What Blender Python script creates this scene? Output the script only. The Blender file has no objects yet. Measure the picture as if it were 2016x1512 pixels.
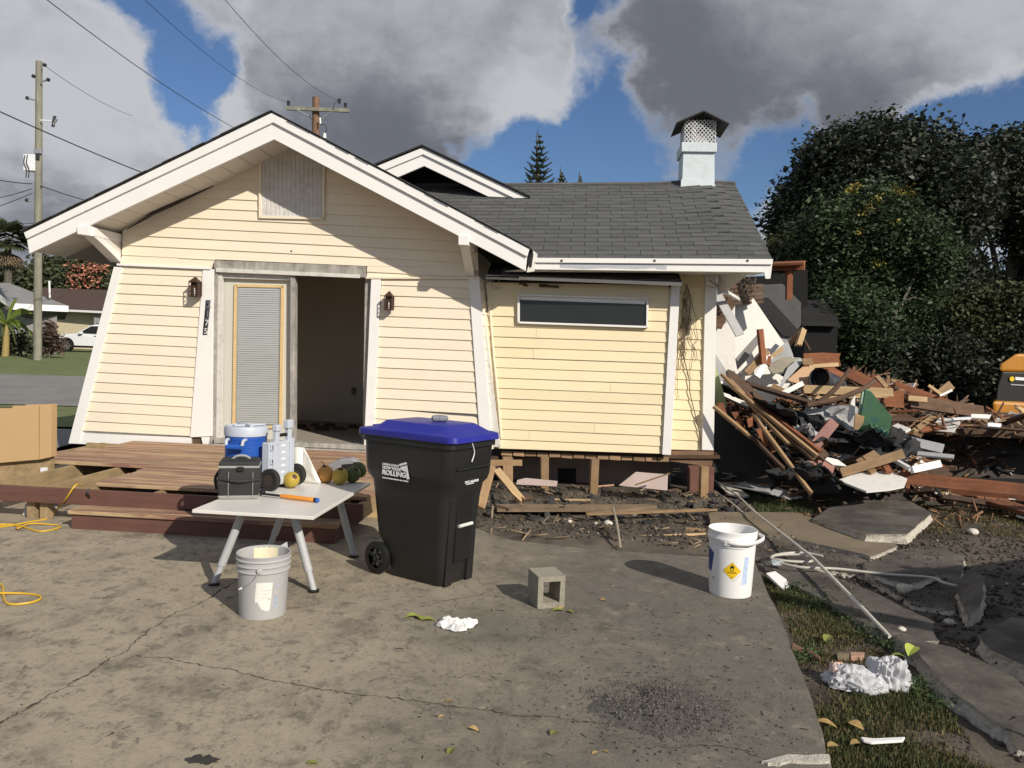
import bpy, bmesh, math, random
import numpy as np
from mathutils import Vector, Matrix, noise as mnoise
random.seed(7); np.random.seed(7)
R = math.radians
sc = bpy.context.scene
COL = sc.collection

# ---------------------------------------------------------------- camera
FPX = 1570.0                      # focal length in pixels of the 2016 px wide photograph
CAMH = 1.62
PITCH = math.atan2(76, FPX)
ROLL = R(2.0)
F_ = Vector((0, math.cos(PITCH), -math.sin(PITCH)))
r0 = Vector((1, 0, 0)); u0_ = Vector((0, math.sin(PITCH), math.cos(PITCH)))
R_ = r0 * math.cos(ROLL) + u0_ * math.sin(ROLL)
U_ = -r0 * math.sin(ROLL) + u0_ * math.cos(ROLL)
CAM = Vector((0, 0, CAMH))
cd = bpy.data.cameras.new('camera'); cam = bpy.data.objects.new('camera', cd); COL.objects.link(cam)
cd.lens = FPX / 2016 * 36; cd.sensor_width = 36; cd.clip_start = 0.05; cd.clip_end = 2000
cam.matrix_world = Matrix(((R_.x, U_.x, -F_.x, 0), (R_.y, U_.y, -F_.y, 0), (R_.z, U_.z, -F_.z, CAMH), (0, 0, 0, 1)))
sc.camera = cam

# ---------------------------------------------------------------- light
SUN_EL, SUN_AZ = R(30), (0.62, -0.785)          # towards the sun, in plan
sv = Vector((SUN_AZ[0] * math.cos(SUN_EL), SUN_AZ[1] * math.cos(SUN_EL), math.sin(SUN_EL))).normalized()
sl = bpy.data.lights.new('sun', 'SUN'); sl.energy = 5.0; sl.angle = R(0.55); sl.color = (1, 0.93, 0.82)
so = bpy.data.objects.new('sun', sl); COL.objects.link(so)
so.rotation_euler = sv.to_track_quat('Z', 'Y').to_euler(); so.location = (8, -10, 12)
sc.view_settings.view_transform = 'Standard'; sc.view_settings.look = 'None'
sc.view_settings.exposure = -0.08; sc.view_settings.gamma = 1; sc.view_settings.use_curve_mapping = False
sc.cycles.max_bounces = 6; sc.cycles.transparent_max_bounces = 12
sc.cycles.use_denoising = True

# ---------------------------------------------------------------- sky
def ray(px, py):
    a = (px - 1008) / FPX; b = -(py - 756) / FPX
    return (F_ + R_ * a + U_ * b)
wd = bpy.data.worlds.new('World'); sc.world = wd; wd.use_nodes = True
nt = wd.node_tree; N = nt.nodes; L = nt.links
for n in list(N): N.remove(n)
def nd(t, **k):
    n = N.new(t)
    for a, v in k.items(): setattr(n, a, v)
    return n
def mth(op, a, b=None, c=None, clamp=False):
    n = nd('ShaderNodeMath', operation=op); n.use_clamp = clamp
    for i, v in enumerate((a, b, c)):
        if v is None: continue
        if isinstance(v, (int, float)): n.inputs[i].default_value = v
        else: L.new(v, n.inputs[i])
    return n.outputs[0]
wo = nd('ShaderNodeOutputWorld'); bg = nd('ShaderNodeBackground'); bg.inputs[1].default_value = 0.1
sky = nd('ShaderNodeTexSky', sky_type='NISHITA'); sky.sun_disc = False
sky.sun_elevation = SUN_EL; sky.sun_rotation = math.atan2(sv.x, sv.y)
sky.air_density = 1.0; sky.dust_density = 0.4; sky.ozone_density = 2.5; sky.altitude = 0
tc = nd('ShaderNodeTexCoord'); nrm = nd('ShaderNodeVectorMath', operation='NORMALIZE'); L.new(tc.outputs['Generated'], nrm.inputs[0])
D_ = nrm.outputs[0]
sep = nd('ShaderNodeSeparateXYZ'); L.new(D_, sep.inputs[0])
den = mth('ADD', mth('MAXIMUM', sep.outputs[2], 0.0), 0.22)
cx = mth('DIVIDE', sep.outputs[0], den); cy = mth('DIVIDE', sep.outputs[1], den)
cmb = nd('ShaderNodeCombineXYZ'); L.new(cx, cmb.inputs[0]); L.new(cy, cmb.inputs[1]); cmb.inputs[2].default_value = 3.7
def wnoise(vec, scale, detail, rough, dist=0.0):
    n = nd('ShaderNodeTexNoise'); n.inputs['Scale'].default_value = scale; n.inputs['Detail'].default_value = detail
    n.inputs['Roughness'].default_value = rough; n.inputs['Distortion'].default_value = dist; L.new(vec, n.inputs['Vector']); return n.outputs[0]
n1 = wnoise(cmb.outputs[0], 2.3, 10, 0.58, 0.2)
n2 = wnoise(cmb.outputs[0], 8.0, 8, 0.62, 0.4)
n3 = wnoise(D_, 3.2, 4, 0.5)
# billowing: the banks' outlines are warped by turbulence
wn_ = nd('ShaderNodeTexNoise'); wn_.inputs['Scale'].default_value = 5.5; wn_.inputs['Detail'].default_value = 7; wn_.inputs['Roughness'].default_value = 0.6; L.new(D_, wn_.inputs['Vector'])
ws = nd('ShaderNodeVectorMath', operation='SUBTRACT'); L.new(wn_.outputs['Color'], ws.inputs[0]); ws.inputs[1].default_value = (.5, .5, .5)
wm = nd('ShaderNodeVectorMath', operation='MULTIPLY_ADD'); L.new(ws.outputs[0], wm.inputs[0]); wm.inputs[1].default_value = (.22, .22, .22); L.new(D_, wm.inputs[2])
DW = wm.outputs[0]
# where the big banks and the blue gaps of this sky lie (directions in the world): x, y, reach, weight
banks = [(120, 130, .22, .55), (200, 260, .12, .45), (40, 420, .18, .5), (640, 30, .20, .55), (880, 150, .24, .75), (640, 240, .14, .5), (160, 330, .1, .3),
         (1010, 110, .12, .45), (1350, 60, .18, .6), (1600, 130, .30, .8), (1850, 60, .28, .7), (1320, 260, .11, .5), (1190, 335, .06, .4),
         (500, 245, .06, .5), (420, 285, .05, .45), (360, 320, .05, .3), (800, 270, .10, .35), (1530, 430, .06, .5), (1500, 370, .04, .3),
         (330, 110, .10, -.75), (250, 10, .08, -.7), (420, 200, .09, -.7), (300, 220, .07, -.5), (430, 110, .07, -.4), (1178, 40, .06, -.95), (1165, 160, .06, -.75), (1040, 245, .07, -.45), (980, 305, .14, -1.3), (900, 345, .06, -.5),
         (1110, 270, .09, -.9), (1500, 290, .12, -1.3), (1570, 240, .05, -.3), (1500, 480, .05, -.3), (1960, 240, .13, -1.6), (1850, 275, .09, -.9), (1250, 310, .10, -1.0), (1150, 330, .07, -.6)]
darks = [(640, 250, .16, .42), (850, 230, .14, .35), (900, 300, .10, .25), (1350, 170, .18, .30), (1550, 220, .22, .32), (1300, 270, .1, .25), (150, 420, .12, .22), (40, 380, .1, .1), (1250, 80, .12, .18), (1750, 200, .14, .12),
         (110, 120, .22, -.38), (200, 190, .12, -.28), (560, 60, .14, -.22), (930, 60, .16, -.28), (1120, 110, .09, -.3), (500, 240, .08, -.55), (420, 285, .06, -.45), (1195, 335, .07, -.5), (1530, 430, .08, -.4), (1900, 60, .16, -.22), (60, 290, .1, -.3), (900, 280, .03, -.3), (1010, 150, .06, -.25)]
def fieldsum(lst, vec):
    acc_ = None
    for (px, py, rad, amp) in lst:
        d = ray(px, py).normalized()
        vm = nd('ShaderNodeVectorMath', operation='DISTANCE'); L.new(vec, vm.inputs[0]); vm.inputs[1].default_value = d
        mr = nd('ShaderNodeMapRange', interpolation_type='SMOOTHSTEP'); L.new(vm.outputs['Value'], mr.inputs[0])
        mr.inputs[1].default_value = 0; mr.inputs[2].default_value = rad; mr.inputs[3].default_value = amp; mr.inputs[4].default_value = 0
        acc_ = mr.outputs[0] if acc_ is None else mth('ADD', acc_, mr.outputs[0])
    return acc_
acc = fieldsum(banks, DW)
def srange(v, a, b, c=0.0, d=1.0):
    mr = nd('ShaderNodeMapRange', interpolation_type='SMOOTHSTEP'); L.new(v, mr.inputs[0])
    for i, x in enumerate((a, b, c, d)): mr.inputs[i + 1].default_value = x
    return mr.outputs[0]
base = mth('ADD', mth('MULTIPLY', mth('SUBTRACT', n1, 0.5), 1.25), mth('MULTIPLY', mth('SUBTRACT', n2, 0.5), 0.50))
dens = mth('ADD', mth('ADD', base, acc), 0.10)
alpha = srange(mth('ADD', dens, mth('MULTIPLY', mth('SUBTRACT', wnoise(DW, 16.0, 8, 0.65), 0.5), 0.55)), -0.26, 0.42)
# bases are grey where the bank is deep, flanks and rims stay bright
shade = mth('ADD', mth('ADD', mth('MULTIPLY', mth('SUBTRACT', n1, 0.5), 0.75), mth('MULTIPLY', mth('SUBTRACT', n2, 0.5), 0.35)), fieldsum(darks, DW))
shade = mth('ADD', shade, mth('MULTIPLY', srange(dens, 0.0, 0.7), 0.42))
shade = mth('ADD', shade, mth('MULTIPLY', mth('SUBTRACT', n3, 0.5), 0.5))
shade = mth('ADD', shade, mth('MULTIPLY', mth('SUBTRACT', wnoise(DW, 7.0, 8, 0.6), 0.5), 0.55))
rampl = nd('ShaderNodeMix', data_type='RGBA'); L.new(srange(shade, -0.10, 0.95), rampl.inputs[0])
rampl.inputs[6].default_value = (5.6, 5.75, 6.1, 1); rampl.inputs[7].default_value = (1.55, 1.66, 1.98, 1)
skm = nd('ShaderNodeMix', data_type='RGBA'); skm.blend_type = 'MULTIPLY'; skm.inputs[0].default_value = 1
L.new(sky.outputs[0], skm.inputs[6]); skm.inputs[7].default_value = (0.58, 0.68, 0.84, 1)
fin = nd('ShaderNodeMix', data_type='RGBA'); L.new(alpha, fin.inputs[0]); L.new(skm.outputs[2], fin.inputs[6]); L.new(rampl.outputs[2], fin.inputs[7])
L.new(fin.outputs[2], bg.inputs[0]); L.new(bg.outputs[0], wo.inputs[0])

# ---------------------------------------------------------------- pixel -> place helpers (survey of the photograph)
def G(px, py, z=0.0):                       # point at height z
    d = ray(px, py); t = (z - CAMH) / d.z; return CAM + d * t
def W(px, py, y):                           # point on the plane y
    d = ray(px, py); return CAM + d * (y / d.y)

# ---------------------------------------------------------------- mesh helpers
XF = {}                                     # thing name -> world matrix
def wmat(o):
    while o is not None:
        if o.name in XF: return XF[o.name]
        o = o.parent
    return Matrix.Identity(4)
def tag(o, label=None, cat=None, group=None, kind=None):
    if label: o['label'] = label
    if cat: o['category'] = cat
    if group: o['group'] = group
    if kind: o['kind'] = kind
    return o
def thing(name, label, cat, loc=(0, 0, 0), rz=0, group=None):
    o = bpy.data.objects.new(name, None); COL.objects.link(o)
    o.empty_display_size = 0.2
    o.location = loc; o.rotation_euler = (0, 0, rz)
    XF[o.name] = Matrix.Translation(Vector(loc)) @ Matrix.Rotation(rz, 4, 'Z')
    return tag(o, label, cat, group)
class MB:
    def __init__(s): s.v = []; s.f = []; s.m = []
    def add(s, vs, fs, m=0):
        k = len(s.v); s.v += [tuple(v) for v in vs]; s.f += [tuple(i + k for i in f) for f in fs]; s.m += [m] * len(fs); return s
    def box(s, c, sz, rot=None, m=0):
        c = Vector(c); h = [x / 2 for x in sz]
        vs = [Vector((x * h[0], y * h[1], z * h[2])) for x in (-1, 1) for y in (-1, 1) for z in (-1, 1)]
        if rot is not None: vs = [rot @ v for v in vs]
        return s.add([c + v for v in vs], [(0, 1, 3, 2), (4, 6, 7, 5), (0, 4, 5, 1), (2, 3, 7, 6), (0, 2, 6, 4), (1, 5, 7, 3)], m)
    def bb(s, a, b, m=0):
        a = Vector(a); b = Vector(b); return s.box((a + b) / 2, [abs(x) for x in (b - a)], None, m)
    def prism(s, poly, vec, m=0):           # polygon (3D points) swept along vec
        n = len(poly); vec = Vector(vec); a = [Vector(p) for p in poly]; b = [p + vec for p in a]
        fs = [tuple(range(n)), tuple(range(2 * n - 1, n - 1, -1))] + [(i, i + n, (i + 1) % n + n, (i + 1) % n) for i in range(n)]
        return s.add(a + b, fs, m)
    def tube(s, pts, r, n=8, m=0, cap=True):
        pts = [Vector(p) for p in pts]; k = len(pts); rr = r if isinstance(r, (list, tuple)) else [r] * k
        vs = []; up = Vector((0, 0, 1)); prev = None
        for i, p in enumerate(pts):
            t = (pts[min(i + 1, k - 1)] - pts[max(i - 1, 0)])
            t = t.normalized() if t.length > 1e-9 else Vector((0, 0, 1))
            if prev is None:
                a = t.cross(up)
                if a.length < 0.05: a = t.cross(Vector((1, 0, 0)))
            else: a = prev - t * prev.dot(t)
            if a.length < 1e-6: a = t.orthogonal()
            a.normalize(); prev = a; b = t.cross(a)
            vs += [p + (a * math.cos(2 * math.pi * j / n) + b * math.sin(2 * math.pi * j / n)) * rr[i] for j in range(n)]
        fs = [(i * n + j, i * n + (j + 1) % n, (i + 1) * n + (j + 1) % n, (i + 1) * n + j) for i in range(k - 1) for j in range(n)]
        if cap: fs += [tuple(range(n - 1, -1, -1)), tuple((k - 1) * n + j for j in range(n))]
        return s.add(vs, fs, m)
    def lathe(s, prof, n=32, c=(0, 0, 0), m=0, ax=None):   # prof: (r, z)
        c = Vector(c); vs = []; k = len(prof)
        for (r, z) in prof:
            for j in range(n):
                v = Vector((r * math.cos(2 * math.pi * j / n), r * math.sin(2 * math.pi * j / n), z))
                vs.append(c + (ax @ v if ax is not None else v))
        fs = [(i * n + j, i * n + (j + 1) % n, (i + 1) * n + (j + 1) % n, (i + 1) * n + j) for i in range(k - 1) for j in range(n)]
        return s.add(vs, fs, m)
    def build(s, name, mats, parent=None, smooth=False, bevel=0, world=True, kind=None, sub=0):
        me = bpy.data.meshes.new(name)
        vs = s.v
        if parent is not None and world:
            mi = wmat(parent).inverted(); vs = [mi @ Vector(v) for v in vs]
        me.from_pydata([tuple(v) for v in vs], [], s.f)
        if not isinstance(mats, (list, tuple)): mats = [mats]
        for m in mats: me.materials.append(m)
        if len(mats) > 1: me.polygons.foreach_set('material_index', s.m)
        bm = bmesh.new(); bm.from_mesh(me); bmesh.ops.recalc_face_normals(bm, faces=bm.faces[:]); bm.to_mesh(me); bm.free()
        if smooth: me.polygons.foreach_set('use_smooth', [True] * len(me.polygons))
        o = bpy.data.objects.new(name, me); COL.objects.link(o); o.parent = parent
        if bevel:
            b = o.modifiers.new('bevel', 'BEVEL'); b.width = bevel; b.segments = 2; b.limit_method = 'ANGLE'; b.angle_limit = R(35)
        if smooth and sub == 0:
            try: me.set_sharp_from_angle(angle=R(40))
            except Exception: pass
        if sub:
            mm = o.modifiers.new('sub', 'SUBSURF'); mm.levels = sub; mm.render_levels = sub
        if kind: o['kind'] = kind
        return o
def pts_mesh(name, V, Fa, mats, parent=None, smooth=False):   # numpy arrays, quads or tris
    me = bpy.data.meshes.new(name); V = np.asarray(V, dtype=np.float32); Fa = np.asarray(Fa, dtype=np.int32)
    if parent is not None:
        mi = np.array(wmat(parent).inverted()); V = V @ mi[:3, :3].T + mi[:3, 3]
    k = Fa.shape[1]; me.vertices.add(len(V)); me.vertices.foreach_set('co', V.astype(np.float32).ravel())
    me.loops.add(Fa.size); me.loops.foreach_set('vertex_index', Fa.ravel())
    me.polygons.add(len(Fa)); me.polygons.foreach_set('loop_start', np.arange(0, Fa.size, k, dtype=np.int32))
    me.update(calc_edges=True); me.validate()
    me.materials.append(mats)
    if smooth: me.polygons.foreach_set('use_smooth', [True] * len(me.polygons))
    o = bpy.data.objects.new(name, me); COL.objects.link(o); o.parent = parent
    return o
def smooth_path(pts, n=8):                 # Catmull-Rom
    pts = [Vector(p) for p in pts]; out = []
    P = [pts[0] * 2 - pts[1]] + pts + [pts[-1] * 2 - pts[-2]]
    for i in range(1, len(P) - 2):
        for k in range(n):
            t = k / n; a, b, c, d = P[i - 1], P[i], P[i + 1], P[i + 2]
            out.append(0.5 * ((2 * b) + (c - a) * t + (2 * a - 5 * b + 4 * c - d) * t * t + (3 * b - a - 3 * c + d) * t ** 3))
    out.append(pts[-1]); return out
def clip(poly, a, b, c):                    # keep a*x + b*y + c >= 0
    out = []; n = len(poly)
    for i in range(n):
        p, q = poly[i], poly[(i + 1) % n]; dp = a * p[0] + b * p[1] + c; dq = a * q[0] + b * q[1] + c
        if dp >= 0: out.append(p)
        if (dp >= 0) != (dq >= 0):
            t = dp / (dp - dq); out.append((p[0] + t * (q[0] - p[0]), p[1] + t * (q[1] - p[1])))
    return out
def text(s, size, name, m, parent, mat4, offset=0.0, ext=0.0005, sx=1.0, align='LEFT', spacing=1.0):
    cu = bpy.data.curves.new(name, 'FONT'); cu.body = s; cu.size = size; cu.offset = offset; cu.extrude = ext; cu.align_x = align; cu.space_character = spacing
    to = bpy.data.objects.new('tmp_text', cu); COL.objects.link(to); bpy.context.view_layer.update()
    me = bpy.data.meshes.new_from_object(to.evaluated_get(bpy.context.evaluated_depsgraph_get()))
    bpy.data.objects.remove(to); me.name = name
    me.transform(mat4 @ Matrix.Diagonal((sx, 1, 1, 1)))
    if parent is not None: me.transform(wmat(parent).inverted())
    me.materials.clear(); me.materials.append(m)
    o = bpy.data.objects.new(name, me); COL.objects.link(o); o.parent = parent; return o
def frame(o, x, y, z): return Matrix(((x.x, y.x, z.x, o.x), (x.y, y.y, z.y, o.y), (x.z, y.z, z.z, o.z), (0, 0, 0, 1)))

# ---------------------------------------------------------------- materials
MATS = {}
def M(name, col, rough=0.75, var=0.12, scale=6, bump=0.0, bscale=60, rand=0.0, metal=0.0, spec=0.4, grain=None, dirt=None, dscale=3, dth=(0.5, 0.75), island=0.0, trans=0.0, coat=0.0, detail=5, world=False, dgrain=None):
    """base colour with noise variation; grain=(sx,sy,sz) stretches a second noise; dirt=(r,g,b,amount) adds patches of grime."""
    if name in MATS: return MATS[name]
    m = bpy.data.materials.new(name); m.use_nodes = True; MATS[name] = m
    t = m.node_tree; NN = t.nodes; LL = t.links
    b = NN['Principled BSDF']; b.inputs['Roughness'].default_value = rough; b.inputs['Metallic'].default_value = metal
    b.inputs['Specular IOR Level'].default_value = spec; b.inputs['Coat Weight'].default_value = coat
    tcn = NN.new('ShaderNodeTexCoord'); co = tcn.outputs['Object']
    if world:
        gg = NN.new('ShaderNodeNewGeometry'); co = gg.outputs['Position']
    def noi(sc_, de, vec=None, ro=0.6):
        n = NN.new('ShaderNodeTexNoise'); n.inputs['Scale'].default_value = sc_; n.inputs['Detail'].default_value = de; n.inputs['Roughness'].default_value = ro
        LL.new(vec if vec is not None else co, n.inputs['Vector']); return n.outputs[0]
    def rng(v, a, c, lo, hi):
        r = NN.new('ShaderNodeMapRange'); LL.new(v, r.inputs[0]); r.inputs[1].default_value = a; r.inputs[2].default_value = c; r.inputs[3].default_value = lo; r.inputs[4].default_value = hi; return r.outputs[0]
    def mul(a, c):
        x = NN.new('ShaderNodeMath'); x.operation = 'MULTIPLY'; LL.new(a, x.inputs[0]); LL.new(c, x.inputs[1]); return x.outputs[0]
    f = rng(noi(scale, detail), 0.25, 0.75, 1 - var, 1 + var)
    h = None
    if grain:
        mp = NN.new('ShaderNodeMapping'); mp.inputs['Scale'].default_value = grain; LL.new(co, mp.inputs['Vector'])
        gn = noi(1.0, 6, mp.outputs[0], 0.65); f = mul(f, rng(gn, 0.3, 0.7, 1 - var * 1.6, 1 + var * 1.1)); h = gn
    if rand:
        oi = NN.new('ShaderNodeObjectInfo'); f = mul(f, rng(oi.outputs['Random'], 0, 1, 1 - rand, 1 + rand))
    if island:
        ge = NN.new('ShaderNodeNewGeometry'); f = mul(f, rng(ge.outputs['Random Per Island'], 0, 1, 1 - island, 1 + island))
    mx = NN.new('ShaderNodeVectorMath'); mx.operation = 'SCALE'; mx.inputs[0].default_value = col[:3]; LL.new(f, mx.inputs['Scale'])
    out = mx.outputs[0]
    if dirt:
        mm = NN.new('ShaderNodeMix'); mm.data_type = 'RGBA'
        dv = None
        if dgrain:
            mp2 = NN.new('ShaderNodeMapping'); mp2.inputs['Scale'].default_value = dgrain; LL.new(co, mp2.inputs['Vector']); dv = mp2.outputs[0]
        LL.new(rng(noi(dscale, 7, dv, 0.68), dth[0], dth[1], 0, dirt[3]), mm.inputs[0]); LL.new(out, mm.inputs[6]); mm.inputs[7].default_value = (*dirt[:3], 1); out = mm.outputs[2]
    LL.new(out, b.inputs['Base Color'])
    if bump:
        bp = NN.new('ShaderNodeBump'); bp.inputs['Strength'].default_value = min(1, bump); bp.inputs['Distance'].default_value = 0.01
        LL.new(h if (h is not None) else noi(bscale, 6), bp.inputs['Height']); LL.new(bp.outputs[0], b.inputs['Normal'])
    if trans:
        tr = NN.new('ShaderNodeBsdfTranslucent'); LL.new(out, tr.inputs[0]); ms = NN.new('ShaderNodeMixShader'); ms.inputs[0].default_value = trans
        LL.new(b.outputs[0], ms.inputs[1]); LL.new(tr.outputs[0], ms.inputs[2]); LL.new(ms.outputs[0], NN['Material Output'].inputs[0])
    return m
m_side = M('cream_vinyl', (0.79, 0.70, 0.545), 0.5, 0.035, 1.5, 0.04, 18, rand=0.03, dirt=(0.55, 0.42, 0.26, 0.22), dscale=2.2, dth=(0.56, 0.85))
m_sideb = M('yellow_cream_vinyl', (0.79, 0.675, 0.44), 0.5, 0.035, 1.5, 0.04, 18, rand=0.03, dirt=(0.55, 0.42, 0.26, 0.22), dscale=2.2, dth=(0.56, 0.85))
m_trim = M('white_trim', (0.80, 0.78, 0.75), 0.5, 0.03, 3, 0.03, 25, dirt=(0.45, 0.42, 0.37, 0.35), dscale=5, dth=(0.6, 0.85))
m_trimd = M('white_trim_dirty', (0.62, 0.60, 0.56), 0.6, 0.08, 8, 0.05, 25, dirt=(0.25, 0.23, 0.2, 0.6), dscale=9, dth=(0.5, 0.75))
m_soffit = M('soffit_vinyl', (0.66, 0.63, 0.58), 0.5, 0.04, 2)
m_shin = M('asphalt_shingle', (0.095, 0.096, 0.094), 0.95, 0.2, 9, 0.4, 260, rand=0.13, dirt=(0.21, 0.205, 0.195, 0.6), dscale=1.3, dth=(0.52, 0.8))
m_shin2 = M('asphalt_shingle_underlay', (0.022, 0.022, 0.023), 0.95, 0.2, 9)
m_wgrey = M('weathered_wood', (0.36, 0.335, 0.30), 0.85, 0.2, 10, 0.3, 40, grain=(14, 14, 2), dirt=(0.12, 0.11, 0.1, 0.7), dscale=7, dth=(0.5, 0.72))
m_pine = M('new_pine', (0.50, 0.345, 0.18), 0.75, 0.12, 8, 0.2, 40, grain=(3, 26, 26), rand=0.12)
m_wood = M('lumber', (0.29, 0.185, 0.095), 0.8, 0.16, 8, 0.25, 40, grain=(3, 26, 26), rand=0.18, dirt=(0.16, 0.11, 0.07, 0.5), dscale=6)
m_red = M('red_brown_lumber', (0.23, 0.085, 0.038), 0.85, 0.2, 8, 0.25, 40, grain=(3, 26, 26), rand=0.22, dirt=(0.07, 0.035, 0.02, 0.6), dscale=5)
m_dark = M('old_dark_lumber', (0.10, 0.06, 0.038), 0.9, 0.2, 8, 0.3, 40, grain=(3, 26, 26), rand=0.3)
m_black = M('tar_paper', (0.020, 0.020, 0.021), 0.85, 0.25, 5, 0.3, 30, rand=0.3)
m_dry = M('plasterboard', (0.74, 0.71, 0.66), 0.85, 0.05, 4, 0.1, 20, rand=0.06, dirt=(0.4, 0.35, 0.28, 0.45), dscale=4, dth=(0.58, 0.8))
m_greyb = M('grey_board', (0.36, 0.36, 0.36), 0.85, 0.1, 4, 0.1, 20, rand=0.15, dirt=(0.15, 0.14, 0.12, 0.6), dscale=4)
m_metalw = M('painted_white_metal', (0.75, 0.76, 0.78), 0.4, 0.03, 4)
m_glass = M('dark_glass', (0.02, 0.022, 0.022), 0.12, 0.1, 3, spec=0.5)
m_blackp = M('black_plastic', (0.012, 0.012, 0.012), 0.42, 0.15, 12, 0.05, 300, spec=0.4)
m_steel = M('dull_steel', (0.42, 0.43, 0.44), 0.45, 0.06, 8, metal=0.6)
m_bronze = M('bronze_lantern', (0.075, 0.04, 0.025), 0.5, 0.3, 30, metal=0.3)
# ================================================================ ground
def sst(a, b, x): t = min(1, max(0, (x - a) / (b - a))); return t * t * (3 - 2 * t)
def tz(x, y):
    z = -0.075 + 0.33 * sst(13.5, 27, y)
    z += 0.028 * mnoise.noise((x * 1.1, y * 1.1, 0.3)) + 0.014 * mnoise.noise((x * 3.7, y * 3.7, 2.3))
    # soil heaped against the house where the walk was dug out
    z += 0.05 * math.exp(-((y - 7.0) / 0.5) ** 2) * sst(-0.6, 0.2, x) * (1 - sst(2.4, 3.0, x))
    z += 0.10 * math.exp(-((y - 8.75) / 0.55) ** 2) * sst(-0.6, 0.0, x) * (1 - sst(2.2, 2.9, x)) * (1 + .5 * mnoise.noise((x * 2.6, y * 2.6, 4)))
    return z
xs = np.concatenate([np.linspace(-420, -40, 20), np.linspace(-36, -9, 28), np.arange(-8, 14, 0.14), np.linspace(15, 45, 26), np.linspace(60, 420, 18)])
ys = np.concatenate([np.linspace(-60, 0, 12), np.arange(0.3, 16, 0.14), np.linspace(16.5, 70, 54), np.linspace(80, 700, 24)])
nx, ny = len(xs), len(ys)
V = np.array([(x, y, tz(x, y)) for y in ys for x in xs])
ii = np.arange((ny - 1) * (nx - 1)); jx = ii % (nx - 1); jy = ii // (nx - 1); a = jy * nx + jx
m_soil = M('soil', (0.105, 0.086, 0.066), 0.95, 0.35, 3.0, 0.9, 30, dirt=(0.032, 0.026, 0.02, 0.9), dscale=1.6, dth=(0.45, 0.62), world=True, detail=8)
ground = pts_mesh('ground', V, np.stack([a, a + 1, a + nx + 1, a + nx], 1), m_soil, smooth=True)
tag(ground, kind='structure')

def scatter_poly(poly, n, rnd=random):
    xs_ = [p[0] for p in poly]; ys_ = [p[1] for p in poly]; out = []
    while len(out) < n:
        x = rnd.uniform(min(xs_), max(xs_)); y = rnd.uniform(min(ys_), max(ys_)); c = False
        for i in range(len(poly)):
            x1, y1 = poly[i][:2]; x2, y2 = poly[i - 1][:2]
            if (y1 > y) != (y2 > y) and x < (x2 - x1) * (y - y1) / (y2 - y1) + x1: c = not c
        if c: out.append((x, y))
    return out

# ---- driveway slab (its broken outline is surveyed on the ground plane)
def jag(p, q, n, amp):
    out = []
    for i in range(n):
        t = i / n; v = Vector(p).lerp(Vector(q), t); d = (Vector(q) - Vector(p)).normalized(); nn = Vector((-d.y, d.x, 0))
        out.append(v + nn * amp * (mnoise.noise((v.x * 3.1, v.y * 3.1, 5)) + 0.5 * mnoise.noise((v.x * 11, v.y * 11, 7))) if i else v)
    return out
sb = [G(1480, 1104), G(1400, 1097), G(1300, 1090), G(1150, 1080), G(1010, 1064), G(940, 1040)]
outline = [Vector((-9, -2, 0)), Vector((1.35, -2, 0)), G(1660, 1600), G(1632, 1500)] 
ol = [Vector((-9, -2.0, 0)), Vector((1.38, -2.0, 0))]
re = [Vector((1.38, -2.0, 0)), G(1634, 1508), G(1600, 1380), G(1545, 1240), G(1486, 1106)]
for i in range(1, 4): ol += jag(re[i], re[i + 1], 10, 0.012)
bk = [G(1486, 1106), G(1400, 1097), G(1300, 1090), G(1150, 1080), G(1010, 1064), G(935, 1040), Vector((-0.55, 7.3, 0)), Vector((-9, 7.6, 0))]
for i in range(len(bk) - 1): ol += jag(bk[i], bk[i + 1], 8, 0.02)
ol.append(bk[-1])
# triangulated top with slight unevenness is not visible; one sheet with an edge
mb = MB(); mb.prism([Vector((p.x, p.y, 0.0)) for p in ol], (0, 0, -0.11))
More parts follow.
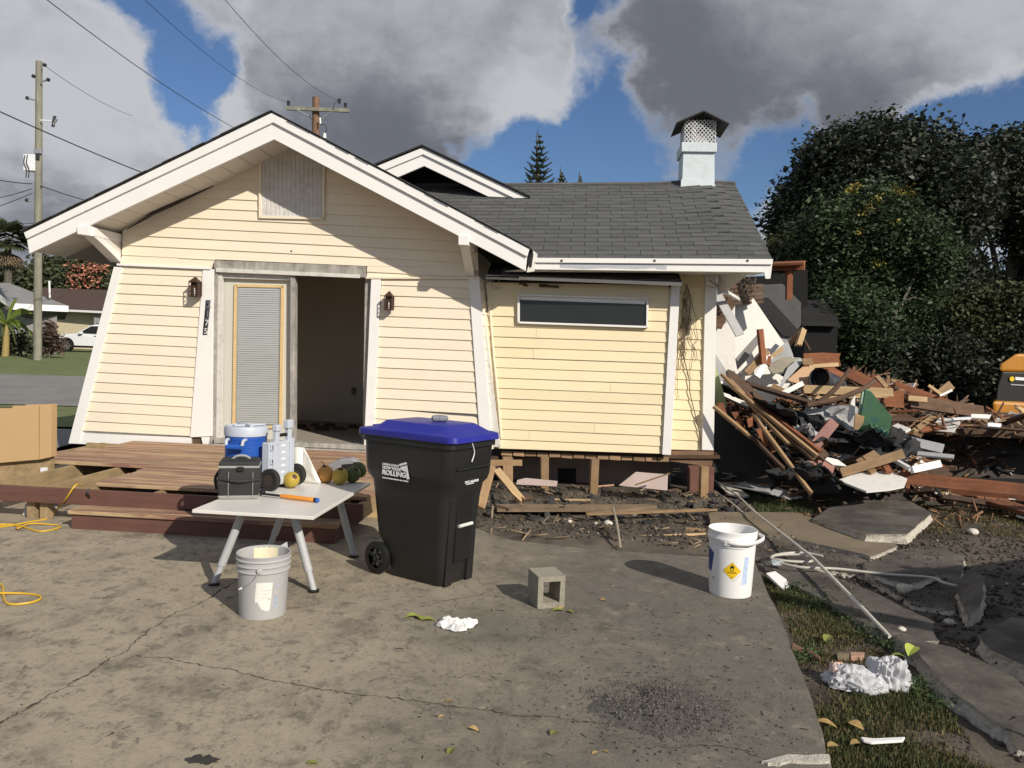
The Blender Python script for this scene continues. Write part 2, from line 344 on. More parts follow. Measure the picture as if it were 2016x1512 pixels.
# concrete material: tan, with worn dark grime, fine speckle and greyer damp cement towards the broken edge
def concrete_mat():
    m = bpy.data.materials.new('driveway_concrete'); m.use_nodes = True; t = m.node_tree; NN = t.nodes; LL = t.links; b = NN['Principled BSDF']
    b.inputs['Roughness'].default_value = 0.9; b.inputs['Specular IOR Level'].default_value = 0.25
    ge = NN.new('ShaderNodeNewGeometry'); P = ge.outputs['Position']
    def noi(s, d, r=0.6, vec=P, dist=0.0):
        n = NN.new('ShaderNodeTexNoise'); n.inputs['Scale'].default_value = s; n.inputs['Detail'].default_value = d; n.inputs['Roughness'].default_value = r; n.inputs['Distortion'].default_value = dist; LL.new(vec, n.inputs['Vector']); return n.outputs[0]
    def rng(v, a_, b_, lo, hi, sm=False):
        r = NN.new('ShaderNodeMapRange'); r.interpolation_type = 'SMOOTHSTEP' if sm else 'LINEAR'; LL.new(v, r.inputs[0])
        for i, x in enumerate((a_, b_, lo, hi)): r.inputs[i + 1].default_value = x
        return r.outputs[0]
    def mixc(f, c1, c2):
        x = NN.new('ShaderNodeMix'); x.data_type = 'RGBA'
        LL.new(f, x.inputs[0])
        for i, c in ((6, c1), (7, c2)):
            if isinstance(c, tuple): x.inputs[i].default_value = (*c, 1)
            else: LL.new(c, x.inputs[i])
        return x.outputs[2]
    def op(o, a_, b_):
        x = NN.new('ShaderNodeMath'); x.operation = o
        for i, v in enumerate((a_, b_)):
            if isinstance(v, (int, float)): x.inputs[i].default_value = v
            else: LL.new(v, x.inputs[i])
        return x.outputs[0]
    sp = NN.new('ShaderNodeSeparateXYZ'); LL.new(P, sp.inputs[0])
    big = noi(0.55, 5, 0.55); damp = rng(op('ADD', op('MULTIPLY', sp.outputs[0], 0.30), big), 0.05, 0.80, 0, 1, True)
    c = mixc(damp, (0.355, 0.30, 0.22), (0.155, 0.138, 0.114))
    mp = NN.new('ShaderNodeMapping'); mp.inputs['Scale'].default_value = (1.2, 1.0, 1); mp.inputs['Rotation'].default_value = (0, 0, 0.25); LL.new(P, mp.inputs[0])
    st = noi(2.1, 9, 0.68, mp.outputs[0], 0.4); c = mixc(rng(st, 0.46, 0.72, 0, 0.7, True), c, (0.105, 0.092, 0.074))
    c = mixc(rng(noi(7.5, 8, 0.75, mp.outputs[0]), 0.52, 0.70, 0, 0.7), c, (0.075, 0.065, 0.052)); c = mixc(rng(noi(22, 7, 0.75, mp.outputs[0]), 0.56, 0.70, 0, 0.6), c, (0.065, 0.057, 0.046)); c = mixc(rng(noi(4.2, 8, 0.7), 0.55, 0.72, 0, 0.4), c, (0.44, 0.37, 0.27))
    c = mixc(rng(noi(1.3, 6, 0.6), 0.60, 0.75, 0, 0.35), c, (0.42, 0.35, 0.25))
    c = mixc(rng(noi(5.3, 10, 0.78, mp.outputs[0], 0.3), 0.545, 0.60, 0, 0.55), c, (0.10, 0.088, 0.07)); c = mixc(rng(noi(12.5, 10, 0.8, mp.outputs[0]), 0.565, 0.61, 0, 0.6), c, (0.075, 0.066, 0.053)); c = mixc(rng(noi(9.0, 10, 0.8), 0.60, 0.64, 0, 0.5), c, (0.46, 0.40, 0.31))
    c = mixc(rng(noi(48, 4, 0.7), 0.62, 0.72, 0, 0.55), c, (0.07, 0.062, 0.05))
    c = mixc(rng(noi(110, 2, 0.6), 0.66, 0.74, 0, 0.5), c, (0.5, 0.45, 0.38))
    # mossy film where paint was washed out beside the crumpled paper
    gp = G(930, 1235); vd = NN.new('ShaderNodeVectorMath'); vd.operation = 'DISTANCE'; LL.new(P, vd.inputs[0]); vd.inputs[1].default_value = gp
    gf = op('MULTIPLY', rng(op('ADD', vd.outputs['Value'], op('MULTIPLY', noi(3, 5), 0.5)), 0.35, 0.75, 0.45, 0, True), 1.0); c = mixc(gf, c, (0.085, 0.095, 0.07))
    LL.new(c, b.inputs['Base Color'])
    bp = NN.new('ShaderNodeBump'); bp.inputs['Strength'].default_value = 0.8; bp.inputs['Distance'].default_value = 0.01
    hh = op('ADD', op('MULTIPLY', noi(60, 5, 0.7), 0.5), op('MULTIPLY', st, 1.0)); LL.new(hh, bp.inputs['Height']); LL.new(bp.outputs[0], b.inputs['Normal'])
    return m
m_conc = concrete_mat()
drive = mb.build('driveway', m_conc); tag(drive, kind='structure')
# cracks: thin dark fissures with crumbling width
m_crack = M('crack_dirt', (0.06, 0.05, 0.04), 0.95, 0.3, 20)
def crack(pix, wid, z=0.003):
    path = smooth_path([G(*p) for p in pix], 40); vs = []; fs = []
    for i, p in enumerate(path):
        t = (path[min(i + 1, len(path) - 1)] - path[max(0, i - 1)]).normalized(); nn = Vector((-t.y, t.x, 0))
        o = 0.024 * mnoise.noise((p.x * 7, p.y * 7, 1)) + 0.016 * mnoise.noise((p.x * 31, p.y * 31, 1)) + .006 * mnoise.noise((p.x * 90, p.y * 90, 1)); w_ = wid * .75 * (0.2 + abs(mnoise.noise((p.x * 23, p.y * 23, 4))) * 2.0)
        vs += [p + nn * (o + w_) + Vector((0, 0, z)), p + nn * (o - w_) + Vector((0, 0, z))]
    for i in range(len(path) - 1): fs.append((2 * i, 2 * i + 1, 2 * i + 3, 2 * i + 2))
    return MB().add(vs, fs).build('crack', m_crack, drive)
crack([(0, 1428), (60, 1390), (150, 1340), (250, 1280), (330, 1215), (400, 1185), (470, 1140)], 0.0075)
crack([(270, 1290), (400, 1310), (560, 1345), (740, 1372), (870, 1385), (1000, 1405), (1190, 1425), (1290, 1450)], 0.0045)
crack([(830, 1195), (900, 1180), (950, 1172), (1010, 1180)], 0.0035)
crack([(1270, 1475), (1420, 1470), (1500, 1490)], 0.005)

# ---- far side: lawn, road, kerb grass on the left
m_lawn = M('lawn_ground', (0.125, 0.15, 0.05), 0.95, 0.3, 2.2, 0.6, 18, dirt=(0.16, 0.14, 0.07, 0.6), dscale=0.7, dth=(0.5, 0.75), world=True, detail=8)
m_road = M('old_asphalt', (0.21, 0.20, 0.185), 0.95, 0.12, 1.2, 0.3, 60, dirt=(0.12, 0.11, 0.1, 0.5), dscale=0.8, world=True)
def strip_sheet(name, y0, y1, dz, m, slope=0.03, x0=-130, x1=60):
    n = 60; vs = []; fs = []
    cols = [y0 + (y1 - y0) * k / 8 for k in range(9)]
    for i in range(n + 1):
        x = x0 + (x1 - x0) * i / n
        for y in cols: vs.append((x, y + slope * (x + 9), -0.075 + 0.33 * sst(13.5, 27, y + slope * (x + 9)) + dz))
    for i in range(n):
        for k in range(8): fs.append((i * 9 + k, i * 9 + k + 1, (i + 1) * 9 + k + 1, (i + 1) * 9 + k))
    o = MB().add(vs, fs).build(name, m, smooth=True); return tag(o, kind='structure')
# left-hand ground is higher by a hand there, so the sheets lie clear of the soil
strip_sheet('grass_verge', 13.2, 16.4, 0.075, m_lawn, 0.05)
strip_sheet('road', 16.4, 23.4, 0.09, m_road, 0.05)
strip_sheet('lawn', 23.4, 90, 0.075, m_lawn, 0.05)
MB().prism([(-14.5, 9.2, 0.0), (-6.2, 9.2, 0), (-6.2, 12.9, 0), (-14.5, 12.9, 0)], (0, 0, 0.012)).build('side_pavement', m_road)
tag(bpy.data.objects['side_pavement'], kind='structure')

# ---- grass blades (stuff) where the photograph shows tufts
def blades(name, poly, n, h, m, label, clump=0.55, zoff=0.0):
    pts = scatter_poly(poly, int(n * 2.6)); V = []; Fc = []
    for (x, y) in pts:
        if mnoise.noise((x * 2.3, y * 2.3, 9)) + 0.35 * mnoise.noise((x * 7, y * 7, 3)) + random.uniform(-.35, .35) < clump - 0.55: continue
        z = tz(x, y) + zoff; a_ = random.uniform(0, 6.28); hh = h * random.uniform(0.4, 1.25); w_ = random.uniform(0.002, 0.0045)
        lx, ly = random.uniform(-.5, .5) * hh, random.uniform(-.5, .5) * hh; k = len(V); c, s_ = math.cos(a_) * w_, math.sin(a_) * w_
        V += [(x - c, y - s_, z - .01), (x + c, y + s_, z - .01), (x + lx * .5 + c * .7, y + ly * .5 + s_ * .7, z + hh * .62), (x + lx, y + ly, z + hh)]
        Fc += [(k, k + 1, k + 2), (k, k + 2, k + 3)]
    o = pts_mesh(name, V, Fc, m); return tag(o, label, 'grass', kind='stuff')
m_gr = M('grass_blade', (0.062, 0.080, 0.026), 0.7, 0.2, 5, island=0.45, trans=0.25)
m_gr2 = M('grass_blade_dry', (0.15, 0.12, 0.055), 0.8, 0.2, 5, island=0.45, trans=0.2)
pg = [G(*p, -0.07) for p in ((1470, 980), (1560, 935), (1700, 930), (1860, 985), (1830, 1005), (1690, 985), (1560, 1020), (1490, 1010))]
blades('grass', pg, 9000, 0.055, m_gr, 'short green grass in front of the demolition heap', 0.42)
ps = [G(*p, -0.07) for p in ((1500, 1130), (1560, 1150), (1640, 1190), (1740, 1280), (1830, 1360), (1960, 1512), (2016, 1600), (1660, 1600), (1640, 1512), (1560, 1255))]
blades('grass', ps, 7500, 0.036, m_gr, 'grass and weeds in the strip beside the driveway slab', 0.66)
blades('dry_grass', ps, 9000, 0.026, m_gr2, 'dry grass stalks in the strip beside the driveway slab', 0.50)
pg2 = [G(*p, -0.07) for p in ((1760, 990), (2016, 1000), (2016, 1060), (1820, 1050))]
blades('dry_grass', pg2, 2500, 0.04, m_gr2, 'sparse dry grass behind the broken slabs on the right', 0.42)

# ---- crumbs of soil, mortar and splinters
def crumbs(name, poly, n, smin, smax, m, label, zf=None, fall=None, cat='rubble'):
    pts = scatter_poly(poly, n); V = []; Fc = []
    base_v = np.array([(1, 0, 0), (-1, 0, 0), (0, 1, 0), (0, -1, 0), (0, 0, 1), (0, 0, -1)], dtype=float); base_f = np.array([(0, 2, 4), (2, 1, 4), (1, 3, 4), (3, 0, 4), (2, 0, 5), (1, 2, 5), (3, 1, 5), (0, 3, 5)])
    for (x, y) in pts:
        s_ = smin + (smax - smin) * random.random() ** 5; v = base_v * np.random.uniform(0.6, 1.3, (6, 3)) * s_ * np.array([1, 1, 0.7]) + np.random.uniform(-.25, .25, (6, 3)) * s_
        a_ = random.uniform(0, 6.28); c, sn = math.cos(a_), math.sin(a_); v = np.stack([v[:, 0] * c - v[:, 1] * sn, v[:, 0] * sn + v[:, 1] * c, v[:, 2]], 1)
        z = (zf(x, y) if zf else tz(x, y)) + s_ * 0.3; k = len(V); V += list(v + np.array([x, y, z])); Fc += list(base_f + k)
    o = pts_mesh(name, V, Fc, m); return tag(o, label, cat, kind='stuff')
m_crumb = M('soil_crumb', (0.07, 0.057, 0.044), 0.95, 0.3, 20, island=0.5)
m_mort = M('mortar_crumb', (0.40, 0.37, 0.32), 0.95, 0.2, 20, island=0.45)
pd = [G(*p, -0.07) for p in ((930, 1045), (960, 970), (1420, 960), (1480, 1020), (1480, 1095), (1300, 1085), (1010, 1060))]
crumbs('soil_crumbs', pd, 9000, 0.002, 0.022, m_crumb, 'crumbled dark soil along the dug up strip before the house')
crumbs('mortar_crumbs', pd, 500, 0.002, 0.012, m_mort, 'pale mortar bits strewn over the dug up strip')
crumbs('soil_crumbs', ps, 5000, 0.002, 0.012, m_crumb, 'soil crumbs in the weedy strip beside the driveway')
pr = [G(*p, -0.07) for p in ((1640, 1040), (1900, 1000), (2050, 1010), (2100, 1512), (2016, 1512), (1830, 1330), (1600, 1150))]
crumbs('soil_crumbs', pr, 9000, 0.002, 0.025, m_crumb, 'loose soil around the broken slabs on the right')
crumbs('soil_crumbs', [G(*p, 0) for p in ((1480, 1070), (1620, 1010), (1800, 1000), (1840, 1060), (1900, 1250), (2100, 1400), (2100, 1500), (1850, 1300), (1600, 1140))], 5000, 0.002, 0.014, m_crumb, 'soil crumbs lying on the broken slabs', lambda x, y: random.choice((-.02, -.03, -.035)))
crumbs('mortar_crumbs', pr, 300, 0.002, 0.016, m_mort, 'pale concrete chips around the broken slabs on the right')
# loose grey sand heap spilt on the driveway
hc = G(1300, 1395); hr = 0.36
m_sand = M('grey_gravel_sand', (0.128, 0.115, 0.099), 0.95, 0.3, 20, island=0.28)
def heap(x, y):
    dx, dy = (x - hc.x) / 0.5, (y - hc.y) / 0.42; r = math.hypot(dx, dy)
    return 0.002 + 0.045 * math.exp(-(r * 1.8) ** 2) * (1 + 0.5 * mnoise.noise((x * 7, y * 7, 1))) - 0.035 * math.exp(-((x - hc.x + 0.10) ** 2 + (y - hc.y - 0.10) ** 2) / 0.006)
hv = []; hf = []; nn_ = 48
for i in range(nn_ + 1):
    for j in range(nn_ + 1):
        x = hc.x + (i / nn_ - .5) * 1.1; y = hc.y + (j / nn_ - .5) * 1.0; hv.append((x, y, max(-0.02, heap(x, y) - 0.015 + 0.006 * mnoise.noise((x * 30, y * 30, 0)))))
for i in range(nn_):
    for j in range(nn_): hf.append((i * (nn_ + 1) + j, (i + 1) * (nn_ + 1) + j, (i + 1) * (nn_ + 1) + j + 1, i * (nn_ + 1) + j + 1))
hp_ = [(hc.x + 0.62 * math.cos(k * .52) * random.uniform(.7, 1.2), hc.y + 0.5 * math.sin(k * .52) * random.uniform(.7, 1.2)) for k in range(12)]
sh = MB().add(hv, hf).build('sand_heap', m_sand, smooth=True); tag(sh, 'heap of loose grey sand and grit on the driveway', 'sand', kind='stuff')
def gauss_pts(n, sx, sy): return [(hc.x + random.gauss(0, sx), hc.y + random.gauss(0, sy)) for _ in range(n)]
_sp = scatter_poly
scatter_poly = lambda poly, n: gauss_pts(n, .16, .17)
crumbs('grit', None, 5200, 0.0012, 0.008, m_sand, 'coarse grey grit lying over the sand heap', lambda x, y: max(0, heap(x, y)))
scatter_poly = lambda poly, n: gauss_pts(n, .36, .27)
crumbs('grit', None, 1500, 0.001, 0.006, m_sand, 'fine grey grit scattered round the sand heap', lambda x, y: max(0, heap(x, y)))
scatter_poly = _sp
# fine litter on the driveway: splinters, bark, seed husks
m_lit = M('dark_splinter', (0.06, 0.045, 0.032), 0.9, 0.3, 9, island=0.5)
V = []; Fc = []
pl = [(p.x, p.y) for p in (G(40, 1100), G(500, 1230), G(1470, 1120), G(1600, 1440), G(1500, 1512), G(0, 1512))]
for (x, y) in scatter_poly(pl, 260) + scatter_poly([(p.x, p.y) for p in (G(900, 1230), G(1480, 1180), G(1600, 1440), G(1500, 1500), G(760, 1512))], 300):
    if y < 1.6: continue
    l_ = random.choice([.002, .002, .003, .004, .005, .008, .016]) * random.uniform(.6, 1.3); w_ = random.uniform(.001, .0025); a_ = random.uniform(0, 6.28); d = Vector((math.cos(a_), math.sin(a_), 0)); nn = Vector((-d.y, d.x, 0)); p = Vector((x, y, 0.002)); k = len(V)
    V += [p - d * l_ - nn * w_, p + d * l_ - nn * w_, p + d * l_ + nn * w_, p - d * l_ + nn * w_, p - d * l_ * .8 + Vector((0, 0, w_ * 1.6)), p + d * l_ * .8 + Vector((0, 0, w_ * 1.6))]
    Fc += [(k, k + 1, k + 5), (k, k + 5, k + 4), (k + 2, k + 3, k + 4), (k + 2, k + 4, k + 5), (k + 1, k + 2, k + 5), (k + 3, k, k + 4)]
tag(pts_mesh('splinters', [tuple(v) for v in V], Fc, m_lit), 'tiny dark splinters and husks littering the driveway', 'litter', kind='stuff')

# pale snapped edge near the bottom right corner of the driveway
fp = [G(*p, .012) for p in ((1500, 1498), (1528, 1490), (1552, 1484.5), (1590, 1487), (1631, 1485), (1632, 1497), (1590, 1499), (1556, 1497), (1535, 1504), (1512, 1503))]
m_fr0 = M('snapped_edge', (.52, .48, .41), .95, .25, 45, 1.0, 90, dirt=(.25, .22, .18, .6), dscale=30)
fpj = []
for i in range(len(fp)): fpj += jag(fp[i], fp[(i + 1) % len(fp)], 5, .010)
MB().prism(fpj, (0, 0, -.03)).build('snapped_edge', m_fr0, drive)
# ================================================================ the house
YAW = R(5.0)
E_U = Vector((math.cos(YAW), -math.sin(YAW), 0)); E_W = Vector((math.sin(YAW), math.cos(YAW), 0)); E_Z = Vector((0, 0, 1))
DECKZ = 0.32
HO = G(550, 880, DECKZ); HO.z = 0
house = thing('house', 'half demolished cream clapboard cottage with white trim and open front door', 'house', HO, -YAW)
def lw(u, w, z): return HO + E_U * u + E_W * w + E_Z * z
def hp(px, py, w):                             # pixel on the house plane w -> local (u, w, z)
    d = ray(px, py); t = (w - (CAM - HO).dot(E_W)) / d.dot(E_W); p = CAM + d * t - HO
    return Vector((p.dot(E_U), w, p.z))
def H2(px, py, w): v = hp(px, py, w); return (v.x, v.z)
def hb(mb, name, m, parent=None, **k): return mb.build(name, m, parent or house, world=False, **k)
def hprism(name, pix, w, th, m, parent=None, **k):   # outline on plane w, thickness towards the viewer
    poly = [hp(p[0], p[1], w) for p in pix]
    return hb(MB().prism(poly, (0, -th, 0)), name, m, parent, **k)
def panel(name, uz, w, th, m, parent=None, **k):
    return hb(MB().prism([(u, w, z) for u, z in uz], (0, -th, 0)), name, m, parent, **k)
def siding(poly, w, z0, h, slope, parent, name='siding_board', skip=(), droop=None, mat_=None, proud=0.006):
    us = [p[0] for p in poly]; zs = [p[1] for p in poly]; uref = min(us)
    f = lambda u, z: z - slope * (u - uref)
    vals = [f(*p) for p in poly]; k0 = math.floor((min(vals) - z0) / h); k1 = math.ceil((max(vals) - z0) / h)
    for k in range(k0, k1):
        a = z0 + k * h; b = a + h
        q = clip(poly, -slope, 1, slope * uref - a); q = clip(q, slope, -1, -slope * uref + b) if q else q
        if not q or len(q) < 3: continue
        if max(p[1] for p in q) - min(p[1] for p in q) < 0.008: continue
        dr = droop.get(k - k0, None) if droop else None
        w_all = max(p[0] for p in q) - min(p[0] for p in q); parts_ = [q]
        if w_all > 1.9 and random.random() < .45:
            us_ = min(p[0] for p in q) + w_all * random.uniform(.2, .8); parts_ = [clip(q, -1, 0, us_ - .0012), clip(q, 1, 0, -us_ - .0012)]
        for q in parts_:
          if len(q) < 3: continue
          vf = []; vb = []
          j = random.uniform(-.0012, .0012)
          for (u, z) in q:
              t = (f(u, z) - a) / h                         # 0 at the bottom edge, 1 at the top
              dz = 0.0
              if dr: dz = -dr * (u - min(us)) / (max(us) - min(us))
              wav = 0.003 * mnoise.noise((u * 1.7, z * 3.1, w))
              vf.append((u, w - proud - 0.014 * (1 - t) + j + wav, z + dz)); vb.append((u, w - proud + 0.004, z + dz))
          n = len(q); mb = MB()
          mb.add(vf + vb, [tuple(range(n))] + [(i, (i + 1) % n, (i + 1) % n + n, i + n) for i in range(n)])
          hb(mb, name, mat_ or m_side, parent)
def lerp2(a, b, t): return (a[0] + (b[0] - a[0]) * t, a[1] + (b[1] - a[1]) * t)
SLOPE_P = lambda p, q, w: (H2(*q, w)[1] - H2(*p, w)[1]) / (H2(*q, w)[0] - H2(*p, w)[0])
BH = 0.1195
# ---------------- front gable wall
sl_g = SLOPE_P((245, 400), (845, 428), 0)
fw = panel('front_wall', [H2(*p, 0.03) for p in ((243, 455), (569, 290), (935, 487), (942, 546), (722, 546), (722, 524), (425, 511), (420, 527), (240, 520))], 0.06, 0.05, m_side)
up = [H2(*p, 0) for p in ((243, 453), (569, 288), (937, 484), (940, 523), (243, 495))]
zb = H2(238, 522, 0)[1]
# upper boards: from the eave line down to the door head
siding([H2(*p, 0) for p in ((243, 452), (569, 288), (940, 482), (942, 527), (725, 524), (425, 511), (242, 505))], 0, zb, BH, sl_g, fw)
siding([H2(*p, 0) for p in ((242, 504), (425, 511), (416, 529), (238, 521))], -0.006, zb, BH, sl_g, fw)
siding([H2(*p, 0) for p in ((724, 524.5), (942, 527), (943, 547), (723, 546))], -0.006, zb, BH, sl_g, fw)
hprism('drip_ledge', ((233, 519), (417, 527.5), (417, 531), (233, 523)), -0.01, 0.035, m_trim, fw)
hprism('drip_ledge', ((722, 545), (945, 546), (945, 549.5), (722, 549)), -0.01, 0.035, m_side, fw)
hprism('nail_stain', ((572, 493), (575, 493), (575, 496), (572, 495)), -0.021, 0.003, m_crack, fw)
# ---------------- left battered pillar
lp = panel('pillar', [H2(*p, 0.03) for p in ((236, 523), (420, 530), (419, 858), (385, 880), (145, 872))], 0.10, 0.08, m_trimd)
sl_l = SLOPE_P((245, 600), (400, 607), 0)
siding([H2(*p, 0) for p in ((243, 524), (403, 531), (378.5, 858), (163, 847))], 0, H2(163, 847, 0)[1], BH, sl_l, lp)
hprism('corner_trim', ((229, 526), (245, 527), (166, 850), (161, 873), (140, 872)), 0.02, 0.055, m_trim, lp, bevel=0.003)
hprism('corner_trim', ((403, 532), (424, 531), (421, 858), (378, 860)), 0.02, 0.05, m_trim, lp, bevel=0.003)
hprism('base_board', ((163, 852), (380, 861), (379, 881), (160, 873)), 0.03, 0.05, m_trim, lp)
hprism('base_board', ((400, 860), (417, 859), (413, 877), (404, 878)), 0.03, 0.05, m_trim, lp)
hprism('dark_gap_panel', ((383, 862), (400, 861), (402, 881), (382, 881)), 0.06, 0.05, m_dark, lp)  # dark panel standing in for the shadowed gap at the pillar foot
# ---------------- right battered pillar
rp = panel('pillar', [H2(*p, 0.03) for p in ((733, 549), (944, 549), (985, 880), (722, 870))], 0.10, 0.08, m_trimd)
sl_r = SLOPE_P((745, 605), (928, 612), 0)
pz = H2(738, 843, 0)[1]
siding([H2(*p, 0) for p in ((752, 549), (925, 550), (951, 838), (738, 836))], 0, pz, BH, sl_r, rp, droop={0: 0.02, 1: 0.055, 2: 0.012})
hprism('corner_trim', ((733, 550), (752, 550), (737, 880), (719, 880)), 0.02, 0.055, m_trim, rp, bevel=0.003)
hprism('corner_trim', ((924, 549), (945, 549), (968, 850), (945, 848)), 0.02, 0.055, m_trim, rp, bevel=0.003)
hprism('base_board', ((738, 838), (946, 848), (944, 872), (736, 868)), 0.03, 0.045, m_trim, rp)
# the pillar's narrow flank, stepping back to the wing, with its conduit
fl = hb(MB().add([hp(945, 549, 0.0), hp(958, 552, 0.2), hp(990, 872, 0.2), hp(968, 885, 0.0), hp(945, 549, 0.03), hp(958, 552, 0.23), hp(990, 872, 0.23), hp(968, 885, 0.03)], [(0, 1, 2, 3), (4, 5, 6, 7), (0, 1, 5, 4), (2, 3, 7, 6), (1, 2, 6, 5), (0, 3, 7, 4)]), 'pillar_flank', m_side, rp)
for k in range(15):
    t0 = k / 15; t1 = t0 + 0.0045
    a0 = hp(945, 549, -.004).lerp(hp(968, 885, -.004), t0); a1 = hp(958, 552, .196).lerp(hp(990, 872, .196), t0); b1 = hp(958, 552, .196).lerp(hp(990, 872, .196), t1 + 0.004); b0 = hp(945, 549, -.004).lerp(hp(968, 885, -.004), t1 + 0.004)
    q = [a0, a1, b1, b0]; hb(MB().prism([Vector(v) + Vector((0.004, 0, 0)) for v in q], (0.010, -0.004, 0)), 'lap_edge', m_side, fl)
hb(MB().tube([hp(958, 560, .1), hp(964, 600, .1), hp(972, 700, .08), hp(982, 800, .08), hp(987, 862, .08)], 0.011, 8), 'conduit', m_side, house, smooth=True)
# ---------------- attic vent
vent = hprism('attic_vent', ((513, 280), (639, 300), (638, 431), (512, 428)), -0.012, 0.012, m_side)
m_vent = M('vent_metal', (0.62, 0.60, 0.57), 0.55, 0.12, 14, 0.1, 30, dirt=(0.38, 0.34, 0.28, 0.6), dscale=10)
for k in range(14):
    x0 = 517 + k * 8.5; hprism('vent_slat', ((x0, 290), (x0 + 5.2, 290), (x0 + 5.2, 426.5 + k * .22), (x0, 426 + k * .22)), -0.024, 0.008, m_vent, vent)
hprism('vent_backing', ((516, 285), (636, 300), (635.5, 428), (515.5, 425)), -0.0235, 0.004, m_vent, vent)
for q in (((511, 280), (516, 280), (516, 430), (511, 429)), ((636, 295), (641, 295), (640, 432), (635, 432)), ((511, 425.5), (640, 428.5), (640, 433), (511, 430))): hprism('vent_frame', q, -0.02, 0.025, m_side, vent)
# ---------------- roof overhang of the front gable
OV = 0.55
A_t, A_s, A_b = (539, 224), (540.5, 243), (542, 276)
Lt, Ls, Lb = (52, 459), (57, 471), (62, 500)
Rt, Rs, Rb = (1043, 491), (1038, 506), (1035, 534)
gr = hprism('barge_board', (A_s, A_b, Lb, Ls), -OV, 0.035, m_trim, bevel=0.003)
hprism('barge_board', (A_s, Rs, Rb, A_b), -OV, 0.035, m_trim, bevel=0.003)
hprism('drip_board', (A_t, A_s, Ls, Lt), -OV - 0.018, 0.045, m_trim, bevel=0.003)
hprism('drip_board', (A_t, Rt, Rs, A_s), -OV - 0.018, 0.045, m_trim, bevel=0.003)
a_t, l_t, r_t = hp(*A_t, -OV), hp(*Lt, -OV), hp(*Rt, -OV)
a_b, l_b, r_b = hp(*A_b, -OV), hp(*Lb, -OV), hp(*Rb, -OV)
GD = 2.6                                                  # roof runs back to meet the main roof
gslL = (a_t.z - l_t.z) / (a_t.x - l_t.x); gslR = (a_t.z - r_t.z) / (r_t.x - a_t.x)
def roof_sheet(name, p, q, th, w0, w1, m, parent=None):
    return hb(MB().prism([(p[0], w0, p[1]), (q[0], w0, q[1]), (q[0], w0, q[1] + th), (p[0], w0, p[1] + th)], (0, w1 - w0, 0)), name, m, parent)
rsL = roof_sheet('gable_roof', (l_t.x - .03, l_t.z - .015), (a_t.x, a_t.z), 0.012, -OV - 0.07, GD + .6, m_shin2)
rsR = roof_sheet('gable_roof', (a_t.x, a_t.z), (r_t.x + .03, r_t.z - .015), 0.012, -OV - 0.07, GD, m_shin2)
# shingle courses over the edge of both slopes
for (rs, p, q) in ((rsL, l_t, a_t), (rsR, r_t, a_t)):
    n = 26
    for k in range(n):
        t0 = k / n - 0.004; t1 = (k + 1.25) / n
        a = p.lerp(q, t0); b = p.lerp(q, min(1, t1)); jw = random.uniform(-.012, .012)
        up1 = 0.013 + 0.008; up2 = 0.013 + 0.002
        hb(MB().prism([(a.x, -OV - .085 + jw, a.z + up2), (b.x, -OV - .085 + jw, b.z + up2 - .002), (b.x, -OV - .085 + jw, b.z + up2 + .004), (a.x, -OV - .085 + jw, a.z + up1)], (0, GD + OV, 0)), 'shingle_course', m_shin, rs)
# soffit panels under the overhang (left slope and right slope)
def soffit(p, q, nseg, w0, w1, drop=0.0):
    for k in range(nseg):
        a = p.lerp(q, k / nseg); b = p.lerp(q, (k + 0.965) / nseg)
        hb(MB().prism([(a.x, w0, a.z + drop), (b.x, w0, b.z + drop), (b.x, w0, b.z + drop + .02), (a.x, w0, a.z + drop + .02)], (0, w1 - w0, 0)), 'soffit_panel', m_soffit)
off = (a_b.z - hp(*A_s, -OV).z) * 0.0 + 0.03
soffit(l_b, a_b, 13, -OV + 0.001, 0.05, off); soffit(a_b, r_b, 13, -OV + 0.001, 0.05, off)
# eave return on the left, beyond the wall
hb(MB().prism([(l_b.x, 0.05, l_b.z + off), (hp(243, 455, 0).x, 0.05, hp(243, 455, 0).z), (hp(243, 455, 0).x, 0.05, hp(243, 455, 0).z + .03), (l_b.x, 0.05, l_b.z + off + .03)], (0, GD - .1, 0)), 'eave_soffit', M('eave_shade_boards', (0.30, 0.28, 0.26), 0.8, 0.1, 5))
hb(MB().prism([(hp(240, 500, 0.05).x, 0.12, 0.55), (hp(240, 500, 0.05).x, 0.12, hp(243, 455, 0).z + .05), (hp(240, 500, 0.05).x + .06, 0.12, hp(243, 455, 0).z + .05), (hp(240, 500, 0.05).x + .06, 0.12, 0.55)], (0, GD, 0)), 'side_wall', m_side)
hb(MB().tube([hp(244, 456, -.02), hp(569, 293, -.02)], 0.012, 6), 'moulding', m_soffit, fw)
# damaged, sagging soffit edge along the left rake
hb(MB().tube([hp(250, 452, -.06), hp(300, 420, -.10), hp(350, 398, -.08), hp(420, 366, -.04)], [0.004, .018, .02, .006], 6), 'torn_soffit_edge', m_crack, fw)
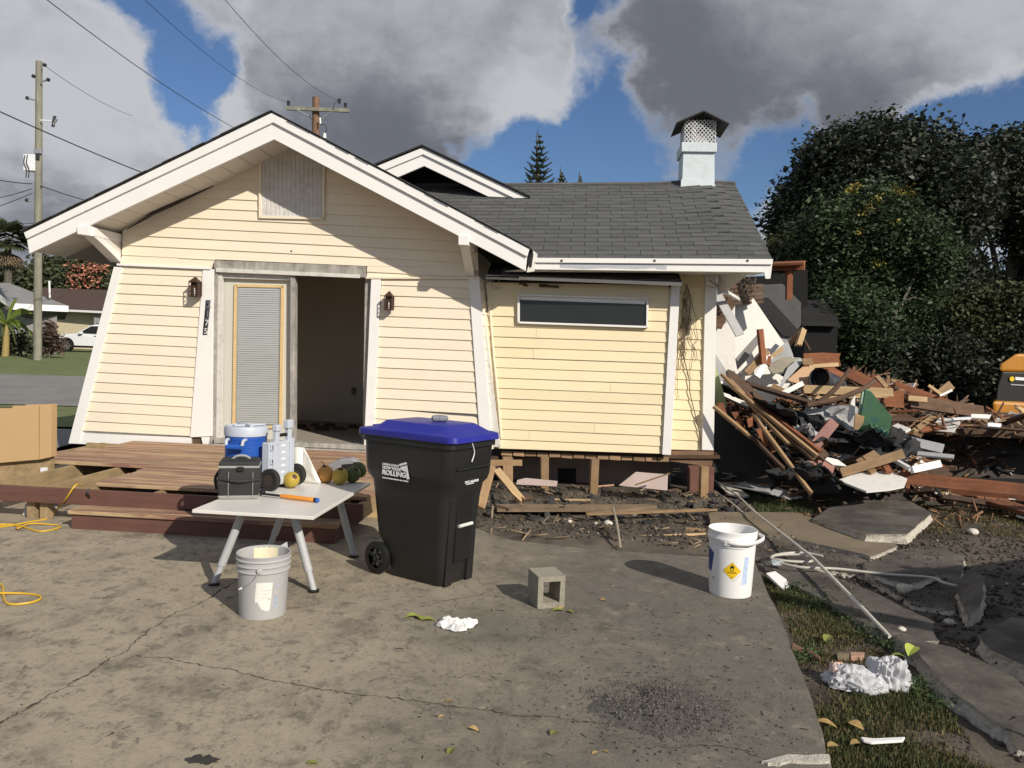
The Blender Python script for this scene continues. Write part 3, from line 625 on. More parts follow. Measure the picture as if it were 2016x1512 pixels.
# knee brackets
def bracket(nm, beam, brace, flank):
    b = hprism(nm, beam, -OV + 0.02, 0.10, m_trim, bevel=0.004)
    return b
kb = hprism('knee_bracket', ((160, 448), (184, 446), (184, 466), (161, 463)), -OV + 0.03, 0.09, m_trim, bevel=0.004)
b0 = [hp(160, 449, -OV), hp(184, 447, -OV), hp(243, 455, 0.0), hp(232, 455, 0.0)]
u1, u2 = hp(160, 449, -OV).x, hp(184, 447, -OV).x
def beam(u1, u2, w1, w2, z1, z2, z3, z4, nm, par):      # bar from w1 (z1..z2) to w2 (z3..z4)
    hb(MB().add([(u1, w1, z1), (u2, w1, z1), (u2, w1, z2), (u1, w1, z2), (u1, w2, z3), (u2, w2, z3), (u2, w2, z4), (u1, w2, z4)], [(0, 1, 2, 3), (4, 5, 6, 7), (0, 1, 5, 4), (2, 3, 7, 6), (1, 2, 6, 5), (0, 3, 7, 4)]), nm, m_trim, par, bevel=0.003)
zk = hp(172, 464, -OV).z; zt = hp(172, 447, -OV).z
uL = hp(238, 500, 0).x - 0.06
beam(uL - .07, uL + .07, -OV, 0.0, zk, zt, zk, zt, 'bracket_beam', kb)
beam(uL - .065, uL + .065, -OV + .02, 0.0, zk - .0, zk + .06, hp(240, 517, 0).z + .0, hp(240, 517, 0).z + .10, 'bracket_brace', kb)
hb(MB().add([(uL + .06, -OV, zk), (uL + .06, 0, zk), (uL + .06, 0, hp(240, 515, 0).z), (uL + .063, -OV, zk), (uL + .063, 0, zk), (uL + .063, 0, hp(240, 515, 0).z)], [(0, 1, 2), (3, 4, 5), (0, 1, 4, 3), (1, 2, 5, 4), (0, 2, 5, 3)]), 'bracket_cheek', m_soffit, kb)
kb.data.transform(Matrix.Translation((uL - (u1 + u2) / 2, 0, 0)))
kb2 = hprism('knee_bracket', ((905, 466), (925, 465), (925, 485), (905, 484)), -OV + 0.03, 0.09, m_trim, bevel=0.004)
uR = (hp(905, 470, -OV).x + hp(925, 470, -OV).x) / 2; zk = hp(915, 485, -OV).z; zt = hp(915, 466, -OV).z
beam(uR - .055, uR + .055, -OV, 0.0, zk, zt, zk, zt, 'bracket_beam', kb2)
beam(uR - .05, uR + .05, -OV + .02, 0.0, zk, zk + .06, hp(935, 548, 0).z, hp(935, 548, 0).z + .10, 'bracket_brace', kb2)
hprism('bracket_foot', ((923, 534), (943, 534), (943, 542), (923, 542)), -.01, .05, m_wgrey, kb2)

# ---------------- doorway: frame, fixed door leaf with blind, open room
df = hprism('door_frame', ((425, 513), (722, 525), (722, 547), (425, 529)), 0.03, 0.045, m_wgrey)
hprism('head_casing', ((427, 528), (709, 541), (709, 548), (427, 536)), -.005, 0.03, m_trimd, df, bevel=0.003)
hprism('jamb', ((424.5, 530), (433, 531), (428.5, 874), (419, 874)), 0.05, 0.06, m_wgrey, df)
hprism('jamb', ((433, 531), (441, 534), (438.5, 873), (428.5, 874)), 0.06, 0.05, m_trimd, df)
hprism('jamb', ((722, 547), (733, 549), (729, 880), (717, 880)), 0.09, 0.07, m_wgrey, df)
hprism('head_stop', ((439, 535), (585, 542), (585, 553), (439, 548)), 0.10, 0.07, m_trimd, df)
hprism('mullion', ((577.5, 548), (586, 549), (584.5, 872), (576, 872)), 0.09, 0.09, m_wgrey, df)
m_doorw = M('door_paint', (0.56, 0.545, 0.47), 0.5, 0.03, 3)
door = hprism('door', ((440, 547), (578, 551), (576.5, 869), (437.5, 868)), 0.125, 0.04, m_doorw)
# blind slats behind glass
m_blind = M('blind_slat', (0.50, 0.525, 0.515), 0.5, 0.03, 4); m_bead = M('glazing_bead_pine', (0.66, 0.47, 0.22), 0.7, 0.1, 12)
hprism('lite_backing', ((467, 565), (557, 567), (552, 838), (463, 838)), 0.080, 0.004, M('lite_back', (0.38, 0.40, 0.39), 0.6, 0.05), door)
for k in range(62):
    y = 569 + k * 4.32; xl = 469.5 - (y - 569) * .0135; xr = 548 - (y - 569) * .0085; 
    p0, p1 = hp(xl, y, 0.0715), hp(xr, y + 1.5, 0.0715)
    hb(MB().add([p0 + Vector((0, .003, .0125)), p1 + Vector((0, .003, .0125)), p1 + Vector((0, -.004, -.008)), p0 + Vector((0, -.004, -.008))], [(0, 1, 2, 3)]), 'blind_slat', m_blind, door)
for q in (((462.5, 560.5), (468, 561), (464, 840), (458.5, 840)), ((554.5, 562), (559.5, 562), (555.5, 840), (550.5, 840)), ((462.5, 560), (559.5, 562), (559, 567), (467, 565)), ((459, 838), (555, 838), (555, 843), (459, 843))): hprism('glazing_bead', q, 0.084, 0.022, m_bead, door)
hprism('scuff', ((565.5, 595), (568, 595), (568, 612), (565.5, 612)), 0.0845, 0.001, m_trimd, door)
# pane (real thin glass over the blind)
gm = bpy.data.materials.new('clear_pane'); gm.use_nodes = True; t = gm.node_tree; pb = t.nodes['Principled BSDF']
gl = t.nodes.new('ShaderNodeBsdfGlossy'); gl.inputs['Roughness'].default_value = 0.05; tr = t.nodes.new('ShaderNodeBsdfTransparent'); tr.inputs[0].default_value = (.975, .97, .965, 1); ms = t.nodes.new('ShaderNodeMixShader'); ms.inputs[0].default_value = .06
t.links.new(tr.outputs[0], ms.inputs[1]); t.links.new(gl.outputs[0], ms.inputs[2]); t.links.new(ms.outputs[0], t.nodes['Material Output'].inputs[0])
hprism('pane', ((467, 565), (555, 567), (551, 838), (463, 838)), 0.0655, 0.002, gm, door)
# threshold and room behind
m_room = M('room_paint', (0.60, 0.54, 0.45), 0.8, 0.06, 2); m_floor = M('dusty_floorboards', (0.34, 0.30, 0.24), 0.85, 0.15, 6, 0.1, 30)
FZ = hp(650, 872, 0.10).z
uA, uB = hp(439, 700, .1).x - 1.0, hp(735, 700, .1).x + 1.0; WB = 2.5; CZ = hp(650, 520, 0.1).z + .3
hb(MB().bb((uA, 0.02, FZ - .05), (uB, WB, FZ)), 'room_floor', m_floor)
hb(MB().bb((uA, WB, FZ), (uB, WB + .08, CZ)), 'room_back_wall', m_room)
hb(MB().bb((uA - .08, .14, FZ), (uA, WB, CZ)), 'room_side_wall', m_room); hb(MB().bb((uB, .14, FZ), (uB + .08, WB, CZ)), 'room_side_wall', m_room)
hb(MB().bb((uA, .09, CZ), (uB, WB, CZ + .06)), 'room_ceiling', m_room)
bw = hb(MB().bb((uA, WB - .02, FZ), (uB, WB, FZ + .11)), 'skirting', m_room)
ol_ = hp(697, 770, WB); hb(MB().bb((ol_.x - .035, WB - .012, ol_.z - .057), (ol_.x + .035, WB, ol_.z + .057)), 'wall_outlet', M('outlet_plate', (.16, .14, .12), .5), bevel=.002)
for k in range(9):
    p = hp(590 + k * 15, 836 + random.uniform(-5, 5), WB - .5 - random.random() * .8); s_ = random.uniform(.03, .09)
    hb(MB().box((p.x, p.y, FZ + s_ * .3), (s_ * 2.4, s_ * 1.5, s_ * .8), Matrix.Rotation(random.uniform(0, 3), 3, 'Z')), 'rubble_piece', m_dark)
hb(MB().bb((hp(425, 870, 0).x, -.06, FZ - .045), (hp(735, 870, 0).x, .10, FZ + .012)), 'threshold', m_wgrey, bevel=.006)
hb(MB().bb((hp(425, 870, 0).x, -.12, FZ - .11), (hp(735, 870, 0).x, -.02, FZ - .05)), 'threshold', m_wgrey, bevel=.006)
# ---------------- lanterns
def lantern(px, py, hpx, wpx, lit_):
    top = hp(px, py - hpx / 2, -.09); bot = hp(px, py + hpx / 2, -.09); hh = top.z - bot.z; ww = wpx * 9 / FPX
    c = (top + bot) / 2
    o = hb(MB().box((c.x, -.045, c.z), (ww * .5, .05, hh * .45)), 'wall_lantern', m_bronze, bevel=.004)
    body = MB(); zt = bot.z + hh * .72; zl = bot.z + hh * .06; r1, r2 = ww * .42, ww * .36; wc = -.11
    body.add([(c.x - r1, wc - r1, zt), (c.x + r1, wc - r1, zt), (c.x + r1, wc + r1, zt), (c.x - r1, wc + r1, zt), (c.x, wc, top.z)], [(0, 1, 4), (1, 2, 4), (2, 3, 4), (3, 0, 4), (0, 1, 2, 3)])
    hb(body, 'lantern_roof', m_bronze, o)
    cage = MB()
    for sx in (-1, 1):
        for sy in (-1, 1): cage.tube([(c.x + sx * r2, wc + sy * r2, zl), (c.x + sx * r2, wc + sy * r2, zt)], .006, 5)
    for z in (zl, zl + hh * .2, zl + hh * .42, zt - .004):
        q = [(c.x - r2, wc - r2, z), (c.x + r2, wc - r2, z), (c.x + r2, wc + r2, z), (c.x - r2, wc + r2, z), (c.x - r2, wc - r2, z)]
        cage.tube(q, .004, 5)
    hb(cage, 'lantern_cage', m_bronze, o)
    hb(MB().bb((c.x - r2, wc - r2, zl - .012), (c.x + r2, wc + r2, zl)), 'lantern_base', m_bronze, o)
    hb(MB().bb((c.x - r2 * .96, wc - r2 * .2, zl), (c.x + r2 * .9, wc + r2 * .9, zt)), 'lantern_back', m_bronze, o)
    hb(MB().tube([(c.x, wc, zl), (c.x, wc - .02, zl + hh * .38)], [.012, .008], 8), 'candle_bulb', m_trimd, o, smooth=True)
lantern(386, 565, 41, 25, 1); lantern(767, 592, 39, 21, 0)
# ---------------- house number 2175
m_num = M('number_plate', (.022, .024, .026), .5, .1, 20); m_dig = M('number_digit', (.55, .55, .55), .5, .1, 20); m_dig2 = M('number_digit_worn', (.16, .18, .20), .5, .1, 20)
pls = [((405.5, 591), (414.5, 591), (413, 608), (404.2, 608)), ((404, 609), (413, 609), (411.5, 626), (402.5, 626)), ((402.5, 627), (411.3, 627), (409.6, 643), (400.7, 643)), ((400.6, 643.5), (409.4, 643.5), (407.8, 659), (399.6, 659))]
for q, ch in zip(pls, '2175'):
    pl_ = hprism('number_plate', q, -.032, .005, m_num)
    c = sum((hp(*p, -.0385) for p in q), Vector()) / 4; hgt = (hp(*q[0], 0).z - hp(*q[3], 0).z)
    mt = frame(lw(*(c + Vector((-.017, -.002, -hgt * .36)))), E_U, E_Z, -E_W)
    text(ch, hgt * 1.0, 'digit', m_dig if ch in '75' else m_dig2, pl_, mt, .002, .0008)

# ---------------- the right wing: wall, window bay, corner
WW = 0.42; WBAY = 0.12
bay = panel('window_bay', [H2(*p, WBAY) for p in ((958, 556), (1336, 566), (1316, 894), (988, 884))], WBAY + .05, .05, m_side)
sl_b = SLOPE_P((985, 690), (1310, 701.5), WBAY)
bz = H2(990, 884, WBAY)[1]
siding([H2(*p, WBAY) for p in ((958, 556), (1316, 562), (1311, 893), (974, 882))], WBAY, bz, BH * 1.0, sl_b, bay, mat_=m_sideb)
hprism('corner_trim', ((1321, 562), (1338, 563), (1320, 895), (1303, 894)), WBAY - .004, .045, m_trim, bay, bevel=.003)
hb(MB().prism([hp(1336, 563, WBAY), hp(1318, 895, WBAY), hp(1318, 895, WBAY) + Vector((0, WW - WBAY, 0)), hp(1336, 563, WBAY) + Vector((0, WW - WBAY, 0))], (-.02, 0, 0)), 'bay_side', m_side, bay)
hb(MB().prism([hp(960, 560, WBAY + .06), hp(988, 884, WBAY + .06), hp(1316, 894, WBAY + .06), hp(1330, 562, WBAY + .06)], (0, .25, 0)), 'bay_core', m_dark, bay)
wn = hprism('window', ((1019, 579), (1277, 587), (1275, 646), (1019, 637)), WBAY - .02, .02, m_sideb)
for q in (((1019, 579), (1277, 587), (1277, 590.5), (1019, 582.5)), ((1019, 633), (1275, 642), (1275, 646), (1019, 637)), ((1019, 579), (1023.5, 579), (1023.5, 637), (1019, 637)), ((1272.5, 587), (1277, 587), (1275, 646), (1271.5, 646))): hprism('window_frame', q, WBAY - .035, .03, m_trim, wn, bevel=.003)
hprism('sash', ((1025, 584), (1271, 592), (1270, 599), (1025, 590)), WBAY - .042, .008, m_metalw, wn)
hprism('pane', ((1023.5, 588), (1272.5, 596), (1271.5, 642.5), (1023.5, 633.5)), WBAY - .041, .004, m_glass, wn)
wl = panel('wing_wall', [H2(*p, WW) for p in ((1318, 522), (1408, 522), (1402, 888), (1310, 885))], WW + .06, .06, m_side)
sl_w = SLOPE_P((1335, 690), (1388, 692), WW)
siding([H2(*p, WW) for p in ((1322, 526), (1392, 526), (1384, 886), (1312, 884))], WW, H2(1312, 884, WW)[1], BH, sl_w, wl, mat_=m_sideb)
hprism('corner_board', ((1388, 524), (1411, 524), (1404, 886), (1381, 885)), WW - .01, .04, m_trim, wl, bevel=.003)
hb(MB().prism([hp(1411, 540, WW), hp(1404, 886, WW), hp(1404, 886, WW) + Vector((0, .30, 0)), hp(1411, 540, WW) + Vector((0, .30, 0))], (-.02, 0, 0)), 'corner_return', m_trim, wl)
# bay's little shed roof
bez = hp(1150, 548, -.08).z
hprism('bay_fascia', ((1022, 545), (1342, 556), (1342, 563), (1022, 551)), -.10, .03, m_trim, bay, bevel=.003)
hprism('bay_fascia', ((957, 541), (1024, 544), (1024, 552), (957, 549)), -.07, .02, m_trimd, bay)
hb(MB().prism([hp(957, 545, -.10), hp(1342, 557, -.10), hp(1342, 557, -.10) + Vector((0, .5, .20)), hp(957, 545, -.10) + Vector((0, .5, .20))], (0, 0, .012)), 'bay_roof', m_shin2, bay)
for r_ in range(3):
    x = 985
    while x < 1330:
        x2 = min(1340, x + random.uniform(34, 56)); lo = Vector((0, r_ * .12, r_ * .048 + .014)); a, b = hp(x, 545 + (x - 957) * .0315, -.115), hp(x2 - 1, 545 + (x2 - 957) * .0315, -.115); j = Vector((0, random.uniform(-.02, .02), random.uniform(0, .008)))
        hb(MB().prism([a + lo + j, b + lo + j, b + lo + Vector((0, .15, .05)), a + lo + Vector((0, .15, .05))], (0, 0, .009)), 'shingle', m_shin, bay); x = x2
for (x, y, s_) in ((1095, 565, .012), (1070, 562, .02), (1029, 558, .016), (1035, 562, .01)):
    p = hp(x, y, WBAY - .03); hb(MB().box(p, (s_ * 5, .03, s_ * 1.6)), 'rusty_bracket', m_dark, bay)
hb(MB().bb(hp(1072, 562, WBAY - .03) - Vector((.06, .04, .02)), hp(1090, 566, WBAY - .03) + Vector((.06, 0, .02))), 'lamp_base', m_dark, bay, bevel=.004)
# coil of old cable hanging at the bay's left end
hb(MB().tube(smooth_path([hp(965, 552, .0), hp(975, 566, .0), hp(985, 560, .0), hp(978, 548, .0), hp(968, 556, .0), hp(972, 570, 0), hp(990, 566, 0)], 8), .0035, 5), 'loose_cable', m_wgrey, bay)

# ---------------- main roof
WE = -0.36
fT = (hp(1055, 510, WE), hp(1520, 511, WE))
MS = 0.53                                                          # pitch
def mz(u, w): return fT[0].z + (fT[1].z - fT[0].z) * (u - fT[0].x) / (fT[1].x - fT[0].x) + MS * (w - WE)
def hr(px, py, dz=0):                                              # pixel on the main roof plane
    lo, hi = WE - 1, WE + 6
    for _ in range(50):
        mid = (lo + hi) / 2; v = hp(px, py, mid)
        if v.z > mz(v.x, mid) + dz: lo = mid
        else: hi = mid
    return v
rdg = hr(1200, 366); WR = rdg.y
uRe, uRr = fT[1].x, hr(1450, 371).x
roof = hb(MB().prism([(r_t.x - .1, WE + .02, mz(r_t.x - .1, WE + .02) - .03), (uRe - .01, WE + .02, mz(uRe, WE + .02) - .03), (uRr - .01, WR, mz(uRr, WR) - .03), (a_t.x + .3, WR, mz(a_t.x + .3, WR) - .03)], (0, 0, .026)), 'main_roof', m_shin2)
# cut away where it would pass through the front room: keep only right of the valley (the gable roof covers the rest)
fascia = hprism('fascia', ((1050, 511), (1520, 512), (1517, 537), (1048, 531)), WE + .01, .035, m_trim, bevel=.003)
hprism('fascia_drip', ((1050, 508), (1521, 510.5), (1520, 521), (1049, 517)), WE - .03, .02, m_trim, fascia, bevel=.002)
hprism('fascia_tail', ((1503, 536), (1517, 537), (1515, 549), (1506, 549)), WE + .01, .035, m_trim, fascia)
hprism('bare_patch', ((1101, 519), (1180, 518), (1185, 520.5), (1240, 518.5), (1294, 521), (1313, 524), (1312, 531), (1290, 530), (1292, 527.5), (1255, 530), (1190, 528), (1150, 530), (1103, 527)), WE - .024, .002, M('bare_primer', (.44, .45, .49), .7, .08, 30), fascia)
for x in (1106, 1289, 1472): hprism('bolt', ((x - 1.8, 511), (x + 1.8, 511), (x + 1.8, 514.8), (x - 1.8, 514.8)), WE - .05, .01, m_bronze, fascia)
hb(MB().prism([hp(1048, 492, WE - .1), hp(1058, 500, WE - .03), hp(1052, 534, WE - .03), hp(1037, 536, WE - .12)], (.0, .05, 0)), 'rake_end_return', m_trimd, fascia)
hb(MB().prism([hp(1043, 494, WE - .12), hp(1050, 498, WE - .12), hp(1046, 525, WE - .12), (hp(1038, 520, WE - .12))], (.0, .05, 0)), 'torn_felt', m_black, fascia)
# main soffit
hb(MB().prism([(r_t.x - .1, WE + .03, fT[0].z - .13), (uRe - .03, WE + .03, fT[1].z - .13), (uRe - .03, WW, fT[1].z - .10), (r_t.x - .55, WW, fT[0].z - .10)], (0, 0, .015)), 'main_soffit', m_trimd)
# flared soffit end beside the corner
hb(MB().add([hp(1412, 541, .35), hp(1472, 541, -.2), hp(1430, 575, .38), hp(1412, 581, .40), hp(1412, 541, .37), hp(1472, 541, -.18), hp(1430, 575, .40), hp(1412, 581, .42)], [(0, 1, 2, 3), (4, 5, 6, 7), (0, 1, 5, 4), (1, 2, 6, 5), (2, 3, 7, 6), (3, 0, 4, 7)]), 'soffit_end', m_trimd)
# shingles
TAB, EXP = 0.305, 0.133
cosP = 1 / math.sqrt(1 + MS * MS)
uch = hr(1388, 420).x
def sag(u, s): return (0.03 * math.exp(-((u - uch) / .35) ** 2) + .012) * min(1, s / 1.6)
tabm = MB(); tabm.add([(0.003, 0, .010), (TAB - .003, 0, .010), (TAB - .003, EXP * 1.35, .001), (.003, EXP * 1.35, .001), (.003, 0, -.002), (TAB - .003, 0, -.002)], [(0, 1, 2, 3), (0, 1, 5, 4), (1, 2, 5), (0, 3, 4)])
proto = None; rest = MB(); ntab = 0; nrow = int((WR - WE) / cosP / EXP)
ang = math.atan(MS); tabs = []
for r_ in range(nrow + 1):
    s0 = r_ * EXP; w = WE - .02 + s0 * cosP; zmid = mz(0, w)
    uleft = max(min(r_t.x - .05, a_t.x + (a_t.z + .05 - mz(r_t.x, w)) / gslR - .1), a_t.x + .2)
    uright = uRe + (uRr - uRe) * (w - WE) / (WR - WE)
    u = uleft - random.uniform(0, TAB) + (TAB / 2 if r_ % 2 else 0)
    u = math.floor(uleft / TAB) * TAB + (TAB / 2 if r_ % 2 else 0) + random.uniform(-.015, .015)
    while u < uright:
        tabs.append((u, w, s0, min(TAB, uright - u))); u += TAB
tilt = math.atan((fT[1].z - fT[0].z) / (fT[1].x - fT[0].x))
big = sorted([t for t in tabs if t[3] > TAB * .98 and t[0] > r_t.x - 2.2], key=lambda t: t[1])[:290]; bigset = set(big)
for t in tabs:
    u, w, s0, wid = t; z = mz(u, w) + sag(u, s0) + random.uniform(-.0015, .003)
    slope_u = (sag(u + .1, s0) - sag(u - .1, s0)) / .2
    rot = Matrix.Rotation(ang, 4, 'X') @ Matrix.Rotation(-(tilt + math.atan(slope_u)), 4, 'Y') @ Matrix.Rotation(random.uniform(-.006, .006), 4, 'Z')
    mt = Matrix.Translation((u, w, z)) @ rot
    if t in bigset:
        if proto is None:
            proto = hb(tabm, 'shingle', m_shin, roof); proto.matrix_local = mt
        else:
            o = proto.copy(); COL.objects.link(o); o.parent = roof; o.matrix_local = mt
    else:
        sc_ = wid / TAB; rest.add([mt @ Vector((v[0] * sc_, v[1], v[2])) for v in tabm.v], tabm.f)
m_shin3 = M('asphalt_shingle_far', (0.095, 0.096, 0.094), 0.95, 0.2, 9, 0.4, 260, island=0.13, dirt=(0.21, 0.205, 0.195, 0.6), dscale=1.3, dth=(0.52, 0.8))
hb(rest, 'shingles', m_shin3, roof, kind='stuff')
hb(MB().tube([(a_t.x, WR, mz(a_t.x, WR) + .01)] + [(u, WR, mz(u, WR) + .01 + sag(u, 3)) for u in np.linspace(a_t.x + .5, uRr, 24)], .03, 6), 'ridge_cap', m_shin, roof)
# back slope so the roof is a roof
hb(MB().prism([(a_t.x - .5, WR, mz(a_t.x, WR) - .03), (uRr - .05, WR, mz(uRr, WR) - .08), (uRr - .3, WR + 2.2, mz(uRr, WR) - 1.2), (a_t.x - .5, WR + 2.2, mz(a_t.x, WR) - 1.2)], (0, 0, .03)), 'rear_roof_slope', m_shin2)
# ---------------- rear gablet
wg = hr(962, 388).y - .05
hprism('gablet_barge', ((834, 304), (836, 328), (962, 388), (1012, 390)), wg, .04, m_trim, bevel=.003)
hprism('gablet_barge', ((834, 304), (700, 360), (742, 368), (836, 328)), wg, .04, m_trim, bevel=.003)
hprism('gablet_drip', ((833, 292), (834, 305), (1012, 391), (1042, 391)), wg - .03, .04, m_trim, bevel=.003)
hprism('gablet_drip', ((833, 292), (690, 350), (690, 364), (834, 305)), wg - .03, .04, m_trim, bevel=.003)
p0, p1, p2 = hp(833, 291, wg), hp(1044, 391, wg), hp(690, 349, wg)
for q in (p1, p2): hb(MB().prism([(p0.x, wg - .10, p0.z), (q.x, wg - .10, q.z), (q.x, wg - .10, q.z + .022), (p0.x, wg - .10, p0.z + .022)], (0, 1.6, 0)), 'gablet_roof', m_shin2)
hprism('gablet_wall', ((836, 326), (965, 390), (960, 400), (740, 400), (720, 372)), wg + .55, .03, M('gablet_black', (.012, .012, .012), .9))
# ---------------- chimney
wc = hr(1375, 372).y - .02
chm = M('chimney_paint', (0.60, 0.66, 0.68), .8, .05, 8, .3, 22, dirt=(.40, .42, .42, .4), dscale=9)
c1 = [hp(1342, 372, wc), hp(1406, 374, wc), hp(1406.5, 300, wc), hp(1345, 299, wc)]
ch = hb(MB().add([c1[0] + Vector((-.0, 0, -.25)), c1[1] + Vector((.02, 0, -.25)), c1[2], c1[3]] + [v + Vector((.0, .48, 0)) for v in (c1[0] + Vector((0, 0, -.25)), c1[1] + Vector((.02, 0, -.25)), c1[2], c1[3])], [(0, 1, 2, 3), (4, 5, 6, 7), (0, 1, 5, 4), (1, 2, 6, 5), (2, 3, 7, 6), (3, 0, 4, 7)]), 'chimney', chm, bevel=.008)
hb(MB().prism([hp(1342, 279.5, wc - .04), hp(1412, 281, wc - .04), hp(1411, 299, wc - .04), hp(1342, 298, wc - .04)], (0, .58, 0)), 'chimney_crown', chm, ch, bevel=.006)
fl_ = [hp(1341, 354, wc - .004), hp(1374, 352, wc - .004), hp(1374, 372, wc - .008), hp(1340, 372, wc - .008)]; hb(MB().prism(fl_, (0, -.006, 0)), 'flashing', chm, ch)
fl_ = [hp(1374, 352, wc - .004), hp(1405, 357, wc - .004), hp(1411, 374, wc - .012), hp(1374, 373, wc - .012)]; hb(MB().prism(fl_, (0, -.005, 0)), 'flashing', chm, ch)
q0, q1, q2, q3 = hp(1347, 281, wc + .0), hp(1408, 281, wc + .0), hp(1408, 252, wc), hp(1347, 248, wc)
mesh_ = MB(); mw = q1.x - q0.x; mzb = q0.z - .01; mzt = hp(1380, 236, wc).z
def expanded(a, ex, ez, W_, H_, nx_, nz_):
    for i in range(nx_):
        for j in range(nz_):
            cxx, cz = (i + (.5 if j % 2 else 0)) * W_ / nx_, j * H_ / nz_; dx, dz = W_ / nx_ / 2, H_ / nz_
            P = lambda x, z: a + ex * min(W_, max(0, x)) + ez * z
            mesh_.tube([P(cxx - dx, cz), P(cxx, cz + dz)], .0065, 4, cap=False); mesh_.tube([P(cxx + dx, cz), P(cxx, cz + dz)], .0065, 4, cap=False)
expanded(Vector((q0.x, wc, mzb)), Vector((1, 0, 0)), E_Z, mw, mzt - mzb, 8, 11)
expanded(Vector((q0.x, wc, mzb)), Vector((0, 1, 0)), E_Z, .45, mzt - mzb, 8, 11)
expanded(Vector((q1.x, wc, mzb)), Vector((0, 1, 0)), E_Z, .45, mzt - mzb, 8, 11)
hb(mesh_, 'spark_mesh', M('galvanised', (.66, .67, .68), .5, .1, 20), ch)
hb(MB().bb((q0.x + .06, wc + .10, mzb), (q0.x + .34, wc + .40, mzb + .16)), 'flue_tile', m_trimd, ch)
hb(MB().bb((q0.x + .015, wc + .42, mzb), (q1.x - .015, wc + .44, mzt)), 'mesh_back', m_black, ch)
hb(MB().bb((q0.x + .10, wc + .06, mzb), (q0.x + .16, wc + .10, mzb + .28)), 'mesh_strut', m_trim, ch)
ap, le, re_ = hp(1386, 219, wc - .12), hp(1332, 242, wc - .12), hp(1436, 244, wc - .12)
m_cap = M('rusted_cap', (.045, .042, .04), .7, .3, 10, metal=.2)
hb(MB().prism([le, ap, re_, re_ + Vector((0, 0, .012)), ap + Vector((0, 0, .016)), le + Vector((0, 0, .012))], (0, .72, 0)), 'chimney_cap', m_cap, ch)

# ---------------- underfloor: sill, bricks, pier, foundation
m_fnd = M('foundation_render', (.30, .235, .205), .9, .12, 4, .3, 20, dirt=(.12, .10, .085, .6), dscale=3)
hprism('foundation_wall', ((985, 890), (1320, 900), (1318, 985), (985, 985)), 1.0, .10, m_fnd)
hprism('opening_shade_patch', ((1098, 922), (1134, 922), (1134, 952), (1098, 952)), .898, .004, m_black)  # flat black patch paints the dark of an opening
m_brk = M('sill_brick', (.33, .21, .12), .9, .15, 8, .3, 30, rand=.25)
for k in range(14):
    x0 = 988 + k * 23.5; y0 = 886 + k * .95
    hprism('brick', ((x0, y0), (x0 + 21.5, y0 + .9), (x0 + 21.5, y0 + 9.5 + random.uniform(-1, 1)), (x0, y0 + 8.5)), WBAY + .16 + random.uniform(-.015, .015), .09, m_brk, bevel=.004)
hprism('sill_beam', ((985, 884), (1318, 894), (1318, 900), (985, 890)), WBAY + .2, .05, m_dark)
hprism('sill_beam', ((1312, 887), (1404, 888), (1400, 918), (1310, 905)), WW, .06, M('sill_brown', (.20, .12, .075), .9, .2, 8, .3, 20))
pier = hprism('corner_pier', ((1352, 915), (1400, 915), (1396, 992), (1352, 975)), WW - .02, .25, M('red_block', (.16, .075, .055), .9, .2, 6, .3, 20, dirt=(.05, .03, .025, .7), dscale=4), bevel=.01)
hprism('floor_edge', ((985, 884), (1404, 886), (1404, 892), (985, 890)), WW + .4, .5, m_dark)
hb(MB().bb((-2.2, .16, .10), (hp(985, 880, WW).x, WR + 1.8, .30)), 'underfloor', m_dark)
hb(MB().bb((hp(985, 880, WW).x, WW + .45, .42), (hp(1400, 880, WW).x, WR + 1.8, .50)), 'underfloor', m_dark)
# side walls of the standing part, seen through the torn end
hb(MB().bb((hp(1404, 700, WW).x - .06, WW + .3, .40), (hp(1404, 700, WW).x, WR - 1.1, 2.05)), 'end_wall', m_dry)
# ================================================================ deck, step and things by the door
m_stain = M('stained_deck', (0.27, 0.14, 0.10), .75, .15, 5, .25, 40, grain=(2.5, 30, 30), rand=.22, dirt=(.47, .345, .19, .9), dscale=1.0, dth=(.44, .60), dgrain=(1.4, 24, 8))
m_stainf = M('stained_fascia', (0.13, 0.06, 0.045), .7, .12, 4, .15, 40, grain=(2, 24, 24))
m_joist = M('treated_joist', (0.33, 0.235, 0.125), .85, .15, 6, .3, 40, grain=(20, 3, 20), dirt=(.15, .11, .06, .5), dscale=5)
wd0 = (G(175, 955, DECKZ) - HO).dot(E_W)                       # front edge of the deck
deck = thing('deck', 'low wooden porch deck with worn red-brown boards and missing planks', 'deck', HO, -YAW)
def dk(mb, name, m, **k): return mb.build(name, m, deck, world=False, **k)
def up_(px, py, z): p = G(px, py, z) - HO; return Vector((p.dot(E_U), p.dot(E_W), z))
PWD = 0.139; uRt = up_(748, 962, DECKZ).x; uCut = up_(240, 935, DECKZ).x; uLf = up_(118, 897, DECKZ).x
w = -0.06; k = 0
while w - PWD > wd0 - .02:
    full = w > up_(118, 905, DECKZ).y - .02
    l_ = (uLf if full else uCut) + random.uniform(-.03, .03)
    if full and k >= 4: l_ += random.uniform(-.25, .05)
    tilt_ = random.uniform(-.002, .002)
    mb = MB().bb((l_, w - PWD + .010, DECKZ - .032 + tilt_), (uRt + random.uniform(-.02, .02), w - .003, DECKZ + tilt_))
    o = dk(mb, 'plank', m_stain, bevel=.004); w -= PWD; k += 1
wl_ = w
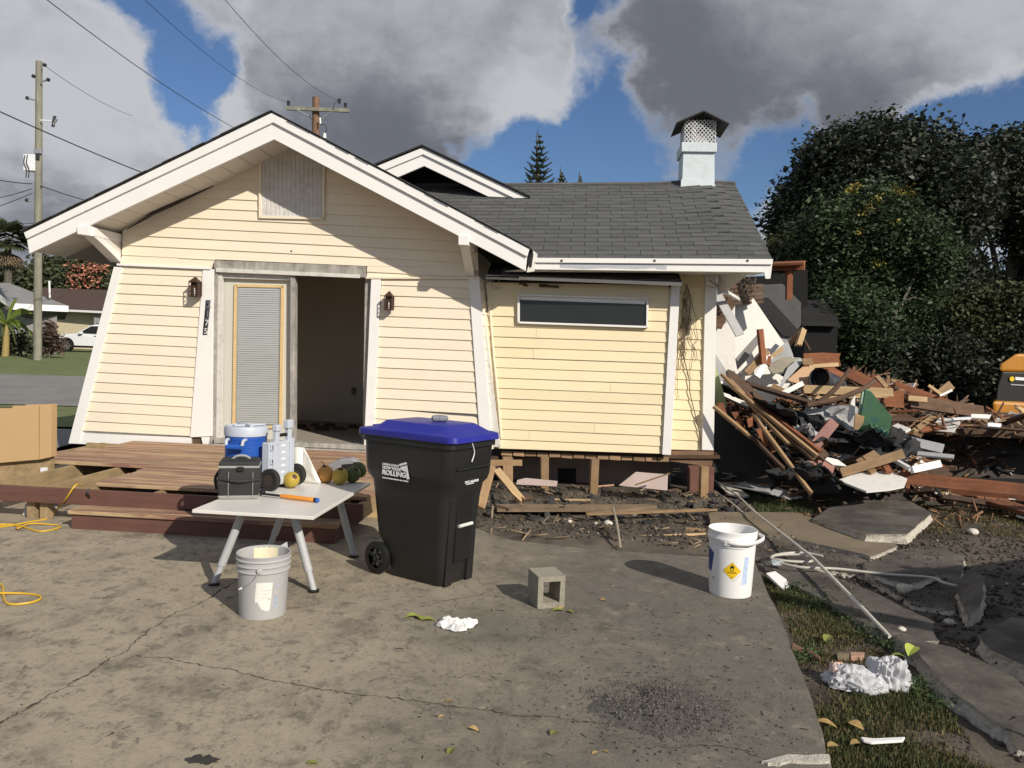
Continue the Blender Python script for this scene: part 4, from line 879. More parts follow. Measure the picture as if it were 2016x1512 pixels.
# rim joists, joists and fascia
dk(MB().bb((-6.5, wd0 - .04, DECKZ - .165), (uRt, wd0 - .002, DECKZ - .034)), 'rim_joist', m_stainf, bevel=.003)
for x, y in ((30, 905), (75, 930), (170, 935), (300, 925), (420, 930), (560, 930), (700, 930)):
    u = up_(x, y, DECKZ - .03).x
    dk(MB().bb((u - .02, wd0 + .002, DECKZ - .175), (u + .02, -.08, DECKZ - .036)), 'joist', m_joist, bevel=.003)
u = up_(30, 905, DECKZ).x
dk(MB().bb((uRt - .05, wd0, DECKZ - .17), (uRt - .01, -.08, DECKZ - .036)), 'joist', m_joist)
dk(MB().bb((u - .3, -.17, DECKZ - .17), (uRt, -.125, DECKZ - .036)), 'ledger_board', m_joist)
p = up_(85, 930, DECKZ - .06); dk(MB().bb((p.x - .0, p.y - .04, p.z - .02), (p.x + .045, p.y + .0, p.z + .05)), 'joist_hanger', m_metalw)
for px in (70, 100): 
    p = up_(px, 1000, .08); dk(MB().box((p.x, wd0 + .06, .06), (.07, .07, .2)), 'post', m_joist)
for (px, zt) in ((655, .16), (660, .1)):
    p = up_(px, 1030, 0); dk(MB().box((p.x + (.0 if zt > .12 else .18), p.y + .35, zt / 2 - .03), (.09 if zt > .12 else .3, .09, zt + .06)), 'post', m_pine)
# front step
st = thing('step', 'dark red-brown wooden step in front of the porch deck', 'step', HO, -YAW)
u0s = up_(122, 1010, .155).x; u1s = up_(690, 1015, .155).x; ws = (G(125, 1040, 0) - HO).dot(E_W)
for j in range(3): MB().bb((u0s - .02, ws - .025 + j * .148, .125), (u1s, ws - .025 + j * .148 + .143, .157)).build('tread', m_stain, st, world=False, bevel=.004)
MB().bb((u0s, ws, -.07), (u1s - .02, ws + .03, .123)).build('riser', m_stainf, st, world=False)
MB().bb((u0s, ws + .03, -.07), (u0s + .03, ws + .42, .123)).build('stringer', m_stainf, st, world=False)
MB().bb((u1s - .05, ws + .03, -.07), (u1s - .02, ws + .42, .123)).build('stringer', m_stainf, st, world=False)
# black cable draped on the fascia
cbl = MB().tube(smooth_path([up_(176, 962, .30), up_(172, 972, .26) , up_(185, 986, .19), up_(225, 990, .165), up_(330, 1000, .165), up_(430, 1010, .165)], 8), .008, 6).build('black_cable', m_blackp, None, smooth=True)
cbl.matrix_world = Matrix.Translation(HO) @ Matrix.Rotation(-YAW, 4, 'Z'); tag(cbl, 'black cable drooping over the front edge of the porch deck', 'cable')
# concrete pier block under the rim
pb = thing('pier_block', 'pale tapered concrete pier block under the deck rim', 'block', G(82, 1008, 0))
c = G(80, 1010, 0); mbx = MB(); b_, t_ = .115, .085
mbx.add([(c.x + sx * b_, c.y + sy * b_, -.07) for sx, sy in ((-1, -1), (1, -1), (1, 1), (-1, 1))] + [(c.x + sx * t_, c.y + sy * t_, .10) for sx, sy in ((-1, -1), (1, -1), (1, 1), (-1, 1))], [(0, 1, 2, 3), (4, 5, 6, 7)] + [(i, (i + 1) % 4, (i + 1) % 4 + 4, i + 4) for i in range(4)])
mbx.build('block_body', M('pier_concrete', (.46, .43, .39), .9, .1, 9, .4, 30), pb, bevel=.008)
MB().box((c.x - .005, c.y - .104, .045), (.03, .02, .012)).build('cast_notch', m_crack, pb)
# tan foam-board box at the left edge
m_tan = M('tan_board', (.49, .325, .16), .7, .05, 1.5, .03, 20, dirt=(.42, .27, .12, .4), dscale=2)
DB = 7.55
bx = thing('tan_panel_box', 'large plain tan boxed panel standing behind the deck joists', 'panel', W(50, 880, DB) * 1)
def wp(pix, y, th, name, m, par, **k):
    return MB().prism([W(p[0], p[1], y) for p in pix], (0, th, 0)).build(name, m, par, **k)
wp(((-160, 806), (24, 804), (24, 799), (76, 799), (76, 905), (-160, 925)), DB, .05, 'front_panel', m_tan, bx, bevel=.003)
wp(((77.5, 797), (101, 796), (100, 900), (77, 905)), DB - .005, .10, 'end_panel', m_tan, bx, bevel=.003)
wp(((50, 797), (101, 796), (101, 806), (50, 806)), DB + .052, .05, 'back_panel', m_tan, bx)
wp(((-160, 803.5), (24, 801.5), (24, 806), (-160, 808)), DB + .052, .02, 'dark_lining', m_dark, bx)
wp(((-160, 890), (100, 880), (100, 1000), (-160, 1000)), DB + .06, .06, 'foot_frame', m_joist, bx)
# yellow extension cords
m_cord = M('yellow_cord', (.62, .38, .03), .45, .05)
def cord(path, name, label, r=.0065):
    o = MB().tube(smooth_path(path, 10), r, 7).build(name, m_cord, None, smooth=True); return tag(o, label, 'cord', 'yellow extension cords')
z = .008
cord([G(160, 955, .30), G(148, 956, .33), G(128, 985, .2), G(112, 1003, .06), G(95, 1020, z), G(55, 1028, z), G(0, 1038, z), G(-60, 1046, z)], 'extension_cord', 'yellow extension cord running up from the driveway over the deck rim')
cord([G(-60, 1036, z), G(0, 1032, z), G(40, 1036, z), G(80, 1046, z), G(118, 1038, z), G(105, 1033, z), G(60, 1031, .018), G(35, 1040, .018), G(30, 1033, z), G(0, 1034, z), G(-60, 1050, z)], 'extension_cord', 'yellow extension cord looped on the concrete by the pier block')
cord([G(-60, 1120, z), G(-20, 1143, z), G(4, 1152, z), G(6, 1170, z), G(15, 1188, z), G(50, 1188, z), G(78, 1180, z), G(75, 1172, z), G(40, 1168, z), G(-10, 1168, .016), G(-60, 1170, z)], 'extension_cord', 'yellow extension cord with a loose loop at the left edge of the driveway')

# ================================================================ folding table
TZ = 0.52
FLp, FRp, RFp = G(378, 1003, TZ), G(617, 1017, TZ), G(720, 950, TZ)
tx = (FRp - FLp).normalized(); ty = Vector((-tx.y, tx.x, 0)); TWd = (FRp - FLp).length; TLn = (RFp - FRp).dot(ty)
m_lam = M('white_laminate', (.70, .67, .62), .35, .03, 3, dirt=(.45, .42, .36, .3), dscale=6)
tb = thing('work_table', 'white-topped table on grey splayed tube legs beside the bin', 'table', (FLp + FRp) / 2 - Vector((0, 0, TZ)))
def T(a, b, z=TZ): return FLp + tx * a + ty * b + Vector((0, 0, z - TZ))
MB().prism([T(0, 0), T(TWd, 0), T(TWd, TLn), T(0, TLn)], (0, 0, -.022)).build('table_top', m_lam, tb, bevel=.003)
m_leg = M('grey_leg', (.40, .41, .41), .45, .05, 6)
for b in (.17, TLn - .22):
    MB().prism([T(.20, b, TZ - .022), T(TWd - .14, b, TZ - .022), T(TWd - .14, b, TZ - .055), T(.20, b, TZ - .055)], ty * .06).build('leg_bracket', m_leg, tb, bevel=.003)
    for s_, a in ((-1, .24), (1, TWd - .2)):
        top = T(a, b + .03, TZ - .05); bot = T(a + s_ * .16, b - .02, 0.008)
        lg = MB().tube([top, top.lerp(bot, .74)], .027, 14).build('leg', m_leg, tb, smooth=True)
        MB().tube([top.lerp(bot, .73), bot], .021, 14).build('inner_tube', m_leg, lg, smooth=True)
        MB().lathe([(0, 0), (.036, 0), (.036, .012), (.02, .016), (0, .016)], 16, (bot.x, bot.y, 0.001)).build('foot', m_blackp, lg, smooth=True)
# ---- drinks cooler
CB = G(500, 962, TZ) * 1; CB = G(483, 955, TZ)
ck = thing('drink_cooler', 'blue ribbed drink cooler with white lid standing on the white table', 'cooler', (CB.x, CB.y, TZ))
m_blue = M('cooler_blue', (.022, .095, .40), .4, .06, 4); m_wpl = M('white_plastic', (.47, .50, .56), .45, .03, 4); m_navy = M('dark_navy_plastic', (.03, .04, .07), .5)
cr = .138; ch_ = .345
prof = [(0, 0), (cr * .93, 0), (cr * .96, .01)]
for k in range(26): z_ = .02 + k * (ch_ - .05) / 26; prof += [(cr * .975, z_), (cr * .995, z_ + .003), (cr * .995, z_ + .008), (cr * .975, z_ + .0105)]
prof += [(cr, ch_ - .025), (cr, ch_), (0, ch_)]
MB().lathe(prof, 48, (CB.x, CB.y, TZ)).build('cooler_body', m_blue, ck, smooth=True)
lid = MB().lathe([(cr * 1.0, ch_), (cr * 1.04, ch_ + .004), (cr * 1.05, ch_ + .05), (cr * 1.0, ch_ + .066), (cr * .9, ch_ + .07), (cr * .86, ch_ + .062), (0, ch_ + .064)], 48, (CB.x, CB.y, TZ)).build('cooler_lid', m_wpl, ck, smooth=True)
for a_ in (0.7, 2.3): MB().box((CB.x + .02 * math.cos(a_), CB.y + .02 * math.sin(a_), TZ + ch_ + .071), (.22, .03, .012), Matrix.Rotation(a_, 3, 'Z')).build('lid_rib', m_wpl, lid, bevel=.003)
fd = Vector((-.10, -1, 0)).normalized(); sd = Vector((-fd.y, fd.x, 0))
def CK(a, r, z): return Vector((CB.x, CB.y, TZ + z)) + fd * r + sd * a
for a0 in (.0,):
    hdl = MB().tube(smooth_path([CK(-.062, cr, ch_ - .015), CK(-.062, cr + .03, ch_ - .02), CK(-.058, cr + .04, ch_ - .05)], 5), .011, 8).build('handle_arm', m_wpl, ck, smooth=True)
    MB().tube(smooth_path([CK(.055, cr - .01, ch_ - .015), CK(.055, cr + .03, ch_ - .02), CK(.052, cr + .04, ch_ - .05)], 5), .011, 8).build('handle_arm', m_wpl, ck, smooth=True)
    MB().tube([CK(-.056, cr + .035, ch_ - .062), CK(.052, cr + .035, ch_ - .062)], .019, 12).build('handle_grip', m_blue, ck, smooth=True)
MB().box(CK(.12, .06, .16), (.02, .03, .06)).build('spigot_bracket', m_wpl, ck, bevel=.003)
# ---- white cart behind the cooler
ct = thing('cooler_cart', 'white plastic hand cart with black wheels behind the blue cooler', 'cart', (CB.x + .15, CB.y, TZ))
# the cart's spine stands on the right of the cooler, facing right-forward
cf = Vector((.93, -.37, 0)).normalized(); cs = Vector((-cf.y, cf.x, 0))       # cf: outward (away from cooler), cs: across
CC = G(531, 966, TZ) + cs * .15 - cf * .03
def CT(a, r, z): return CC + cs * a + cf * r + Vector((0, 0, z))
def cbox(a0, a1, r_0, r_1, z0, z1): return [CT(a0, r_0, z0), CT(a1, r_0, z0), CT(a1, r_1, z0), CT(a0, r_1, z0), CT(a0, r_0, z1), CT(a1, r_0, z1), CT(a1, r_1, z1), CT(a0, r_1, z1)]
BF = [(0, 1, 2, 3), (4, 5, 6, 7), (0, 1, 5, 4), (1, 2, 6, 5), (2, 3, 7, 6), (3, 0, 4, 7)]
MB().add(cbox(-.095, .095, -.02, .015, .07, .32), BF).build('back_plate', m_wpl, ct, bevel=.006)
MB().add(cbox(-.13, -.085, -.06, .0, .06, .315), BF).build('side_rail', m_wpl, ct, bevel=.006)
MB().add(cbox(.06, .105, -.015, .03, .05, .33), BF).build('side_rail', m_wpl, ct, bevel=.006)
MB().add(cbox(-.085, -.045, -.01, .02, .3, .40), BF).build('handle_post', m_wpl, ct, bevel=.005)
MB().add(cbox(.045, .085, -.01, .02, .3, .42), BF).build('handle_post', m_wpl, ct, bevel=.005)
MB().add(cbox(-.09, -.04, -.015, .03, .39, .435), BF).build('handle_cap', m_wpl, ct, bevel=.008)
MB().add(cbox(.03, .09, -.015, .03, .40, .46), BF).build('handle_cap', m_wpl, ct, bevel=.008)
MB().add(cbox(-.05, .05, -.008, .012, .35, .37), BF).build('handle_bar', m_blackp, ct)
for z_ in (.10, .19, .285):
    MB().add(cbox(-.122, -.092, .0, .012, z_ - .02, z_ + .02), BF).build('clip', m_wpl, ct, bevel=.003)
    MB().add(cbox(-.112, -.103, .010, .0135, z_ - .012, z_ + .014), BF).build('clip_slot', m_navy, ct)
for k in range(5): MB().add(cbox(-.02, .02, .014, .018, .10 + k * .045, .115 + k * .045), BF).build('vent_slot', m_metalw, ct)
MB().add(cbox(-.10, .12, .0, .05, .03, .085), BF).build('axle_housing', m_wpl, ct, bevel=.015)
MB().add(cbox(-.10, .10, -.30, -.01, .0, .012), BF).build('toe_plate', m_blackp, ct)
for a0 in (-.15, .13):
    ax = frame(Vector((0, 0, 0)), cf, Vector((0, 0, 1)), -cs).to_3x3()
    cw = CT(a0, .03, .075)
    wh = MB().lathe([(.045, -.018), (.07, -.018), (.074, -.012), (.074, .012), (.07, .018), (.045, .018)], 28, cw, 0, ax).build('wheel', M('tyre_rubber', (.022, .02, .018), .8, .2, 20), ct, smooth=True)
    MB().lathe([(0, -.012), (.02, -.016), (.04, -.01), (.05, -.012), (.05, .012), (.04, .01), (.02, .016), (0, .012)], 20, cw, 0, ax).build('hub', M('wheel_hub', (.05, .04, .033), .5, .3, 30), wh, smooth=True)
# ---- black lunch bag
LB = G(472, 978, TZ); lb = thing('lunch_bag', 'black insulated lunch bag with grey trim leaning on the cooler', 'bag', LB, R(14))
m_nyl = M('black_nylon', (.022, .022, .021), .65, .2, 6, .3, 400); m_gtr = M('grey_nylon', (.30, .30, .28), .7, .1, 8)
hw, hd, hh = .118, .095, .235
def lbx(pts, faces, nm, m, **k): return MB().add(pts, faces).build(nm, m, lb, world=False, **k)
def ring(z, e, y0=0): return [(-hw - e, -hd - e + y0, z), (hw + e, -hd - e + y0, z), (hw + e, hd + e + y0, z), (-hw - e, hd + e + y0, z)]
def stack(rings): 
    v = []; f = []
    for r_ in rings: v += r_
    n = len(rings)
    for i in range(n - 1): f += [(i * 4 + j, i * 4 + (j + 1) % 4, (i + 1) * 4 + (j + 1) % 4, (i + 1) * 4 + j) for j in range(4)]
    return v, f + [(3, 2, 1, 0), tuple((n - 1) * 4 + j for j in range(4))]
v, f = stack([ring(.0, -.012), ring(.02, .0), ring(.1, .012), ring(.19, .002), ring(.20, .0)]); lbx(v, f, 'bag_body', m_nyl, bevel=.012)
v, f = stack([ring(.002, -.004), ring(.024, .006), ring(.026, .002)]); lbx(v, f, 'bag_base', m_gtr, bevel=.006)
v, f = stack([ring(.198, .004), ring(.212, .006), ring(.213, .002)]); lbx(v, f, 'zip_band', m_gtr, bevel=.003)
v, f = stack([ring(.212, .003), ring(.238, -.002), ring(.246, -.02)]); lbx(v, f, 'bag_lid', m_nyl, bevel=.008)
for x in (-.06, .085): MB().box((x, -hd - .012, .10), (.003, .004, .155)).build('piping', m_gtr, lb, world=False)
MB().box((.01, -hd - .016, .196), (.04, .012, .028)).build('buckle', m_blackp, lb, world=False, bevel=.003)
MB().tube(smooth_path([(-.05, .0, .24), (-.02, .0, .262), (.03, .0, .262), (.06, 0, .244)], 6), .008, 6).build('carry_handle', m_gtr, lb, world=False, smooth=True)
MB().tube(smooth_path([(-hw - .005, .03, .17), (-hw - .03, .0, .12), (-hw - .02, -.01, .05)], 6), .01, 6).build('strap', m_nyl, lb, world=False, smooth=True)
MB().tube(smooth_path([(-hw, -hd - .01, .135), (0, -hd - .03, .12), (hw + .01, -hd - .012, .128)], 6), .009, 6).build('strap', m_nyl, lb, world=False, smooth=True)
# ---- hammer
hm = thing('hammer', 'claw hammer with orange grip and blue end lying on the table front', 'hammer', G(560, 985, TZ))
ha, hb_ = G(512, 972, TZ + .02), G(622, 985, TZ + .018)
d = (hb_ - ha).normalized(); m_or = M('orange_grip', (.72, .27, .035), .5, .04)
MB().tube([ha, ha.lerp(hb_, .40)], .0075, 8).build('shaft', m_blackp, hm, smooth=True)
MB().tube([ha.lerp(hb_, f_) for f_ in (.38, .42, .6, .8, .93, .94)], [.010, .0135, .0145, .0135, .0145, .012], 12).build('grip', m_or, hm, smooth=True)
MB().tube([ha.lerp(hb_, f_) for f_ in (.935, .955)], .0145, 12).build('grip_ring', m_blackp, hm)
MB().tube([ha.lerp(hb_, f_) for f_ in (.955, .97, 1.0, 1.01)], [.009, .014, .014, .009], 12).build('grip_end', M('blue_cap', (.03, .10, .42), .5), hm, smooth=True)
nn = Vector((-d.y, d.x, 0))
MB().tube([ha + nn * .055, ha + nn * .035, ha + nn * .03, ha], [.016, .016, .010, .013], 10).build('hammer_head', m_blackp, hm, smooth=True)
for s_ in (-1, 1): MB().tube(smooth_path([ha, ha - nn * .03 + d * s_ * .006, ha - nn * .07 + d * s_ * .012 - Vector((0, 0, .012))], 5), [.011] * 5 + [.009, .007, .006, .005, .004, .003][:6], 8).build('claw', m_blackp, hm, smooth=True)
# ---- paper towel roll with a loose sheet
pt = thing('paper_towel_roll', 'white paper towel roll standing on the table with a loose sheet', 'paper towel', G(590, 952, TZ))
c = G(587, 949, TZ); m_pap = M('paper_white', (.80, .775, .72), .85, .04, 8, .25, 90)
hr_ = .245
MB().lathe([(.018, 0), (.040, 0), (.041, .01), (.041, hr_ - .01), (.040, hr_), (.018, hr_), (.018, 0)], 28, (c.x, c.y, TZ)).build('roll', m_pap, pt, smooth=True)
V = []; Fc = []
for i in range(13):
    for j in range(9):
        t, s_ = i / 12, j / 8
        top_h = hr_ * (1 - .97 * t ** 1.35); x = c.x + .035 + .135 * t + .02 * s_ * t * 0; y = c.y - .018 - .03 * math.sin(t * 2.2) + .012 * math.sin(s_ * 3 + t * 4) * t
        V.append((x + .004 * math.sin(9 * s_), y, TZ + .002 + top_h * s_)); 
for i in range(12):
    for j in range(8): Fc.append((i * 9 + j, (i + 1) * 9 + j, (i + 1) * 9 + j + 1, i * 9 + j + 1))
sh_ = MB().add(V, Fc).build('loose_sheet', m_pap, pt, smooth=True); so_ = sh_.modifiers.new('solid', 'SOLIDIFY'); so_.thickness = .0012
# ---- coconuts
m_co1 = M('coconut_yellow', (.42, .30, .045), .5, .2, 7, .1, 30, dirt=(.20, .22, .05, .6), dscale=8); m_co2 = M('coconut_orange', (.55, .27, .06), .5, .2, 7, .1, 30, dirt=(.3, .14, .04, .5), dscale=8); m_co3 = M('coconut_green', (.09, .10, .025), .5, .25, 7, .1, 30)
def coco(px, py, r, m, tilt, label, eye=True, stem=False):
    c = G(px, py, TZ); o = thing('coconut', label, 'coconut', c, 0, 'coconuts on the table')
    ax = Matrix.Rotation(tilt[0], 3, 'X') @ Matrix.Rotation(tilt[1], 3, 'Y')
    pr_ = [(r * math.sin(t) * (1 - .06 * math.cos(t)), -r * 1.1 * math.cos(t)) for t in np.linspace(0, math.pi, 18)]
    mb = MB().lathe(pr_, 24, (c.x, c.y, TZ + r * 1.02), 0, ax)
    mb.v = [tuple(Vector(v) + (Vector(v) - Vector((c.x, c.y, TZ + r))).normalized() * .0025 * mnoise.noise((v[0] * 30, v[1] * 30, v[2] * 30))) for v in mb.v]
    mb.build('husk', m, o, smooth=True)
    tp = Vector((c.x, c.y, TZ + r * 1.02)) + ax @ Vector((0, 0, r * 1.08))
    MB().lathe([(0, .004), (.010, .005), (.017, .0), (.02, -.006)], 12, tp, 0, ax).build('calyx', m_dark, o, smooth=True)
    if stem: MB().tube(smooth_path([tp, tp + Vector((-.006, 0, .018)), tp + Vector((-.02, 0, .036))], 4), .0035, 6).build('stem', m_dark, o, smooth=True)
coco(573, 961, .055, m_co1, (.9, .6), 'yellow-green coconut in front of the cart wheel')
coco(641, 950, .058, m_co2, (.25, -.15), 'orange-brown coconut with a short stem beside the paper towel', stem=True)
coco(669, 954, .057, m_co1, (.35, .15), 'yellow coconut with a brown crown near the table corner')
coco(694, 950, .056, m_co3, (.5, .5), 'dark green coconut in shade next to the bin')
coco(706, 940, .056, m_co3, (.2, -.6), 'shaded green coconut half hidden behind another by the bin')
# ---- grey radio-like case
rd = thing('job_radio', 'grey rounded plastic case with a dark display behind the coconuts', 'radio', G(680, 943, TZ))
c = G(676, 934, TZ); m_gp = M('grey_plastic', (.24, .235, .25), .5, .05)
pr2 = [(-.14, 0), (.10, 0), (.118, .05), (.105, .10), (.06, .125), (-.03, .112), (-.115, .07), (-.145, .03)]
MB().prism([(c.x + a, c.y, TZ + b) for a, b in pr2], (0, .10, 0)).build('case_body', m_gp, rd, bevel=.014)
MB().prism([(c.x + a, c.y - .002, TZ + b) for a, b in ((-.015, .03), (.085, .04), (.085, .085), (-.01, .074))], (0, -.004, 0)).build('display', m_glass, rd)

for o_ in [ck, ct, lb, hm, pt, rd] + [o for o in bpy.data.objects if o.name.startswith('coconut')]: o_.scale = (1.075,) * 3
# ================================================================ wheeled bin
s_ = Vector((-math.cos(R(34)), math.sin(R(34)), 0)); t_ = Vector((-s_.y, s_.x, 0)) * -1; t_ = Vector((s_.y, -s_.x, 0))   # s_: towards the hinge, t_: across, away from the camera
nf = -s_
C0 = G(862, 1160)
BSX, BSY = .92, .72
BC = C0 + s_ * .27 + t_ * .20                                        # centre of the base
binr = thing('wheeled_bin', 'black wheeled rubbish bin with a blue lid on the driveway', 'bin', BC, math.atan2(nf.y, nf.x))
def rrect(x0, x1, hw, z, r, n=6):
    out = []
    for (cx_, cy_, a0) in ((x1 - r, hw - r, 0), (x0 + r, hw - r, 90), (x0 + r, -hw + r, 180), (x1 - r, -hw + r, 270)):
        for k in range(n + 1): a_ = R(a0 + 90 * k / n); out.append((cx_ + r * math.cos(a_), cy_ + r * math.sin(a_), z))
    return out
def loft(rings, close=(True, True)):
    mb = MB(); n = len(rings[0]); v = [p for r_ in rings for p in r_]; f = []
    for i in range(len(rings) - 1): f += [(i * n + j, i * n + (j + 1) % n, (i + 1) * n + (j + 1) % n, (i + 1) * n + j) for j in range(n)]
    if close[0]: f.append(tuple(range(n - 1, -1, -1)))
    if close[1]: f.append(tuple((len(rings) - 1) * n + j for j in range(n)))
    return mb.add(v, f)
def bn(mb, name, m, par=None, **k):
    mb.v = [(v[0] * BSX, v[1] * BSY, v[2]) for v in mb.v]
    return mb.build(name, m, par or binr, world=False, **k)
# local x: front, y: left seen from the front (t_ is +y)
m_bin = M('bin_black', (.016, .016, .0155), .38, .15, 10, .06, 260, spec=.45)
lv = [(0.0, -.20, .285, .225, .06), (.02, -.21, .30, .24, .06), (.16, -.25, .31, .25, .07), (.28, -.34, .318, .262, .07), (.60, -.375, .345, .292, .07), (.665, -.385, .355, .30, .07), (.70, -.42, .39, .325, .08), (.74, -.435, .405, .335, .08), (.93, -.445, .415, .345, .08), (.935, -.465, .435, .362, .085), (.985, -.465, .435, .362, .085)]
bn(loft([rrect(a, b, h, z, r) for (z, a, b, h, r) in lv], (True, False)), 'bin_body', m_bin, smooth=True)
# front recess with grab bar
bn(MB().prism([(.338, -.12, .16), (.338, .12, .16), (.352, .12, .60), (.352, -.12, .60)], (-.012, 0, 0)), 'recess_panel', m_blackp)
bn(MB().tube([(.36, -.10, .405), (.36, .10, .405)], .012, 10), 'grab_bar', M('zinc_bar', (.62, .62, .58), .5, .05), smooth=True)
for y in (-.16, .16): bn(MB().add([(.30, y - .05, 0), (.315, y - .05, 0), (.352, y - .045, .6), (.34, y - .05, .6), (.30, y + .05, 0), (.315, y + .05, 0), (.352, y + .045, .6), (.34, y + .05, .6)], BF), 'front_rib', m_bin, bevel=.01)
bn(MB().box((.415, 0, .80), (.03, .5, .012)), 'lift_pocket', m_bin, bevel=.004)
for y in (-.30, .30):
    ax = Matrix.Rotation(R(90), 3, 'X')
    wh = bn(MB().lathe([(.07, -.03), (.105, -.03), (.115, -.02), (.115, .02), (.105, .03), (.07, .03)], 30, (-.30, y * .93, .115), 0, ax), 'wheel', m_blackp, smooth=True)
    hub = MB().lathe([(0, -.02), (.02, -.03), (.028, -.02), (.028, .02), (.02, .03), (0, .02)], 16, (-.30, y * .93, .115), 0, ax)
    bn(hub, 'hub', m_blackp, wh, smooth=True)
    for k in range(5):
        a_ = k * 2 * math.pi / 5 + .3; bn(MB().box((-.30 + .055 * math.cos(a_), y * .93 * 1.02, .115 + .055 * math.sin(a_)), (.085, .026, .022), Matrix.Rotation(-a_, 3, 'Y')), 'spoke', m_bin, wh, bevel=.005)
bn(MB().tube([(-.30, -.28, .115), (-.30, .28, .115)], .012, 8), 'axle', m_steel)
bn(MB().tube(smooth_path([(-.46, -.27, .95), (-.52, -.26, .965), (-.525, -.2, .968), (-.525, .2, .968), (-.52, .26, .965), (-.46, .27, .95)], 5), .018, 10), 'handle', m_bin, smooth=True)
m_lid = M('lid_blue', (.019, .022, .26), .42, .06, 4, .04, 60, dirt=(.10, .10, .34, .3), dscale=3, spec=.45)
LR = [rrect(-.49, .455, .378, .975, .09), rrect(-.495, .46, .382, .98, .09), rrect(-.49, .455, .378, 1.015, .09), rrect(-.40, .44, .365, 1.02, .085), rrect(-.36, .40, .30, 1.03, .07), rrect(-.30, .30, .255, 1.072, .06), rrect(-.29, .29, .245, 1.076, .06)]
lidb = bn(loft(LR), 'lid', m_lid, smooth=True)
bn(loft([rrect(-.53, -.47, .10, .99, .02), rrect(-.53, -.47, .10, 1.02, .02)]), 'lid_hinge', m_lid, lidb, bevel=.004)
for y in (-.36, .36): bn(MB().box((.12, y * 1.0, 1.012), (.5, .03, .02)), 'lid_ledge', m_lid, lidb, bevel=.006)
# marking on the side: little bin and slogan
m_wp = M('white_print', (.72, .73, .72), .6, .1, 30)
yS = -.349 * BSY
def side_pt(x, z, o=0): return Vector((x, yS - o, z))
Bm = wmat(binr)
def side_m(x, z): return Bm @ frame(Vector((x, yS - .0025, z)), Vector((1, 0, 0)), Vector((0, 0, 1)), Vector((0, -1, 0)))
def px_side(px, py):                                                # pixel -> bin side plane
    d = ray(px, py); nrm_ = (Bm.to_3x3() @ Vector((0, 1, 0))); p0 = Bm @ Vector((0, yS, .8)); tt = (p0 - CAM).dot(nrm_) / d.dot(nrm_); return Bm.inverted() @ (CAM + d * tt)
def px_front(px, py, xf):
    d = ray(px, py); nrm_ = (Bm.to_3x3() @ Vector((1, 0, 0))); p0 = Bm @ Vector((xf * BSX, 0, .8)); tt = (p0 - CAM).dot(nrm_) / d.dot(nrm_); return Bm.inverted() @ (CAM + d * tt)
lg = px_side(753, 938); lgr = px_side(806, 942); LWd = lgr.x - lg.x; LHt = px_side(780, 899).z - px_side(780, 941).z
def flat_side(pts, name, m=m_wp):                                    # outline in logo units (0..1, 0..1)
    bn(MB().prism([((lg.x + a * LWd) / BSX, yS / BSY, lg.z + b * LHt) for a, b in pts], (0, -.0022, 0)), name, m)
flat_side(((.60, .70), (.64, .62), (.90, .76), (.87, .84)), 'print_lid')
flat_side(((.66, .58), (.90, .70), (1.0, .08), (.905, .05), (.89, .38), (.76, .42), (.70, .46)), 'print_bin')
u_ = LHt
for s1, a, b, sz, off, sx in (('GREEN CLEAN', 0, .555, .115, .0002, .98), ('NOW WE\'RE', 0, .385, .15, .0007, 1.0), ('ROLLING', 0, .12, .25, .0016, .98)):
    ob = text(s1, sz * u_ * 1.28, 'print_text', m_wp, binr, side_m(lg.x + a * LWd, lg.z + b * LHt), off, .0012, 1.0)
    xsz = max(v.co.x for v in ob.data.vertices) - min(v.co.x for v in ob.data.vertices); want = LWd * (.60 if 'GREEN' in s1 else .68 if 'NOW' in s1 else .88)
    x0 = min(v.co.x for v in ob.data.vertices)
    for v in ob.data.vertices: v.co.x = lg.x + (v.co.x - x0) * want / xsz
for (a0, a1) in ((0, .18), (.20, .40), (.42, .62), (.65, .74), (.77, .96)): flat_side(((a0, -.07), (a1, -.07), (a1, -.015), (a0, -.015)), 'fine_print')
# serial on the front
def xfr(z): return .3645 if z < .70 else .41
def xprof(z):
    zs_ = [q[0] for q in lv]; xs2 = [q[2] for q in lv]; return float(np.interp(z, zs_, xs2))
pf = px_front(907, 951, .354); pf2 = px_front(934, 941, .354)
ob = text('9RR 033656', .040, 'serial_text', m_wp, binr, Bm @ frame(Vector(((xprof(pf.z) + .006) * BSX, pf.y, pf.z)), Vector((0, 1, 0)), Vector((0.06, 0, 1)).normalized(), Vector((1, 0, -.06)).normalized()), .001, .002)
xsz = max(v.co.y for v in ob.data.vertices) - min(v.co.y for v in ob.data.vertices); x0 = min(v.co.y for v in ob.data.vertices)
for v in ob.data.vertices: v.co.y = pf.y + (v.co.y - x0) * (pf2.y - pf.y) / xsz
a_ = px_front(914, 954, .3575); b_ = px_front(929, 949, .3575)
xb_ = xprof(a_.z) + .002
bn(MB().prism([(xb_, a_.y / BSY, a_.z), (xb_, b_.y / BSY, a_.z), (xb_ + .001, b_.y / BSY, a_.z + .018), (xb_ + .001, a_.y / BSY, a_.z + .018)], (.004, 0, 0)), 'barcode_label', m_wp)
# white streaks of spilt paint
q = [px_front(924, 866, .42), px_front(929, 882, .42), px_front(930, 893, .42), px_front(925, 909, .42)]
bn(MB().tube(smooth_path([(.437, v.y / BSY, v.z) for v in q], 6), .0045, 5), 'paint_drip', m_wp)
